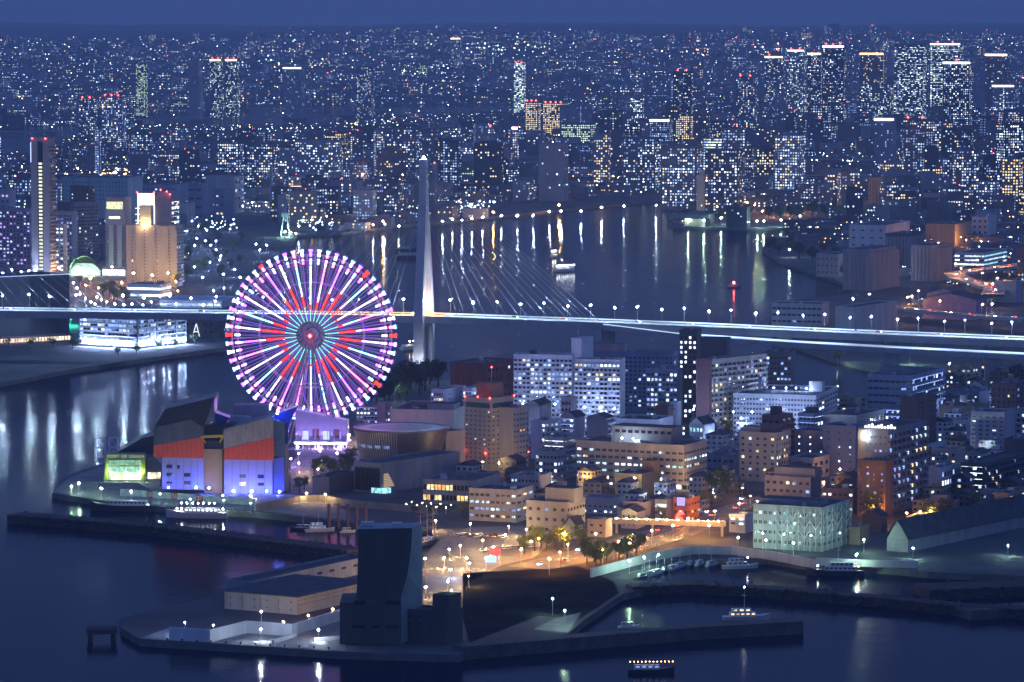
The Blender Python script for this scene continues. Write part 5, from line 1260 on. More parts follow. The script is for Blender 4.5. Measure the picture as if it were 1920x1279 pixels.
def T(label, x0, x1, yt, Y, wi, p, pal, crown=None, red=0, th=18, name='tower_block', **kw):
    g = gz(0, Y); a = D(x0, yt, Y); c = D(x1, yt, Y); wpx = c.x - a.x
    d = wpx * .62; w = wpx / (math.cos(rad(th)) + .62 * abs(math.sin(rad(th)))); d = w * .62
    far_block(name, label, (a.x + c.x) / 2 - d / 2 * math.sin(rad(th)), Y, w, d, a.z - g, -rad(th), CITYW[wi], p, pal, crown=crown, red=red, **kw)
# --- the downtown towers at the right
T('slender black tower with red roof lamps left of the downtown towers', 1263, 1301, 133, 7600, 3, .3, 'cool', red=2)
T('dark flats tower with red lamps, first of the downtown group', 1380, 1422, 143, 8000, 0, .34, 'cool', red=2)
T('broad dim tower with a bright roof line, second of the downtown group', 1434, 1474, 104, 9000, 0, .3, 'cool', crown='white', red=2, top=10)
T('pale glass tower with three lit floors behind the dim one', 1476, 1513, 92, 9300, 1, .34, 'office', crown='white', red=2)
T('narrow dark tower with warm crown left of the tallest black tower', 1515, 1543, 98, 8900, 3, .3, 'cool', crown='warm')
T('tallest black downtown tower with violet lit crown and scattered windows', 1543, 1589, 84, 8300, 3, .3, 'cool', crown='violet', red=3)
T('brown downtown tower with curved crown and a lower lit belt', 1613, 1664, 98, 9200, 2, .14, 'warm', crown='amber')
T('lower blue office wing beneath the brown downtown tower', 1612, 1678, 158, 8900, 0, .3, 'office')
T('twin blue glass office tower with plain flat top', 1678, 1740, 82, 8800, 0, .38, 'office', wh=.35, ww=.9)
T('wide glass office tower with long white crown light', 1745, 1810, 80, 9100, 0, .34, 'office', crown='white', red=2, wh=.35, ww=.9)
T('big dark flats tower crowded with white windows in front of the glass towers', 1769, 1827, 114, 7200, 3, .46, 'cool', crown='white', red=1)
T('twin topped tower with bright corner lamps at the right edge', 1848, 1895, 100, 9000, 2, .12, 'cool', crown='warm', red=0)
T('pale hotel block with a white roof line at the right edge', 1861, 1908, 158, 8200, 1, .14, 'cool', crown='white')
T('tall dim slab between the glass tower and the twin topped tower', 1826, 1852, 104, 9600, 1, .02, 'dim')
T('grey flats tower with red lamps below the downtown group', 1690, 1752, 222, 6300, 0, .32, 'mix', red=2)
T('dark flats with green and yellow windows below the wide glass tower', 1768, 1830, 240, 6000, 3, .34, 'mix')
T('white lit office with a bright crown under the downtown towers', 1318, 1392, 258, 5600, 1, .75, 'office', wh=.4, ww=.85)
T('slate flats left of the white lit office', 1280, 1320, 262, 5600, 0, .45, 'cool')
T('dark flats crowded with small lights right of the cement works', 1322, 1395, 280, 5100, 3, .4, 'cool')
T('lit flats with yellow column at the right end of the river', 1168, 1240, 256, 5700, 0, .42, 'cool')
T('dark flats with rows of lights above the river end', 1240, 1318, 272, 5300, 0, .4, 'cool')
T('amber lit slab under the slender black tower', 1266, 1300, 216, 7000, 2, .75, 'warm')
T('amber lit flats across the far river, left of two', 984, 1014, 190, 7900, 2, .8, 'warm', red=3)
T('long amber lit flats across the far river with red lamps', 1018, 1064, 193, 8000, 2, .62, 'warm', red=4)
T('big windowless slab with a white column of light', 1050, 1112, 196, 7700, 1, .03, 'dim')
T('green lit arena hall in the middle distance', 1052, 1118, 230, 7000, 0, .55, 'green', name='arena')
T('bright white striped office tower in the middle of the far city', 963, 986, 118, 9800, 1, .6, 'office', wh=.5, ww=.9, red=2)
T('far slim tower with pale crown on the horizon', 845, 866, 70, 15000, 0, .35, 'cool', crown='warm', red=2)
T('faint far tower at the foot of the sky left of the slim one', 812, 832, 54, 19500, 0, .12, 'dim')
T('teal lit twin office with red roof line, left half', 393, 418, 110, 9800, 0, .3, 'office', crown='amber', red=2)
T('teal lit twin office with red roof line, right half', 422, 448, 110, 9850, 0, .38, 'office', crown='amber', red=2)
T('big pale windowless cube beside the teal twin offices', 353, 378, 116, 9800, 1, .01, 'dim')
T('violet grey hall with a glaring white sign', 530, 572, 125, 9900, 1, .1, 'blue', crown='white')
T('grey tower with lit columns near the middle of the far city', 666, 702, 124, 9600, 0, .3, 'mix')
T('green striped office on the left of the far city', 254, 276, 118, 10000, 0, .55, 'green')
T('tall flats with red lamps by the far river, left of a pair', 147, 181, 184, 7400, 0, .45, 'cool', red=2)
T('tall flats with red lamps by the far river, right of a pair', 190, 236, 180, 7300, 1, .45, 'cool', red=3)
T('thin white lit flats in front of the pair by the far river', 176, 189, 242, 6300, 1, .85, 'blue')
T('long slab of flats with regular lights in the middle left distance', 406, 456, 268, 5600, 0, .62, 'cool')
T('second slab of flats with regular lights right of it', 462, 522, 266, 5700, 0, .55, 'cool')
T('pale slab of flats ending in a yellow lit stair', 520, 552, 276, 5650, 1, .3, 'cool')
T('wide pale flats with rows of dots right of the yellow stair', 552, 640, 262, 5900, 1, .36, 'cool')
T('dark slab with a pale foot left of the pylon', 720, 790, 240, 6300, 0, .32, 'cool')
T('dark flats with lit stairs right of the pylon top', 824, 866, 262, 5600, 3, .4, 'blue')
T('slim white tower with red lamp right of the pylon top', 914, 926, 238, 6200, 1, .85, 'cool', red=1)
T('slim white tower with blue crown, next to the red lamped one', 960, 972, 236, 6300, 1, .8, 'cool', crown='violet')
T('dark flats crowded with windows above the river bank lamps', 968, 1006, 322, 5900, 3, .5, 'cool')
T('flats with lit gallery columns left of the pylon top', 642, 700, 300, 6000, 0, .4, 'blue')
T('broad shed with flood lit yellow green wall beyond the river bank', 1010, 1066, 268, 5500, 1, .04, 'cool')
T('round fronted office with lit floors right of the broad shed', 1112, 1146, 250, 5900, 1, .4, 'warm')
T('cylinder topped blue office in the middle right distance', 1184, 1208, 184, 7600, 0, .5, 'office')
T('pale slab beside the cylinder topped office', 1208, 1230, 180, 7700, 1, .12, 'dim')
T('long blue lit office under the pale slab', 1218, 1262, 222, 7000, 0, .5, 'blue', crown='white')
T('dark wide flats at the right edge with rows of windows', 1862, 1925, 318, 5700, 3, .46, 'cool')
T('slate tower with amber side at the right of the downtown foot', 1770, 1786, 230, 6400, 2, .55, 'warm')
T('curved roof department store with blue sign under the downtown towers', 1640, 1682, 220, 6800, 1, .1, 'blue', crown='violet')
T('low dark hall along the river behind the spit', 1358, 1470, 312, 6050, 3, .04, 'cool')
T('long dark slab at the right edge behind the right bank', 1820, 1925, 384, 5000, 0, .05, 'cool')
T('pair of grey flats behind the spit lit by a street', 1690, 1724, 350, 5400, 1, .4, 'blue')
# --- everything else, laid out on blocks between streets
def in_poly(x, y, poly):
    c = False; n = len(poly); j = n - 1
    for i in range(n):
        xi, yi = poly[i]; xj, yj = poly[j]
        if (yi > y) != (yj > y) and x < (xj - xi) * (y - yi) / (yj - yi) + xi: c = not c
        j = i
    return c
RIV1, RIV2 = gp(FAR_RIVER, GZ), gp(LEFT_RIVER, GZ)
PARKS = [gp(q) for q in ([(345, 395), (470, 395), (560, 428), (556, 470), (430, 580), (345, 560)], [(120, 505), (345, 520), (430, 590), (120, 600)], [(1300, 395), (1560, 385), (1640, 412), (1500, 428), (1250, 422)], [(1428, 456), (1620, 470), (1640, 545), (1400, 520)], [(900, 384), (1290, 362), (1310, 378), (900, 418)], [(1560, 566), (1920, 585), (1960, 640), (1440, 640), (1440, 560)], [(-100, 520), (130, 510), (140, 660), (440, 660), (440, 580), (-100, 720)])]
HB = [(o.location.x, o.location.y, max(w, d) * .75 + 6) for o, w, d, h, t in ALLB]
def clear(x, y, r):
    for hx, hy, hr in HB:
        if abs(hx - x) < hr + r and abs(hy - y) < hr * 1.6 + r: return False
    return True
cells = []
Y = 2950.0
rs = random.Random(5)
while Y < 20500:
    s = 24 + (Y - 2950) * .0043
    half = min(Y * .134 + 40, 6500); x = -half + rs.random() * s
    while x < half:
        px, py = x + rs.uniform(-.25, .25) * s, Y + rs.uniform(-.3, .3) * s
        x += s
        if math.sin(px / (s * 6) + Y * .002) > .93 and rs.random() < .8: continue            # a street
        u, v = proj((px, py, gz(px, py)))
        if v > 560 or not in_poly(px, py, land) and py < 9200: continue
        if in_poly(px, py, RIV1) or in_poly(px, py, RIV2): continue
        if any(in_poly(px, py, q) for q in PARKS): continue
        if py < 4400 and not clear(px, py, s * .5): continue
        t = rs.random(); down = u > 1250
        if v > 430: hh = rs.uniform(6, 12)
        elif t < .62: hh = rs.uniform(8, 17)
        elif t < .88: hh = rs.uniform(17, 32)
        elif t < .97: hh = rs.uniform(30, 48)
        else: hh = rs.uniform(45, 75) if py < 11000 else rs.uniform(35, 60)
        if down and py > 5200: hh *= rs.uniform(1.0, 1.5)
        if py > 9500: hh *= .85
        if py < 4300 and u < 1300: hh = min(hh, 26)
        hh = cap(u, v, py, hh)
        w = s * rs.uniform(.5, .95); 
        if hh > 30: w = min(w * 1.3, rs.uniform(18, 46))
        d = s * rs.uniform(.4, .8)
        cells.append((px, py, w, d, hh, u, v))
    Y += s * 1.15
cells.sort(key=lambda c: -(c[2] * c[4] / c[1] ** 2) * (1.0 if c[1] < 7000 else .6))
NIND = 110
WHERE = [(0, 350, 'behind the resort hotels'), (350, 640, 'beyond the ferris wheel'), (640, 900, 'beyond the bridge pylon'), (900, 1200, 'beyond the far river bank'), (1200, 1500, 'beyond the river head'), (1500, 1720, 'below the downtown towers'), (1720, 2000, 'near the right edge')]
WN = ['slate', 'pale', 'brown', 'black']
for i, (x, y, w, d, hh, u, v) in enumerate(cells[:NIND]):
    wi = i % 4 if i % 7 else 3; lit = [.12, .28, .45, .6][RNG.integers(4)]
    wh = [q[2] for q in WHERE if q[0] <= u < q[1]] or ['at the edge of the far city']
    kind = 'tower of flats' if hh > 45 else ('block of flats' if hh > 24 else 'low block')
    lw = 'few' if lit < .2 else ('scattered' if lit < .4 else 'many')
    far_block('city_block', '%s %s with %s lit windows %s' % (WN[wi], kind, lw, wh[0]), x, y, w, d, hh, rad(RNG.choice([-18, -12, 14, 20])), CITYW[wi], lit, RNG.choice(['cool', 'cool', 'mix', 'blue', 'warm']), group='blocks of the city %s' % wh[0], top=3 if hh > 20 else 0)
V, Mi, VW, MW = [], [], [], []
for (x, y, w, d, hh, u, v) in cells[NIND:]:
    a = -rad(18) if (int(x / 900) + int(y / 1500)) % 2 else rad(14)
    a += rad(RNG.uniform(-4, 4)); z = gz(x, y) - 1
    p, q = boxq(x, y, z, w, d, hh, a); V.append(q)
    wi = RNG.choice(4, p=[.4, .25, .15, .2]); Mi.append(np.array([wi] * 4 + [4]))
    style = RNG.random(); pr = .05 if style < .3 else (.16 if style < .65 else (.34 if style < .9 else .6))
    if v > 420: pr *= .3
    pal = PALN[RNG.choice(['cool', 'cool', 'blue', 'mix', 'warm', 'dim', 'green'], p=[.3, .22, .18, .12, .08, .07, .03])]
    big = 1.0 if y < 7000 else (1.35 if y < 11000 else 2.0)
    fl, cw = 3.5 * big, 3.6 * big
    ca, sa = math.cos(a), math.sin(a)
    wins(RNG, VW, MW, p[0], (ca, sa, 0), (sa, -ca, 0), w, hh, pr, pal, fl, cw, .5, .42)
    if a < 0: wins(RNG, VW, MW, p[1], (-sa, ca, 0), (ca, sa, 0), d, hh, pr, pal, fl, cw, .5, .42)
    else: wins(RNG, VW, MW, p[3], (sa, -ca, 0), (-ca, -sa, 0), d, hh, pr, pal, fl, cw, .5, .42)
o = put('distant_city', quad_mesh('distant_city', V, Mi, CITYW + [ROOF]), kind='stuff'); o['label'] = 'mass of small dark city blocks spreading to the foot of the hills'
o = put('distant_windows', quad_mesh('distant_windows', VW, MW, FM), kind='stuff'); o['label'] = 'countless tiny lit windows of the distant city blocks'
# street lamps and signs between them, too many to count
SL = [glow('far lamp white', (.80, .92, 1.0), 14), glow('far lamp blue', (.45, .62, 1.0), 13), glow('far lamp amber', (1.0, .58, .2), 16), glow('far lamp green', (.6, 1.0, .7), 12), glow('far lamp red', (1.0, .1, .08), 16)]
b = MB(); k = 0
for (x, y, w, d, hh, u, v) in cells:
    for _ in range(rs.choice((0, 1, 1, 2))):
        r_ = rs.choice((.3, .35, .45, .6, .6, 1.0)) * (y / 6500.0) ** .8
        if hh > 40 and rs.random() < .4: pz, mi = hh + 2, 4
        elif rs.random() < .4: pz, mi = hh + 1, rs.choice((0, 0, 1, 2, 3))
        else: pz, mi = 7, rs.choice((0, 0, 1, 2, 2, 2, 2, 3))
        b.octa((x + rs.uniform(-1, 1) * w * .6, y - d * .35 - 2, gz(x, y) + pz), r_, mi)
for (cx, cy, sx, sy, n, mi) in ((600, 306, 55, 6, 34, 2), (540, 300, 40, 5, 18, 2), (740, 385, 45, 14, 46, 0), (690, 360, 40, 8, 22, 3), (880, 385, 60, 10, 40, 0), (930, 290, 60, 6, 26, 2), (1010, 292, 60, 6, 26, 0), (1080, 238, 34, 6, 36, 3), (1560, 338, 55, 6, 60, 0), (1180, 285, 30, 6, 16, 2), (600, 415, 40, 10, 26, 1), (480, 380, 50, 12, 30, 0), (400, 420, 50, 14, 26, 1), (1640, 320, 30, 10, 24, 0), (1700, 270, 24, 12, 20, 0), (780, 130, 90, 10, 40, 0), (560, 115, 80, 6, 40, 3), (1290, 95, 90, 10, 30, 2), (950, 90, 120, 12, 50, 3), (300, 320, 60, 6, 20, 2), (200, 325, 60, 4, 26, 2), (1440, 92, 60, 12, 24, 3), (1340, 372, 20, 8, 24, 3), (1350, 380, 24, 8, 20, 2)):
    for i in range(n):
        q = P(cx + rs.gauss(0, .5) * sx, cy + rs.gauss(0, .5) * sy, 14); 
        if q.y > 12000: q = D(cx + rs.gauss(0, .5) * sx, cy + rs.gauss(0, .5) * sy, rs.uniform(13000, 20000)); q.z = max(q.z, hill_z(q.x, q.y) + 10)
        b.octa(q, rs.choice((.5, .7, 1.0, 1.5)) * (q.y / 6500.0) ** .8, mi if rs.random() < .75 else rs.choice((0, 1, 2)))
o = b.build('distant_lamps', SL, kind='stuff'); o['label'] = 'countless street lamps and signs glittering among the distant blocks'
# --- far road bridges and expressways
def far_road(name, label, pts, wid, m_lamp, every, piers=True, cat='bridge', zz=9, lr=.9):
    g = [P(x, y, GZ + zz) for x, y in pts]; o = Vector((g[0].x, g[0].y, 0)); r = root(name, label, cat, o)
    b = MB(); ribbon(b, [q - o for q in g], wid, 2.2); b.build('deck', [ROADL, BRW], r)
    for q0, q1 in zip(g, g[1:]):
        n = max(1, int((q1 - q0).length / every))
        for i in range(n):
            q = q0.lerp(q1, (i + .5) / n) - o
            if piers: b = MB(); b.box(q.x - 2, q.x + 2, q.y - 3, q.y + 3, 0, q.z - 2.2); b.build('pier', BRW, r)
            if m_lamp: b = MB(); b.tube(q + Vector((0, wid * .45, 0)), q + Vector((0, wid * .45, 8)), .3, n=4); b.octa(q + Vector((0, wid * .45, 8.2)), lr, 1); b.build('lamp_post', [STEEL, m_lamp], r)
LA = glow('expressway amber', (1.0, .50, .13), 420, sampled=True)
LB = glow('expressway white', (.7, .85, 1.0), 200, sampled=True)
far_road('expressway', 'amber lit elevated expressway behind the resort hotels', [(-60, 321), (20, 322), (60, 324), (110, 325), (180, 328), (262, 330)], 18, LA, 90)
far_road('expressway', 'amber lit elevated expressway left of the bridge pylon', [(520, 322), (640, 336), (720, 339), (790, 340), (860, 338)], 18, LA, 90)
far_road('expressway', 'amber lit elevated expressway above the far river bank', [(1004, 341), (1100, 341), (1200, 341), (1300, 340), (1352, 336)], 18, LA, 100)
far_road('road_bridge', 'long low road bridge across the far river', [(230, 224), (420, 220), (640, 219), (760, 210)], 14, LB, 200, lr=.6)
far_road('road_bridge', 'second road bridge across the far river, farther off', [(420, 204), (700, 203), (980, 202)], 14, LB, 260, lr=.7)
far_road('road_bridge', 'pale lit road bridge at the left edge behind the tall tower', [(-60, 246), (60, 246), (134, 245)], 14, LB, 150, lr=.8)
far_road('riverside_road', 'amber lit riverside road on the far side of the far river', [(240, 213), (300, 209), (420, 203), (470, 202)], 12, LA, 110, piers=False, cat='road', zz=2, lr=1.1)
far_road('expressway', 'white lit elevated road at the foot of the downtown towers', [(1490, 298), (1600, 297), (1700, 303)], 18, LB, 120)
# ================================================================ roads, yards and paving
def ground_sheet(name, pts, m, dz=.03):
    return sheet(name, pts, GZ + dz, m)
ROAD = mat('street asphalt', (.17, .17, .175), .8, .25, .15)
ground_sheet('road', [(950, 1062), (1000, 1050), (1080, 1030), (1160, 1008), (1290, 975), (1350, 952), (1425, 928), (1437, 936), (1375, 968), (1310, 1000), (1225, 1026), (1120, 1050), (1030, 1068)], ROAD, .05)
ground_sheet('car_park', [(826, 1012), (880, 988), (1000, 986), (1050, 1008), (1000, 1046), (940, 1060), (878, 1092), (866, 1112), (798, 1112), (798, 1042)], PAVE, .03)
ground_sheet('plaza', [(120, 600), (240, 575), (345, 560), (300, 520), (130, 512)], mat('warm paving', (.30, .22, .15), .85, .3, .1), .03)
ground_sheet('quay_yard', [(1040, 1160), (1090, 1148), (1065, 1186), (1000, 1180)], PAVE, .05)
ground_sheet('wheel_plaza', [(545, 870), (580, 825), (690, 815), (668, 880), (600, 925), (545, 925)], mat('pale paving', (.32, .30, .3), .85, .25, .1), .03)
b = MB(); PAINT = mat('road paint', (.75, .75, .72), .7, .15, .5)
for la, lb in (((1010, 1059), (1425, 931)), ((1060, 1053), (1428, 934))):
    a_, c_ = P(*la, GZ + .08), P(*lb, GZ + .08); n = int((c_ - a_).length / 10); d_ = (c_ - a_).normalized(); nn = Vector((-d_.y, d_.x, 0)) * .18
    for i in range(n):
        p0, p1 = a_.lerp(c_, i / n), a_.lerp(c_, (i + .5) / n); b.quad(p0 - nn, p1 - nn, p1 + nn, p0 + nn)
o = struct(b.build('road_marking', PAINT)); 
def fence(label, pts, m=None, hgt=2.0, step=4.0):
    g = [P(x, y, GZ) for x, y in pts]; o = g[0]; r = root('guard_fence', label, 'fence', o)
    for q0, q1 in zip(g, g[1:]):
        n = max(1, int((q1 - q0).length / step))
        for i in range(n + 1):
            q = q0.lerp(q1, i / n) - o; b = MB(); b.box(q.x - .12, q.x + .12, q.y - .12, q.y + .12, 0, hgt); b.build('post', m or W_TAN, r)
        for z in (.7, hgt - .2): b = MB(); b.tube(q0 - o + Vector((0, 0, z)), q1 - o + Vector((0, 0, z)), .1, n=4); b.build('rail', m or W_TAN, r)
fence('tan guard fence along the middle of the waterfront road', [(1120, 1040), (1225, 1014), (1310, 988)])
fence('tan guard fence on the basin side of the waterfront road', [(1150, 1048), (1232, 1026), (1300, 1004)])
# harbour wall of the boat basin, lit green
tag(wall_line('basin_wall', [(1108, 1066), (1228, 1034), (1300, 1023), (1372, 1024), (1450, 1034), (1530, 1050)], 1.0, GZ + 4.0, W_PALE, GZ), 'pale sea wall around the fishing boat basin', 'wall')
tag(wall_line('basin_wall', [(1530, 1046), (1640, 1050), (1720, 1052)], 1.0, GZ + 3.2, W_PALE, GZ), 'pale sea wall behind the trawler berth', 'wall')
# footbridge over the road
fb0 = P(1150, 1006, GZ); fbr = root('footbridge', 'pale steel footbridge with rows of small lamps across the waterfront road', 'footbridge', fb0)
A_, C_ = P(1150, 1000, GZ), P(1360, 1006, GZ); A_.z = C_.z = GZ + 6
b = MB(); ribbon(b, [A_ - fb0, (A_ + C_) / 2 - fb0, C_ - fb0], 4, 1.2, 0, 0, rail=1.2); fdeck = b.build('deck', W_BEIGE, fbr)
for i in range(11):
    q = A_.lerp(C_, (i + .3) / 11) - fb0; b = MB(); b.octa(q + Vector((0, -1.9, 1.5)), .2); b.build('rail_lamp', L_WARM, fdeck)
for t in (.03, .35, .97):
    q = A_.lerp(C_, t) - fb0; b = MB(); b.box(q.x - .6, q.x + .6, q.y - .8, q.y + .8, 0, 4.78); b.build('pier', W_BEIGE, fbr)
for i in range(14):
    q = A_.lerp(C_, .03) - fb0 + Vector((-1.5 - i * .55, 2.4, -.2 - i * .43)); b = MB(); b.box(q.x - .3, q.x + .3, q.y, q.y + 2.2, q.z - .12, q.z); b.build('stair_step', W_BEIGE, fbr)
# elevated side road on the right
er = [(1740, 838, 9), (1780, 828, 9), (1822, 818, 9)]
ge = root('elevated_road', 'short lit stretch of elevated side road between the right blocks', 'ramp', (P(*er[0]).x, P(*er[0]).y, 0)); e0 = Vector(ge.location)
b = MB(); ribbon(b, [P(*q) - e0 for q in er], 10, 1.6); b.build('deck', [ROADL, W_PALE], ge)
for x0 in (.2, .8):
    q = P(*er[0]).lerp(P(*er[-1]), x0) - e0; b = MB(); b.box(q.x - 1, q.x + 1, q.y - 2, q.y + 2, GZ, q.z - 1.6); b.build('pier', W_PALE, ge)
# ================================================================ street lamps
def lamps(pts, m, h, label, group, r=.5, head=True, arm=0.0):
    """pts: picture places of the lamp heads"""
    ords = ['first', 'second', 'third', 'fourth', 'fifth', 'sixth', 'seventh', 'eighth', 'ninth', 'tenth', 'eleventh', 'twelfth']
    pts = sorted(pts)
    for i, (x, y) in enumerate(pts):
        p = P(x, y, GZ + h); p.z = GZ
        lab = label
        if len(pts) <= 12: lab = label + (', %s from the left of %d' % (ords[i], len(pts)) if len(pts) > 1 else '')
        lamp(p, h, m, r, lab, group if len(pts) > 1 else None, arm=arm)
lamps([(347, 1167)], L_BLUEW, 5, 'blue white plaza lamp before the left terrace wall', None, .42)
lamps([(400, 1172), (490, 1147), (489, 1180), (597, 1181)], L_WHITE, 5, 'white lamp on the pier plaza', 'white lamps of the pier plaza', .40)
lamps([(532, 1166)], L_AMBER, 5, 'single amber lamp on the pier plaza', None, .42)
lamps([(578, 1154), (624, 1142)], L_WARM, 5, 'warm lamp below the pier warehouse wall', 'warm lamps of the pier plaza', .40)
lamps([(817, 976), (882, 982), (954, 987), (947, 1003), (905, 1013), (863, 1023), (842, 1030), (925, 1026), (923, 1037), (833, 1046), (875, 1047), (880, 1056), (911, 1047), (797, 1047), (840, 1090), (798, 1101), (879, 1080)], L_WARM, 5, 'warm white lamp in the waterfront car park', 'lamps of the waterfront car park', .5)
lamps([(845, 1068)], L_BLUEW, 4, 'intense blue white lamp in the car park', None, .5)
lamps([(987, 993), (1058, 1001), (996, 1015), (1010, 1010), (977, 1030), (1065, 1021), (1117, 1001), (1160, 1015), (1204, 1006), (1222, 995), (1106, 1023), (1050, 1035), (1030, 1048), (1290, 972), (1262, 985), (1340, 958), (1386, 944), (1330, 985), (1180, 1018), (1130, 1032)], L_AMBER, 7, 'amber street lamp along the waterfront road', 'amber lamps of the waterfront road', .58)
lamps([(1384, 1008), (1436, 1013), (1235, 1040), (1208, 1045), (1180, 1052), (1488, 1018), (1606, 1040), (1620, 1012)], L_GREEN, 6, 'green white lamp by the fishing boat basin', 'lamps round the boat basin', .45)
lamps([(1712, 1028), (1890, 1023)], L_GREEN, 5, 'green white lamp under the warehouse eaves', 'lamps of the right warehouse', .4)
lamps([(1036, 1122), (1059, 1145)], L_GREEN, 7, 'slim lamp post on the dark field by the water', 'lamps of the dark field', .34)
lamps([(1392, 915), (1407, 930), (1567, 864), (1637, 950), (1498, 886), (1660, 972), (1700, 962), (1725, 960), (1745, 958), (1575, 880), (1545, 905), (1420, 940)], L_AMBER, 6, 'amber lamp in the side streets among the flats', 'amber lamps of the side streets', .42)
lamps([(1508, 892), (1300, 935), (1338, 925), (1020, 905), (1100, 935), (1060, 968), (1236, 925), (1790, 905), (1850, 900), (1900, 880), (1840, 848), (1690, 905)], L_WHITE, 6, 'white lamp in the side streets among the flats', 'white lamps of the side streets', .38)
lamps([(960, 812), (1000, 822), (1040, 838), (1090, 828), (1140, 838), (1190, 836), (1240, 840), (985, 805), (1120, 815), (1330, 850), (1365, 848), (1345, 830), (1400, 830), (1440, 845), (1290, 830), (830, 822), (1500, 800), (1600, 800)], L_BLUEW, 6, 'blue white lamp in the lanes below the slabs of flats', 'blue white lamps below the flats', .44)
lamps([(1700, 790), (1770, 800), (1800, 760), (1850, 770), (1900, 740), (1720, 730), (1640, 770), (1870, 700), (1780, 682), (1816, 760)], L_BLUEW, 6, 'blue white lamp in the lanes below the viaduct', 'blue white lamps below the viaduct', .40)
lamps([(1573, 660), (1706, 662)], L_GREEN, 8, 'green white lamp under the viaduct by the inlet', 'lamps under the viaduct', .6)
lamps([(134, 912), (148, 906), (190, 916), (246, 922), (300, 926), (357, 936), (420, 938), (470, 944)], L_GREEN, 5, 'pale green lamp on the ferry quay', 'lamps of the ferry quay', .30)
lamps([(740, 728)], glow('star lamp', (.62, 1.0, .80), 1500, sampled=True), 9, 'strong green white floodlight in the trees right of the wheel', None, .6)
lamps([(655, 815), (668, 822), (560, 868), (596, 880), (640, 886), (575, 925), (610, 927)], L_WARM, 5, 'warm lamp in the garden below the wheel', 'lamps of the wheel garden', .36)
lamps([(560, 850), (600, 846), (632, 850), (545, 860)], glow('violet garden lamp', (.5, .30, 1.0), 2600, sampled=True), 5, 'violet lamp on the plaza under the wheel', 'violet lamps under the wheel', .45)
lamps([(762, 945), (772, 941), (782, 948), (792, 943), (800, 950), (808, 944), (818, 951), (826, 945), (836, 952), (846, 947)], glow('garland bulb', (1.0, .88, .45), 160, sampled=True), 3, 'small bulb of the light garland in the museum garden', 'garland bulbs of the museum garden', .32)
lamps([(360, 415), (372, 424), (350, 433), (369, 447), (385, 452), (395, 460), (405, 452), (405, 468), (414, 480), (412, 487), (394, 492), (428, 490), (480, 458), (500, 460), (560, 424), (433, 422), (381, 572), (404, 565), (330, 570), (440, 505), (450, 520), (365, 500), (380, 520), (352, 470), (365, 460), (420, 540), (400, 545)], L_BLUEW, 8, 'blue white lamp in the park behind the wheel', 'lamps of the park behind the wheel', .62)
lamps([(419, 514), (487, 468)], glow('flood lamp blue', (.55, .75, 1.0), 2600, sampled=True), 12, 'glaring blue white floodlight in the park behind the wheel', 'floodlights of the park', .8)
lamps([(145, 540), (150, 552), (160, 560), (170, 566), (178, 570), (190, 562), (200, 566), (215, 570), (232, 572), (248, 570), (268, 572), (284, 566), (138, 530), (300, 556), (320, 552)], L_BLUEW, 6, 'white lamp round the resort plaza', 'lamps of the resort plaza', .5)
lamps([(160, 535), (185, 540), (210, 545), (228, 530), (170, 522), (240, 520), (333, 545), (330, 528)], L_AMBER, 7, 'amber lamp on the resort plaza', 'amber lamps of the resort plaza', .55)
lamps([(5, 512), (14, 516), (28, 514), (40, 510), (54, 508), (66, 506), (48, 516), (22, 506)], L_BLUEW, 12, 'blue white lamp behind the black ribbed block', 'lamps behind the black block', .6)
lamps([(133, 596)], glow('sea green lamp', (.05, 1.0, .62), 9000, sampled=True), 6, 'sea green lamp at the corner of the black ribbed block', None, .8)
lamps([(315, 596)], L_BLUEW, 6, 'blue white lamp on the roof edge under the bridge', None, .6)
lamps([(1480, 468)], glow('star lamp white', (.8, 1.0, .95), 1600, sampled=True), 8, 'glaring white lamp on the tip of the right bank', None, .8)
lamps([(1615, 500), (1640, 508), (1722, 545), (1605, 512), (1655, 515), (1600, 560), (1860, 570), (1870, 548), (1690, 470)], L_WHITE, 7, 'white lamp among the right bank warehouses', 'white lamps of the right bank', .55)
lamps([(1640, 455), (1760, 455), (1790, 448), (1812, 450), (1840, 452), (1710, 555)], L_AMBER, 7, 'amber lamp lighting the right bank warehouses', 'amber lamps of the right bank', .7)
lamps([(1395, 398), (1430, 396), (1448, 394), (1462, 393), (1478, 391), (1492, 389), (1504, 387), (1516, 385), (1400, 380), (1415, 384)], L_AMBER, 8, 'amber lamp in the row along the spit road', 'amber lamps of the spit', .75)
lamps([(1320, 413), (1380, 414), (1420, 415), (1432, 415), (1290, 412), (1465, 412), (1500, 405), (1352, 408)], L_GREEN, 8, 'green white lamp on the shore of the spit', 'green lamps of the spit', .8)
lamps([(1345, 372), (1352, 380), (1362, 384), (1370, 378), (1380, 372), (1390, 384), (1330, 386)], glow('works lamp', (.95, 1.0, .35), 500, sampled=True), 10, 'yellow green work lamp at the cement works', 'lamps of the cement works', .9)
lamps([(x, 432 - (x - 560) * .077 + (x % 7)) for x in (700, 722, 748, 800, 830, 848, 866, 885, 905, 940, 970, 1000, 1030, 1052, 1090, 1128, 1170, 1230)], L_WHITE, 8, 'white lamp along the far river bank', 'lamps of the far river bank', .75)
lamps([(718, 415), (925, 398), (1048, 384), (1250, 372)], L_AMBER, 9, 'amber lamp along the far river bank', 'amber lamps of the far river bank', 1.1)
lamps([(460 + (i * 37) % 190, 330 + (i * 53) % 70) for i in range(16)], L_WHITE, 9, 'white yard lamp among the industrial halls', 'yard lamps of the industrial halls', .8)
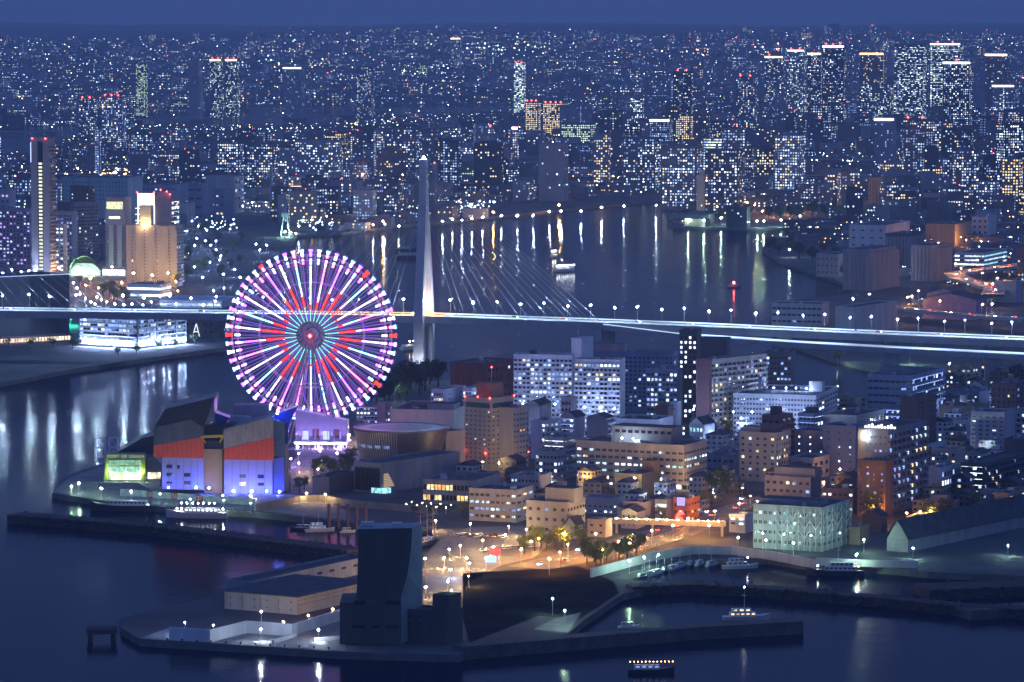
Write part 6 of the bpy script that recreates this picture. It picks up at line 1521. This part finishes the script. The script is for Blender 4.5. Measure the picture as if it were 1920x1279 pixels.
lamps([(980, 757), (1010, 757), (1040, 758), (1066, 758), (1096, 764), (1125, 765), (1152, 766), (1345, 770), (1375, 772), (1410, 773), (1300, 768)], L_BLUEW, 16, 'added facade light before the slabs of flats', 'added facade lights of the slabs of flats', .38)  # lamps added to brighten the fronts of the slabs
lamps([(1390, 784), (1430, 784), (1470, 785), (1510, 786)], L_BLUEW, 12, 'added facade light before the white office', 'added facade lights of the white office', .45)  # added only to light up the white facade
lamps([(1095, 893), (1140, 895), (1190, 896), (1240, 898), (1300, 890)], L_WARM, 10, 'added warm facade light before the big beige office', 'added facade lights of the big office', .4)  # extra lamps put in so the beige front reads lit
lamps([(1430, 1000), (1470, 1002), (1520, 1004), (1575, 1000)], L_WHITE, 8, 'white lamp before the braced office', 'lamps before the braced office', .15)
lamps([(905, 866), (935, 868), (975, 862)], L_WARM, 8, 'added warm light at the foot of the hotel tower', 'added facade lights of the hotel', .34)  # added warm fill for the hotel walls
lamps([(70, 500), (110, 502), (250, 512), (285, 516), (315, 512), (210, 500), (150, 485)], L_WARM, 14, 'warm lamp before the resort hotels', 'warm lamps before the resort hotels', .66)
# ================================================================ trees
LEAF = [mat('leaf green', (.085, .13, .045), .8, .4, .8), mat('leaf dark', (.045, .075, .035), .8, .4, .8), mat('leaf yellow green', (.18, .19, .05), .8, .4, .8)]
BARK = mat('bark', (.07, .05, .035), .9, .3, 1)
def tree_proto(seed, R_, Ht, n, lm):
    rn = random.Random(seed); b = MB()
    b.tube((0, 0, 0), (0, 0, Ht * .45), .06 * R_ + .12, .04 * R_ + .08, n=6)
    for k in range(6):
        a = k * 1.05 + rn.random(); q = Vector((math.cos(a) * R_ * .6, math.sin(a) * R_ * .6, Ht * rn.uniform(.6, .85)))
        b.tube((0, 0, Ht * rn.uniform(.3, .45)), q, .035 * R_ + .05, .03, n=4)
    trunk = b.mesh('trunk', BARK); c = MB()
    lobes = [(Vector((rn.uniform(-.55, .55) * R_, rn.uniform(-.55, .55) * R_, Ht * rn.uniform(.45, .88))), R_ * rn.uniform(.3, .55)) for _ in range(11)]
    for i in range(n):
        o_, r_ = rn.choice(lobes); d_ = Vector((rn.gauss(0, 1), rn.gauss(0, 1), rn.gauss(0, .8))).normalized() * r_ * (rn.random() ** .4)
        p = o_ + d_; s = R_ * rn.uniform(.06, .13)
        u = Vector((rn.gauss(0, 1), rn.gauss(0, 1), rn.gauss(0, 1))).normalized(); w_ = u.orthogonal().normalized()
        c.quad(p - u * s, p - w_ * s * .7, p + u * s, p + w_ * s * .7)
    return trunk, c.mesh('crown', lm)
TP = {'green': tree_proto(1, 3.6, 8, 520, LEAF[0]), 'dark': tree_proto(2, 6.5, 13, 800, LEAF[1]), 'lime': tree_proto(3, 3.2, 8, 480, LEAF[2]), 'bush': tree_proto(4, 2.4, 3.6, 320, LEAF[0])}
rt = random.Random(3)
def trees(pts, kind, label, group, jit=0, k=1, sc=1.0):
    for x, y in pts:
        for _ in range(k):
            p = P(x + rt.uniform(-jit, jit), y + rt.uniform(-jit, jit) * .35, GZ); s = rt.uniform(.8, 1.25) * sc
            o = root('tree', label, 'tree', p, rt.random() * 6.28, group); o.scale = (s, s, s * rt.uniform(.9, 1.15))
            put('trunk', TP[kind][0], o); put('crown', TP[kind][1], o)
trees([(715, 745), (735, 738), (752, 735), (770, 732), (790, 726), (810, 720), (705, 755), (725, 752), (745, 748), (765, 742), (785, 738), (800, 732), (820, 726), (700, 765), (722, 762), (760, 752)], 'dark', 'dark broad tree in the wood between wheel and bridge pylon', 'dark trees right of the wheel', 4, sc=1.15)
trees([(600, 882), (612, 876), (625, 886), (640, 878), (652, 872), (660, 866), (645, 892), (632, 896), (618, 892), (604, 896), (655, 884), (590, 890), (560, 925), (572, 918)], 'green', 'green tree in the garden at the foot of the wheel', 'garden trees below the wheel', 3)
trees([(765, 957), (785, 960), (805, 962), (825, 960), (845, 960), (870, 966), (775, 963)], 'bush', 'round shrub in the museum garden', 'shrubs of the museum garden', 3)
trees([(1000, 1032), (1012, 1028), (1025, 1030), (1040, 1030), (1052, 1026), (1066, 1028), (1085, 1022), (985, 1038), (1090, 1030)], 'green', 'roadside tree left of the footbridge', 'roadside trees left of the footbridge', 3)
trees([(1098, 1058), (1112, 1055), (1126, 1056), (1140, 1056), (1120, 1062), (1160, 1052), (1178, 1047), (1195, 1042)], 'dark', 'dark tree between road and boat basin', 'dark trees above the basin', 3, sc=.72)
trees([(1350, 942)], 'dark', 'large dark round tree right of the big beige office', None, sc=1.3)
trees([(1292, 968), (1304, 962), (1316, 958), (1328, 952)], 'lime', 'yellow lit street tree beside the red brick bar', 'street trees by the bar', 2, sc=1.2)
trees([(1360, 822), (1368, 818), (1352, 826)], 'lime', 'lamp lit yellow green tree left of the white office', 'trees left of the white office', 2, sc=1.3)
trees([(1044, 890), (1024, 892)], 'lime', 'lamp lit tree in the lane left of the big office', 'trees of the office lane', 1)
trees([(1240, 985), (1256, 982), (880, 965), (870, 972)], 'lime', 'yellow lit tree in front of a shop on the waterfront road', 'lit trees by the shops', 2)
trees([(1632, 972), (1648, 976), (1735, 975), (1770, 974), (1752, 980), (1826, 968), (1840, 972), (1905, 972), (1560, 988)], 'green', 'dark street tree below the right hand flats', 'street trees below the right flats', 3, sc=1.2)
trees([(350 + (i * 29) % 110, 420 + (i * 17) % 110) for i in range(26)], 'green', 'park tree behind the ferris wheel', 'trees of the park behind the wheel', 3, sc=1.35)
trees([(196, 560), (205, 556), (214, 564), (222, 570), (228, 560), (236, 572), (212, 548), (150, 540), (300, 545), (330, 540)], 'lime', 'lamp lit tree on the resort plaza', 'trees of the resort plaza', 3, sc=1.4)
trees([(1440, 472), (1462, 480), (1480, 478), (1500, 486), (1520, 492), (1540, 500), (1555, 505), (1575, 520), (1590, 528), (1612, 520), (1540, 478), (1566, 490)], 'dark', 'dark tree on the tip of the right bank', 'trees of the right bank tip', 4, sc=1.2)
trees([(1350, 415), (1372, 412), (1395, 414), (1410, 408), (1440, 410), (1460, 416), (1482, 410), (1500, 414), (1525, 406), (1545, 412)], 'dark', 'dark tree on the spit', 'trees of the spit', 4, sc=1.3)
trees([(1567, 684), (1573, 686)], 'lime', 'lamp lit green tree at the inlet under the viaduct', 'trees of the inlet', 1, sc=1.6)
trees([(20, 650), (60, 652), (100, 650), (140, 655), (300, 655), (330, 650), (360, 645), (400, 640), (260, 662), (225, 664)], 'bush', 'dark shrub on the left river embankment', 'shrubs of the left embankment', 5, sc=1.8)
trees([(1180, 780 + i % 2 * 6) for i in range(0)], 'green', '', '')
# ================================================================ small houses that fill the lanes
hb = [(o.location.x, o.location.y, w, d, t) for o, w, d, h, t in ALLB]
def free(x, y, m):
    for hx, hy, w, d, t in hb:
        th = rad(t); dx, dy = x - hx, y - hy
        lx = dx * math.cos(th) - dy * math.sin(th); ly = dx * math.sin(th) + dy * math.cos(th)
        x0, x1 = (-w, 0) if t >= 0 else (0, w)
        if x0 - m < lx < x1 + m and -m < ly < d + m: return False
    return True
roadp = gp([(950, 1062), (1000, 1050), (1080, 1024), (1160, 1000), (1290, 965), (1350, 945), (1425, 920), (1445, 940), (1375, 976), (1310, 1008), (1225, 1034), (1120, 1058), (1030, 1072)])
zone = gp([(870, 905), (990, 820), (1300, 800), (1500, 765), (1650, 760), (1700, 705), (1990, 720), (1990, 985), (1600, 1000), (1420, 950), (1300, 985), (1100, 985), (1000, 965)])
hs = random.Random(21); cnt = 0
Yh = 2040.0
HW_ = [W_PALE, W_GREY, W_BEIGE, W_WHITE, W_BROWN, W_BLUE, W_DARK, W_TAN]
while Yh < 2900:
    xh = -60.0 + hs.random() * 10
    while xh < 360:
        x, y = xh + hs.uniform(-2, 2), Yh + hs.uniform(-3, 3); xh += 19
        if hs.random() < .18 or not in_poly(x, y, zone) or in_poly(x, y, roadp) or not free(x, y, 7.5): continue
        w, d, hgt = hs.uniform(7, 11), hs.uniform(8, 12), hs.choice((6, 6.5, 9, 9.5, 12))
        wall = hs.choice(HW_); u, v = proj((x, y, GZ))
        where = 'left of the big office' if u < 1090 else ('by the big office' if u < 1340 else ('below the white office' if u < 1600 else 'below the viaduct'))
        gab = hs.random() < .5; cn = ['pale', 'grey', 'beige', 'white', 'brown', 'slate blue', 'dark', 'tan'][HW_.index(wall)]
        r = root('house', '%s %s %d floor house %s' % (cn, 'gabled' if gab else 'flat roofed', int(hgt / 3), where), 'house', (x, y, GZ), -rad(27) + hs.uniform(-.05, .05), 'small houses ' + where)
        b = MB(); b.box(-w / 2, w / 2, -d / 2, d / 2, 0, hgt, 0, 1); b.build('wall', [wall, ROOF], r)
        if gab:
            b = MB(); e = .5; g_ = 2.2
            b.quad((-w / 2 - e, -d / 2 - e, hgt), (-w / 2 - e, d / 2 + e, hgt), (0, d / 2 + e, hgt + g_), (0, -d / 2 - e, hgt + g_)); b.quad((0, -d / 2 - e, hgt + g_), (0, d / 2 + e, hgt + g_), (w / 2 + e, d / 2 + e, hgt), (w / 2 + e, -d / 2 - e, hgt))
            b.tri((-w / 2, -d / 2, hgt), (w / 2, -d / 2, hgt), (0, -d / 2, hgt + g_)); b.build('roof', ROOF, r)
        else:
            b = MB(); b.box(-w * .2, w * .15, -d * .1, d * .3, hgt + .01, hgt + 2.2); b.build('stair_head', wall, r)
        V_ = MB(); used = []; DW = MB()
        for f in range(int(hgt / 3)):
            for j in range(3):
                m_ = hs.choice(PAL['cool'] + [E_WARM]); lit = hs.random() < .22
                for fx in (0, 1):
                    if lit and fx == 1: lit = hs.random() < .4
                    if fx == 0: q = [(-w / 2 + (j + .25) * w / 3, -d / 2 - .06), (-w / 2 + (j + .75) * w / 3, -d / 2 - .06)]
                    else: q = [(w / 2 + .06, -d / 2 + (j + .25) * d / 3), (w / 2 + .06, -d / 2 + (j + .75) * d / 3)]
                    z0 = f * 3 + .9; z1 = z0 + 1.3
                    if lit and m_ not in used: used.append(m_)
                    (V_ if lit else DW).quad((*q[0], z0), (*q[1], z0), (*q[1], z1), (*q[0], z1), used.index(m_) if lit else 0)
        V_.build('lit_windows', used or [GLASS], r, kind='stuff'); DW.build('dark_windows', GLASS, r, kind='stuff')
        cnt += 1
    Yh += 26
print('houses', cnt)
# ================================================================ cars
def car_meshes():
    b = MB(); L, w = 4.4, 1.75
    prof = [(-2.2, .35), (2.2, .35), (2.2, .75), (1.9, .85), (1.0, .92), (.45, 1.42), (-1.1, 1.45), (-1.9, .95), (-2.2, .85)]
    a = [(x, -w / 2, z) for x, z in prof]; c = [(x, w / 2, z) for x, z in prof]; n = len(prof)
    b.add(a + c, [(i, (i + 1) % n, n + (i + 1) % n, n + i)[::-1] for i in range(n)] + [tuple(range(n)), tuple(range(2 * n - 1, n - 1, -1))])
    cols = {'white': (.65, .65, .66), 'silver': (.35, .36, .38), 'black': (.03, .03, .035), 'red': (.4, .04, .04)}
    bodies = {k: b.mesh('car_body', mat('car paint ' + k, v, .35, .05, 1, spec=.6)) for k, v in cols.items()}
    g = MB(); g.add([(.98, -.78, .95), (.98, .78, .95), (.5, .7, 1.4), (.5, -.7, 1.4)], [(0, 1, 2, 3)]); g.add([(-1.88, -.78, .98), (-1.88, .78, .98), (-1.15, .7, 1.43), (-1.15, -.7, 1.43)], [(3, 2, 1, 0)])
    for s in (-1, 1): g.add([(.8, s * .885, .95), (-1.6, s * .885, .95), (-1.0, s * .885, 1.38), (.4, s * .885, 1.38)], [(0, 1, 2, 3) if s > 0 else (3, 2, 1, 0)])
    glass = g.mesh('car_glass', GLASS)
    wl = MB(); wl.tube((0, -.11, 0), (0, .11, 0), .33, n=10); wheel_ = wl.mesh('wheel', mat('tyre', (.02, .02, .02)))
    h = MB(); h.box(-.06, .06, -.2, .2, -.12, .12); 
    return bodies, glass, wheel_, h.mesh('headlight', glow('headlight', (.85, .92, 1.0), 90)), h.mesh('tail_lamp', glow('tail lamp', (1.0, .05, .03), 30)), h.mesh('headlight', mat('unlit headlight', (.5, .5, .5), .2))
CB, CG, CW, CH, CT, CU = car_meshes()
def car(p, ang, col, label, group, lit=True, full=True):
    o = put('car', CB[col], None, p, ang); tag(o, label, 'car', group)
    if full:
        put('window_glass', CG, o)
        for x in (-1.4, 1.4):
            for y in (-.78, .78): put('wheel', CW, o, (x, y, .33))
    for y in (-.6, .6): put('headlight', CH if lit else CU, o, (2.2, y, .68)); put('tail_lamp', CT if lit else CU, o, (-2.2, y, .72))
rc = random.Random(9)
CK = ['white', 'silver', 'black', 'white', 'red']
for i in range(34):
    x = -40 + i * 58 + rc.uniform(-15, 15); p, q = deck_at(x), deck_at(x + 5); d_ = (q - p); d_.z = 0; d_.normalize(); n = Vector((-d_.y, d_.x, 0))
    left = i % 2; lane = rc.choice((4.2, 7.6)) * (1 if left else -1)
    ang = math.atan2(d_.y, d_.x) + (0 if left else math.pi)
    car(p + n * lane + Vector((0, 0, .02)), ang, CK[i % 5], 'car driving across the cable-stayed bridge with lamps on', 'cars on the bridge', full=False)
ra, rb2 = P(1015, 1062, GZ + .06), P(1425, 933, GZ + .06); d_ = (rb2 - ra).normalized(); n = Vector((-d_.y, d_.x, 0))
for i in range(16):
    t = (i + rc.uniform(.1, .9)) / 16; away = i % 3 > 0; lane = rc.choice((2.0, 5.2)) * (-1 if away else 1)
    car(ra.lerp(rb2, t) + n * lane, math.atan2(d_.y, d_.x) + (0 if away else math.pi), CK[(i * 2) % 5], 'car with red tail lamps on the waterfront road' if away else 'car with white headlights coming down the waterfront road', 'cars on the waterfront road')
for i in range(22):
    x, y = [(850 + i * 9, 1005 + (i % 3) * 1.5), (905 + (i - 11) * 10, 1034 - (i - 11) * .8)][i > 10]
    car(P(x, y, GZ + .05), rad(63), CK[(i * 3) % 5], '%s car parked in the %s row of the waterfront car park' % (CK[(i * 3) % 5], 'upper' if i <= 10 else 'lower'), 'cars parked in the waterfront car park', lit=False)
for i, q in enumerate(lp[:-1] + lp2[:-1]):
    nx_ = (lp + lp2)[(lp + lp2).index(q) + 1]; a_, c_ = P(*q), P(*nx_)
    for k in (.25, .7):
        p = a_.lerp(c_, k); car(p + Vector((0, 2 if k > .5 else -2, .05)), math.atan2((c_ - a_).y, (c_ - a_).x) + (math.pi if k > .5 else 0), CK[i % 5], 'car with lamps on along the right bank motorway', 'cars on the right bank motorway', full=False)
# ================================================================ boats
M_HULL = mat('white hull', (.6, .6, .6), .4, .1, .5); M_DH = mat('dark hull', (.04, .045, .06), .5, .2, .5); M_CAB = mat('cabin white', (.6, .6, .58), .5, .1, .5)
def boat(label, x, y, L, ang, hull=M_HULL, lights=(), decks=1, mast=0, win=None, cat='boat', name='boat', beam=.24):
    p = P(x, y, 0); r = root(name, label, cat, (p.x, p.y, 0), rad(ang)); B_ = L * beam; F_ = max(1.0, L * .09)
    b = MB(); st = [(-.5, .75, 0), (-.3, .95, 0), (.1, 1, 0), (.35, .7, .25), (.5, .04, .6)]
    rings = [[(t * L, -wd * B_ / 2, F_ * (1 + rs_)), (t * L * .97, -wd * B_ * .33, -.4), (t * L * .97, wd * B_ * .33, -.4), (t * L, wd * B_ / 2, F_ * (1 + rs_))] for t, wd, rs_ in st]
    for q0, q1 in zip(rings, rings[1:]):
        b.add(q0 + q1, [(0, 1, 5, 4)[::-1], (1, 2, 6, 5)[::-1], (2, 3, 7, 6)[::-1], (3, 0, 4, 7)[::-1]])
    b.add(rings[0], [(0, 1, 2, 3)]); b.build('hull', hull, r)
    z = F_
    for k in range(decks):
        l0, l1 = -.36 + .05 * k, .18 - .1 * k; hh = max(1.6, L * .07)
        b = MB(); b.box(l0 * L, l1 * L, -B_ * (.36 - .05 * k), B_ * (.36 - .05 * k), z, z + hh); cabo = b.build('cabin', M_CAB, r)
        b = MB(); n = max(3, int((l1 - l0) * L / 2))
        for i in range(n):
            xx = l0 * L + (i + .2) * (l1 - l0) * L / n
            for s in (-1, 1): yy = s * (B_ * (.36 - .05 * k) + .04); b.add([(xx, yy, z + hh * .45), (xx + (l1 - l0) * L / n * .6, yy, z + hh * .45), (xx + (l1 - l0) * L / n * .6, yy, z + hh * .82), (xx, yy, z + hh * .82)], [(0, 1, 2, 3)])
        b.build('cabin_windows', win or GLASS, cabo, kind='stuff'); z += hh
    if mast:
        b = MB(); b.tube((-.05 * L, 0, z), (-.05 * L, 0, z + mast), .16, .07, n=5); b.tube((-.05 * L - 1, 0, z + mast * .6), (-.05 * L + 1, 0, z + mast * .6), .07, n=4); b.build('mast', STEEL, r)
    for (lx, ly, lz, m_, r_) in lights: b = MB(); b.octa((lx * L, ly * B_, lz), r_); b.build('boat_lamp', m_, r)
    return r, F_, z
BW = glow('boat lamp white', (.85, .93, 1.0), 90, sampled=True); BWM = glow('boat lamp warm', (1.0, .75, .45), 90, sampled=True); BRD = glow('boat lamp red', (1.0, .08, .06), 160, sampled=True); BBL = glow('boat lamp blue', (.1, .2, 1.0), 160, sampled=True)
r, f_, z_ = boat('bright excursion boat with rows of white lamps at the aquarium quay', 368, 971, 31, 174, win=E_COOL2, lights=[(-.42 + i * .075, -.40, 4.2 + .2 * (i % 2), BW, .42) for i in range(11)] + [(-.3 + i * .09, 0, 7.4, BW, .36) for i in range(7)])
boat('low dark barge with blue lamps at the ferry quay', 230, 958, 34, 175, M_DH, lights=[(.36, -.2, 2.6, BBL, .5), (-.38, -.2, 3, BBL, .35)], decks=1, mast=5)
boat('white cabin cruiser moored under the museum', 600, 997, 15, 18, mast=6, decks=2, win=E_DIM)
boat('small dark workboat left of the white cabin cruiser', 566, 994, 13, 160, M_DH, mast=7)
boat('small white launch right of the cabin cruiser', 652, 999, 8, 20)
r, f_, z_ = boat('three masted sailing ship at the car park quay', 800, 1021, 22, 62, M_HULL, mast=0, cat='ship', name='sailing_ship')
for t in (-.28, .02, .28):
    b = MB(); b.tube((t * 22, 0, 2), (t * 22, 0, 17), .2, .1, n=5)
    for z in (8, 11, 14): b.tube((t * 22, -2.6, z), (t * 22, 2.6, z), .08, n=4)
    b.build('mast', W_BEIGE, r)
for i, (x, y) in enumerate(((1205, 1085), (1218, 1081), (1232, 1077), (1246, 1073), (1260, 1069), (1276, 1064), (1294, 1062), (1312, 1060), (1335, 1061))):
    boat('small fishing boat at the green lit basin quay', x, y, 9 + i % 3, 55 + (i * 13) % 20, M_HULL if i % 3 else M_DH, mast=4 + i % 3, win=GLASS)
    bpy.context.scene.collection.objects[-1] if False else None
for o in [o for o in COL.objects if o.parent is None and o.get('label', '').startswith('small fishing boat at')]: o['group'] = 'fishing boats at the basin quay'
boat('larger fishing boat with masts at the right end of the basin quay', 1388, 1066, 17, 12, mast=8, decks=2, lights=[(.2, 0, 5, BW, .3)])
boat('grey trawler with gear and lamps beside the braced office quay', 1566, 1079, 26, 175, M_DH, mast=9, decks=2, lights=[(.3, -.3, 4, BW, .35), (-.4, -.3, 4, BWM, .3)])
boat('cream patrol boat with lit cabin windows behind the low breakwater', 1400, 1163, 20, 6, M_HULL, mast=9, decks=2, win=E_WARM, lights=[(-.05, 0, 13.9, BW, .28)])
boat('small white boat tied to the low breakwater', 1180, 1178, 9, 8, mast=4)
boat('lit river ferry with white deck lamps in mid channel', 1058, 509, 27, 40, win=E_COOL2, decks=2, lights=[(-.4 + i * .1, -.3, 6, BW, .55) for i in range(9)])
boat('smaller lit ferry ahead of it in mid channel', 1039, 482, 18, 70, win=E_COOL2, lights=[(-.2, 0, 6, BWM, .8), (.2, 0, 6, BW, .6)])
boat('small boat with one red lamp in the right channel', 1376, 540, 14, 10, M_DH, lights=[(0, 0, 5, BRD, .9)])
boat('dark work barge with two white lamps behind the bridge pylon', 772, 484, 34, 8, M_DH, mast=12, lights=[(.2, 0, 12, BW, .8), (.3, 0, 12, BW, .8)])
boat('dark work barge lying alone in the river mouth left of the pylon', 760, 470, 24, 5, M_DH, mast=10)
boat('passenger boat with lit windows passing under the bridge', 768, 655, 24, 60, M_HULL, win=E_WARM, lights=[(.0, 0, 6, BWM, .5), (.2, 0, 6, BW, .4)])
boat('low boat with shore lights at the far river bank', 1295, 425, 36, 5, M_DH, lights=[(-.3, 0, 5, BW, .7), (.1, 0, 5, BW, .7)])
boat('tug with lamps at the river mouth near the green crane', 545, 446, 20, 5, M_DH, lights=[(0, 0, 6, BW, 1.0), (.3, 0, 5, BWM, .9)])
boat('long low cruise boat with a row of amber lamps in the foreground water', 1221, 1262, 18, 2, M_DH, lights=[(-.45 + i * .082, -.3, 4.6, glow('cruise lamp', (1.0, .5, .22), 26, sampled=True), .2) for i in range(12)], win=glow('cruise window', (.3, .45, .8), .9))
# ================================================================ people on the pier plaza
def person_mesh():
    me = bpy.data.meshes.new('person')
    vs = [(0, 0, .95), (0, 0, 1.2), (0, 0, 1.42), (0, 0, 1.5), (0, 0, 1.66), (.18, 0, 1.40), (.25, .02, 1.12), (.27, -.05, .86), (-.18, 0, 1.40), (-.25, .02, 1.12), (-.27, -.05, .86),
          (.1, 0, .9), (.11, -.02, .5), (.11, .02, .07), (.12, -.14, .04), (-.1, 0, .9), (-.12, .05, .5), (-.12, .08, .07), (-.12, -.06, .04)]
    es = [(0, 1), (1, 2), (2, 3), (3, 4), (2, 5), (5, 6), (6, 7), (2, 8), (8, 9), (9, 10), (0, 11), (11, 12), (12, 13), (13, 14), (0, 15), (15, 16), (16, 17), (17, 18)]
    rr_ = [.15, .15, .14, .06, .11, .07, .05, .04, .07, .05, .04, .1, .065, .05, .045, .1, .065, .05, .045]
    me.from_pydata(vs, es, []); o = bpy.data.objects.new('person', me); COL.objects.link(o)
    sk = o.modifiers.new('skin', 'SKIN'); 
    if not me.skin_vertices: me.skin_vertices.new() if hasattr(me.skin_vertices, 'new') else None
    for i, v in enumerate(me.skin_vertices[0].data): v.radius = (rr_[i], rr_[i] * .8); v.use_root = i == 0
    o.modifiers.new('sub', 'SUBSURF').levels = 1
    dg = bpy.context.evaluated_depsgraph_get(); out = bpy.data.meshes.new_from_object(o.evaluated_get(dg))
    bpy.data.objects.remove(o)
    return out
try:
    PM = person_mesh(); PM.materials.clear(); PM.materials.append(mat('dark clothing', (.04, .04, .05), .9, .2, 3))
    for i, (x, y) in enumerate(((384, 1194), (391, 1196), (395, 1195.5), (400, 1196), (405, 1196.5), (409, 1197), (413, 1197))):
        o = put('person', PM, None, P(x, y, GZ + .04), i * .9); tag(o, 'person in dark clothes standing at the plaza edge, %s from the left of seven' % ['first', 'second', 'third', 'fourth', 'fifth', 'sixth', 'seventh'][i], 'person', 'people at the plaza edge')
except Exception as ex: print('person failed', ex)
# bollards along the quays
bm = MB(); bm.lathe([(.28, 0), (.24, .5), (.42, .62), (.42, .85), (.1, .95)], n=8); bme = bm.mesh('bollard', DSTEEL)
for lab, pts, n in (('iron bollard on the edge of the pier plaza', [(300, 1201), (630, 1219)], 12), ('iron bollard on the edge of the ferry quay', [(205, 940), (470, 958)], 12)):
    for i in range(n):
        t = (i + .5) / n; x, y = pts[0][0] + t * (pts[1][0] - pts[0][0]), pts[0][1] + t * (pts[1][1] - pts[0][1])
        tag(put('bollard', bme, None, P(x, y - 1, GZ + .03)), lab, 'bollard', lab.replace('iron bollard', 'bollards'))
# signs in the car park
so = P(928, 1058, GZ); sg = root('billboard', 'red and blue lit sign board in the car park', 'sign', so, rad(-10))
b = MB(); b.box(-2.5, 2.5, -.2, .2, 4.5, 7.5); b.build('red_panel', glow('red sign', (1.0, .12, .10), 1.6), sg)
b = MB(); b.box(-4.5, .5, -.3, .1, .8, 3.8); b.build('blue_screen', glow('blue screen', (.25, .4, 1.0), 2.6), sg)
for x in (-2.2, 2.2): b = MB(); b.tube((x, .3, 0), (x, .3, 7), .15, n=5); b.build('post', STEEL, sg)

# ================================================================ labels: tell alike things apart by their order
def ordinal(n):
    u = ['', 'first', 'second', 'third', 'fourth', 'fifth', 'sixth', 'seventh', 'eighth', 'ninth', 'tenth', 'eleventh', 'twelfth', 'thirteenth', 'fourteenth', 'fifteenth', 'sixteenth', 'seventeenth', 'eighteenth', 'nineteenth', 'twentieth']
    if n <= 20: return u[n]
    t = {2: 'twenty', 3: 'thirty', 4: 'forty', 5: 'fifty', 6: 'sixty'}[n // 10]
    return t + '-' + u[n % 10] if n % 10 else {'twenty': 'twentieth', 'thirty': 'thirtieth', 'forty': 'fortieth', 'fifty': 'fiftieth', 'sixty': 'sixtieth'}[t]
by = {}
for o in COL.objects:
    if o.parent is None and o.get('category') and o.get('label'): by.setdefault(o['label'], []).append(o)
for lab, os_ in by.items():
    if len(os_) < 2: continue
    os_.sort(key=lambda o: proj(o.location)[0])
    for i, o in enumerate(os_):
        new = '%s, %s from the left' % (lab, ordinal(i + 1))
        if len(new.replace('-', ' ').split()) <= 16: o['label'] = new
        if not o.get('group'): o['group'] = lab
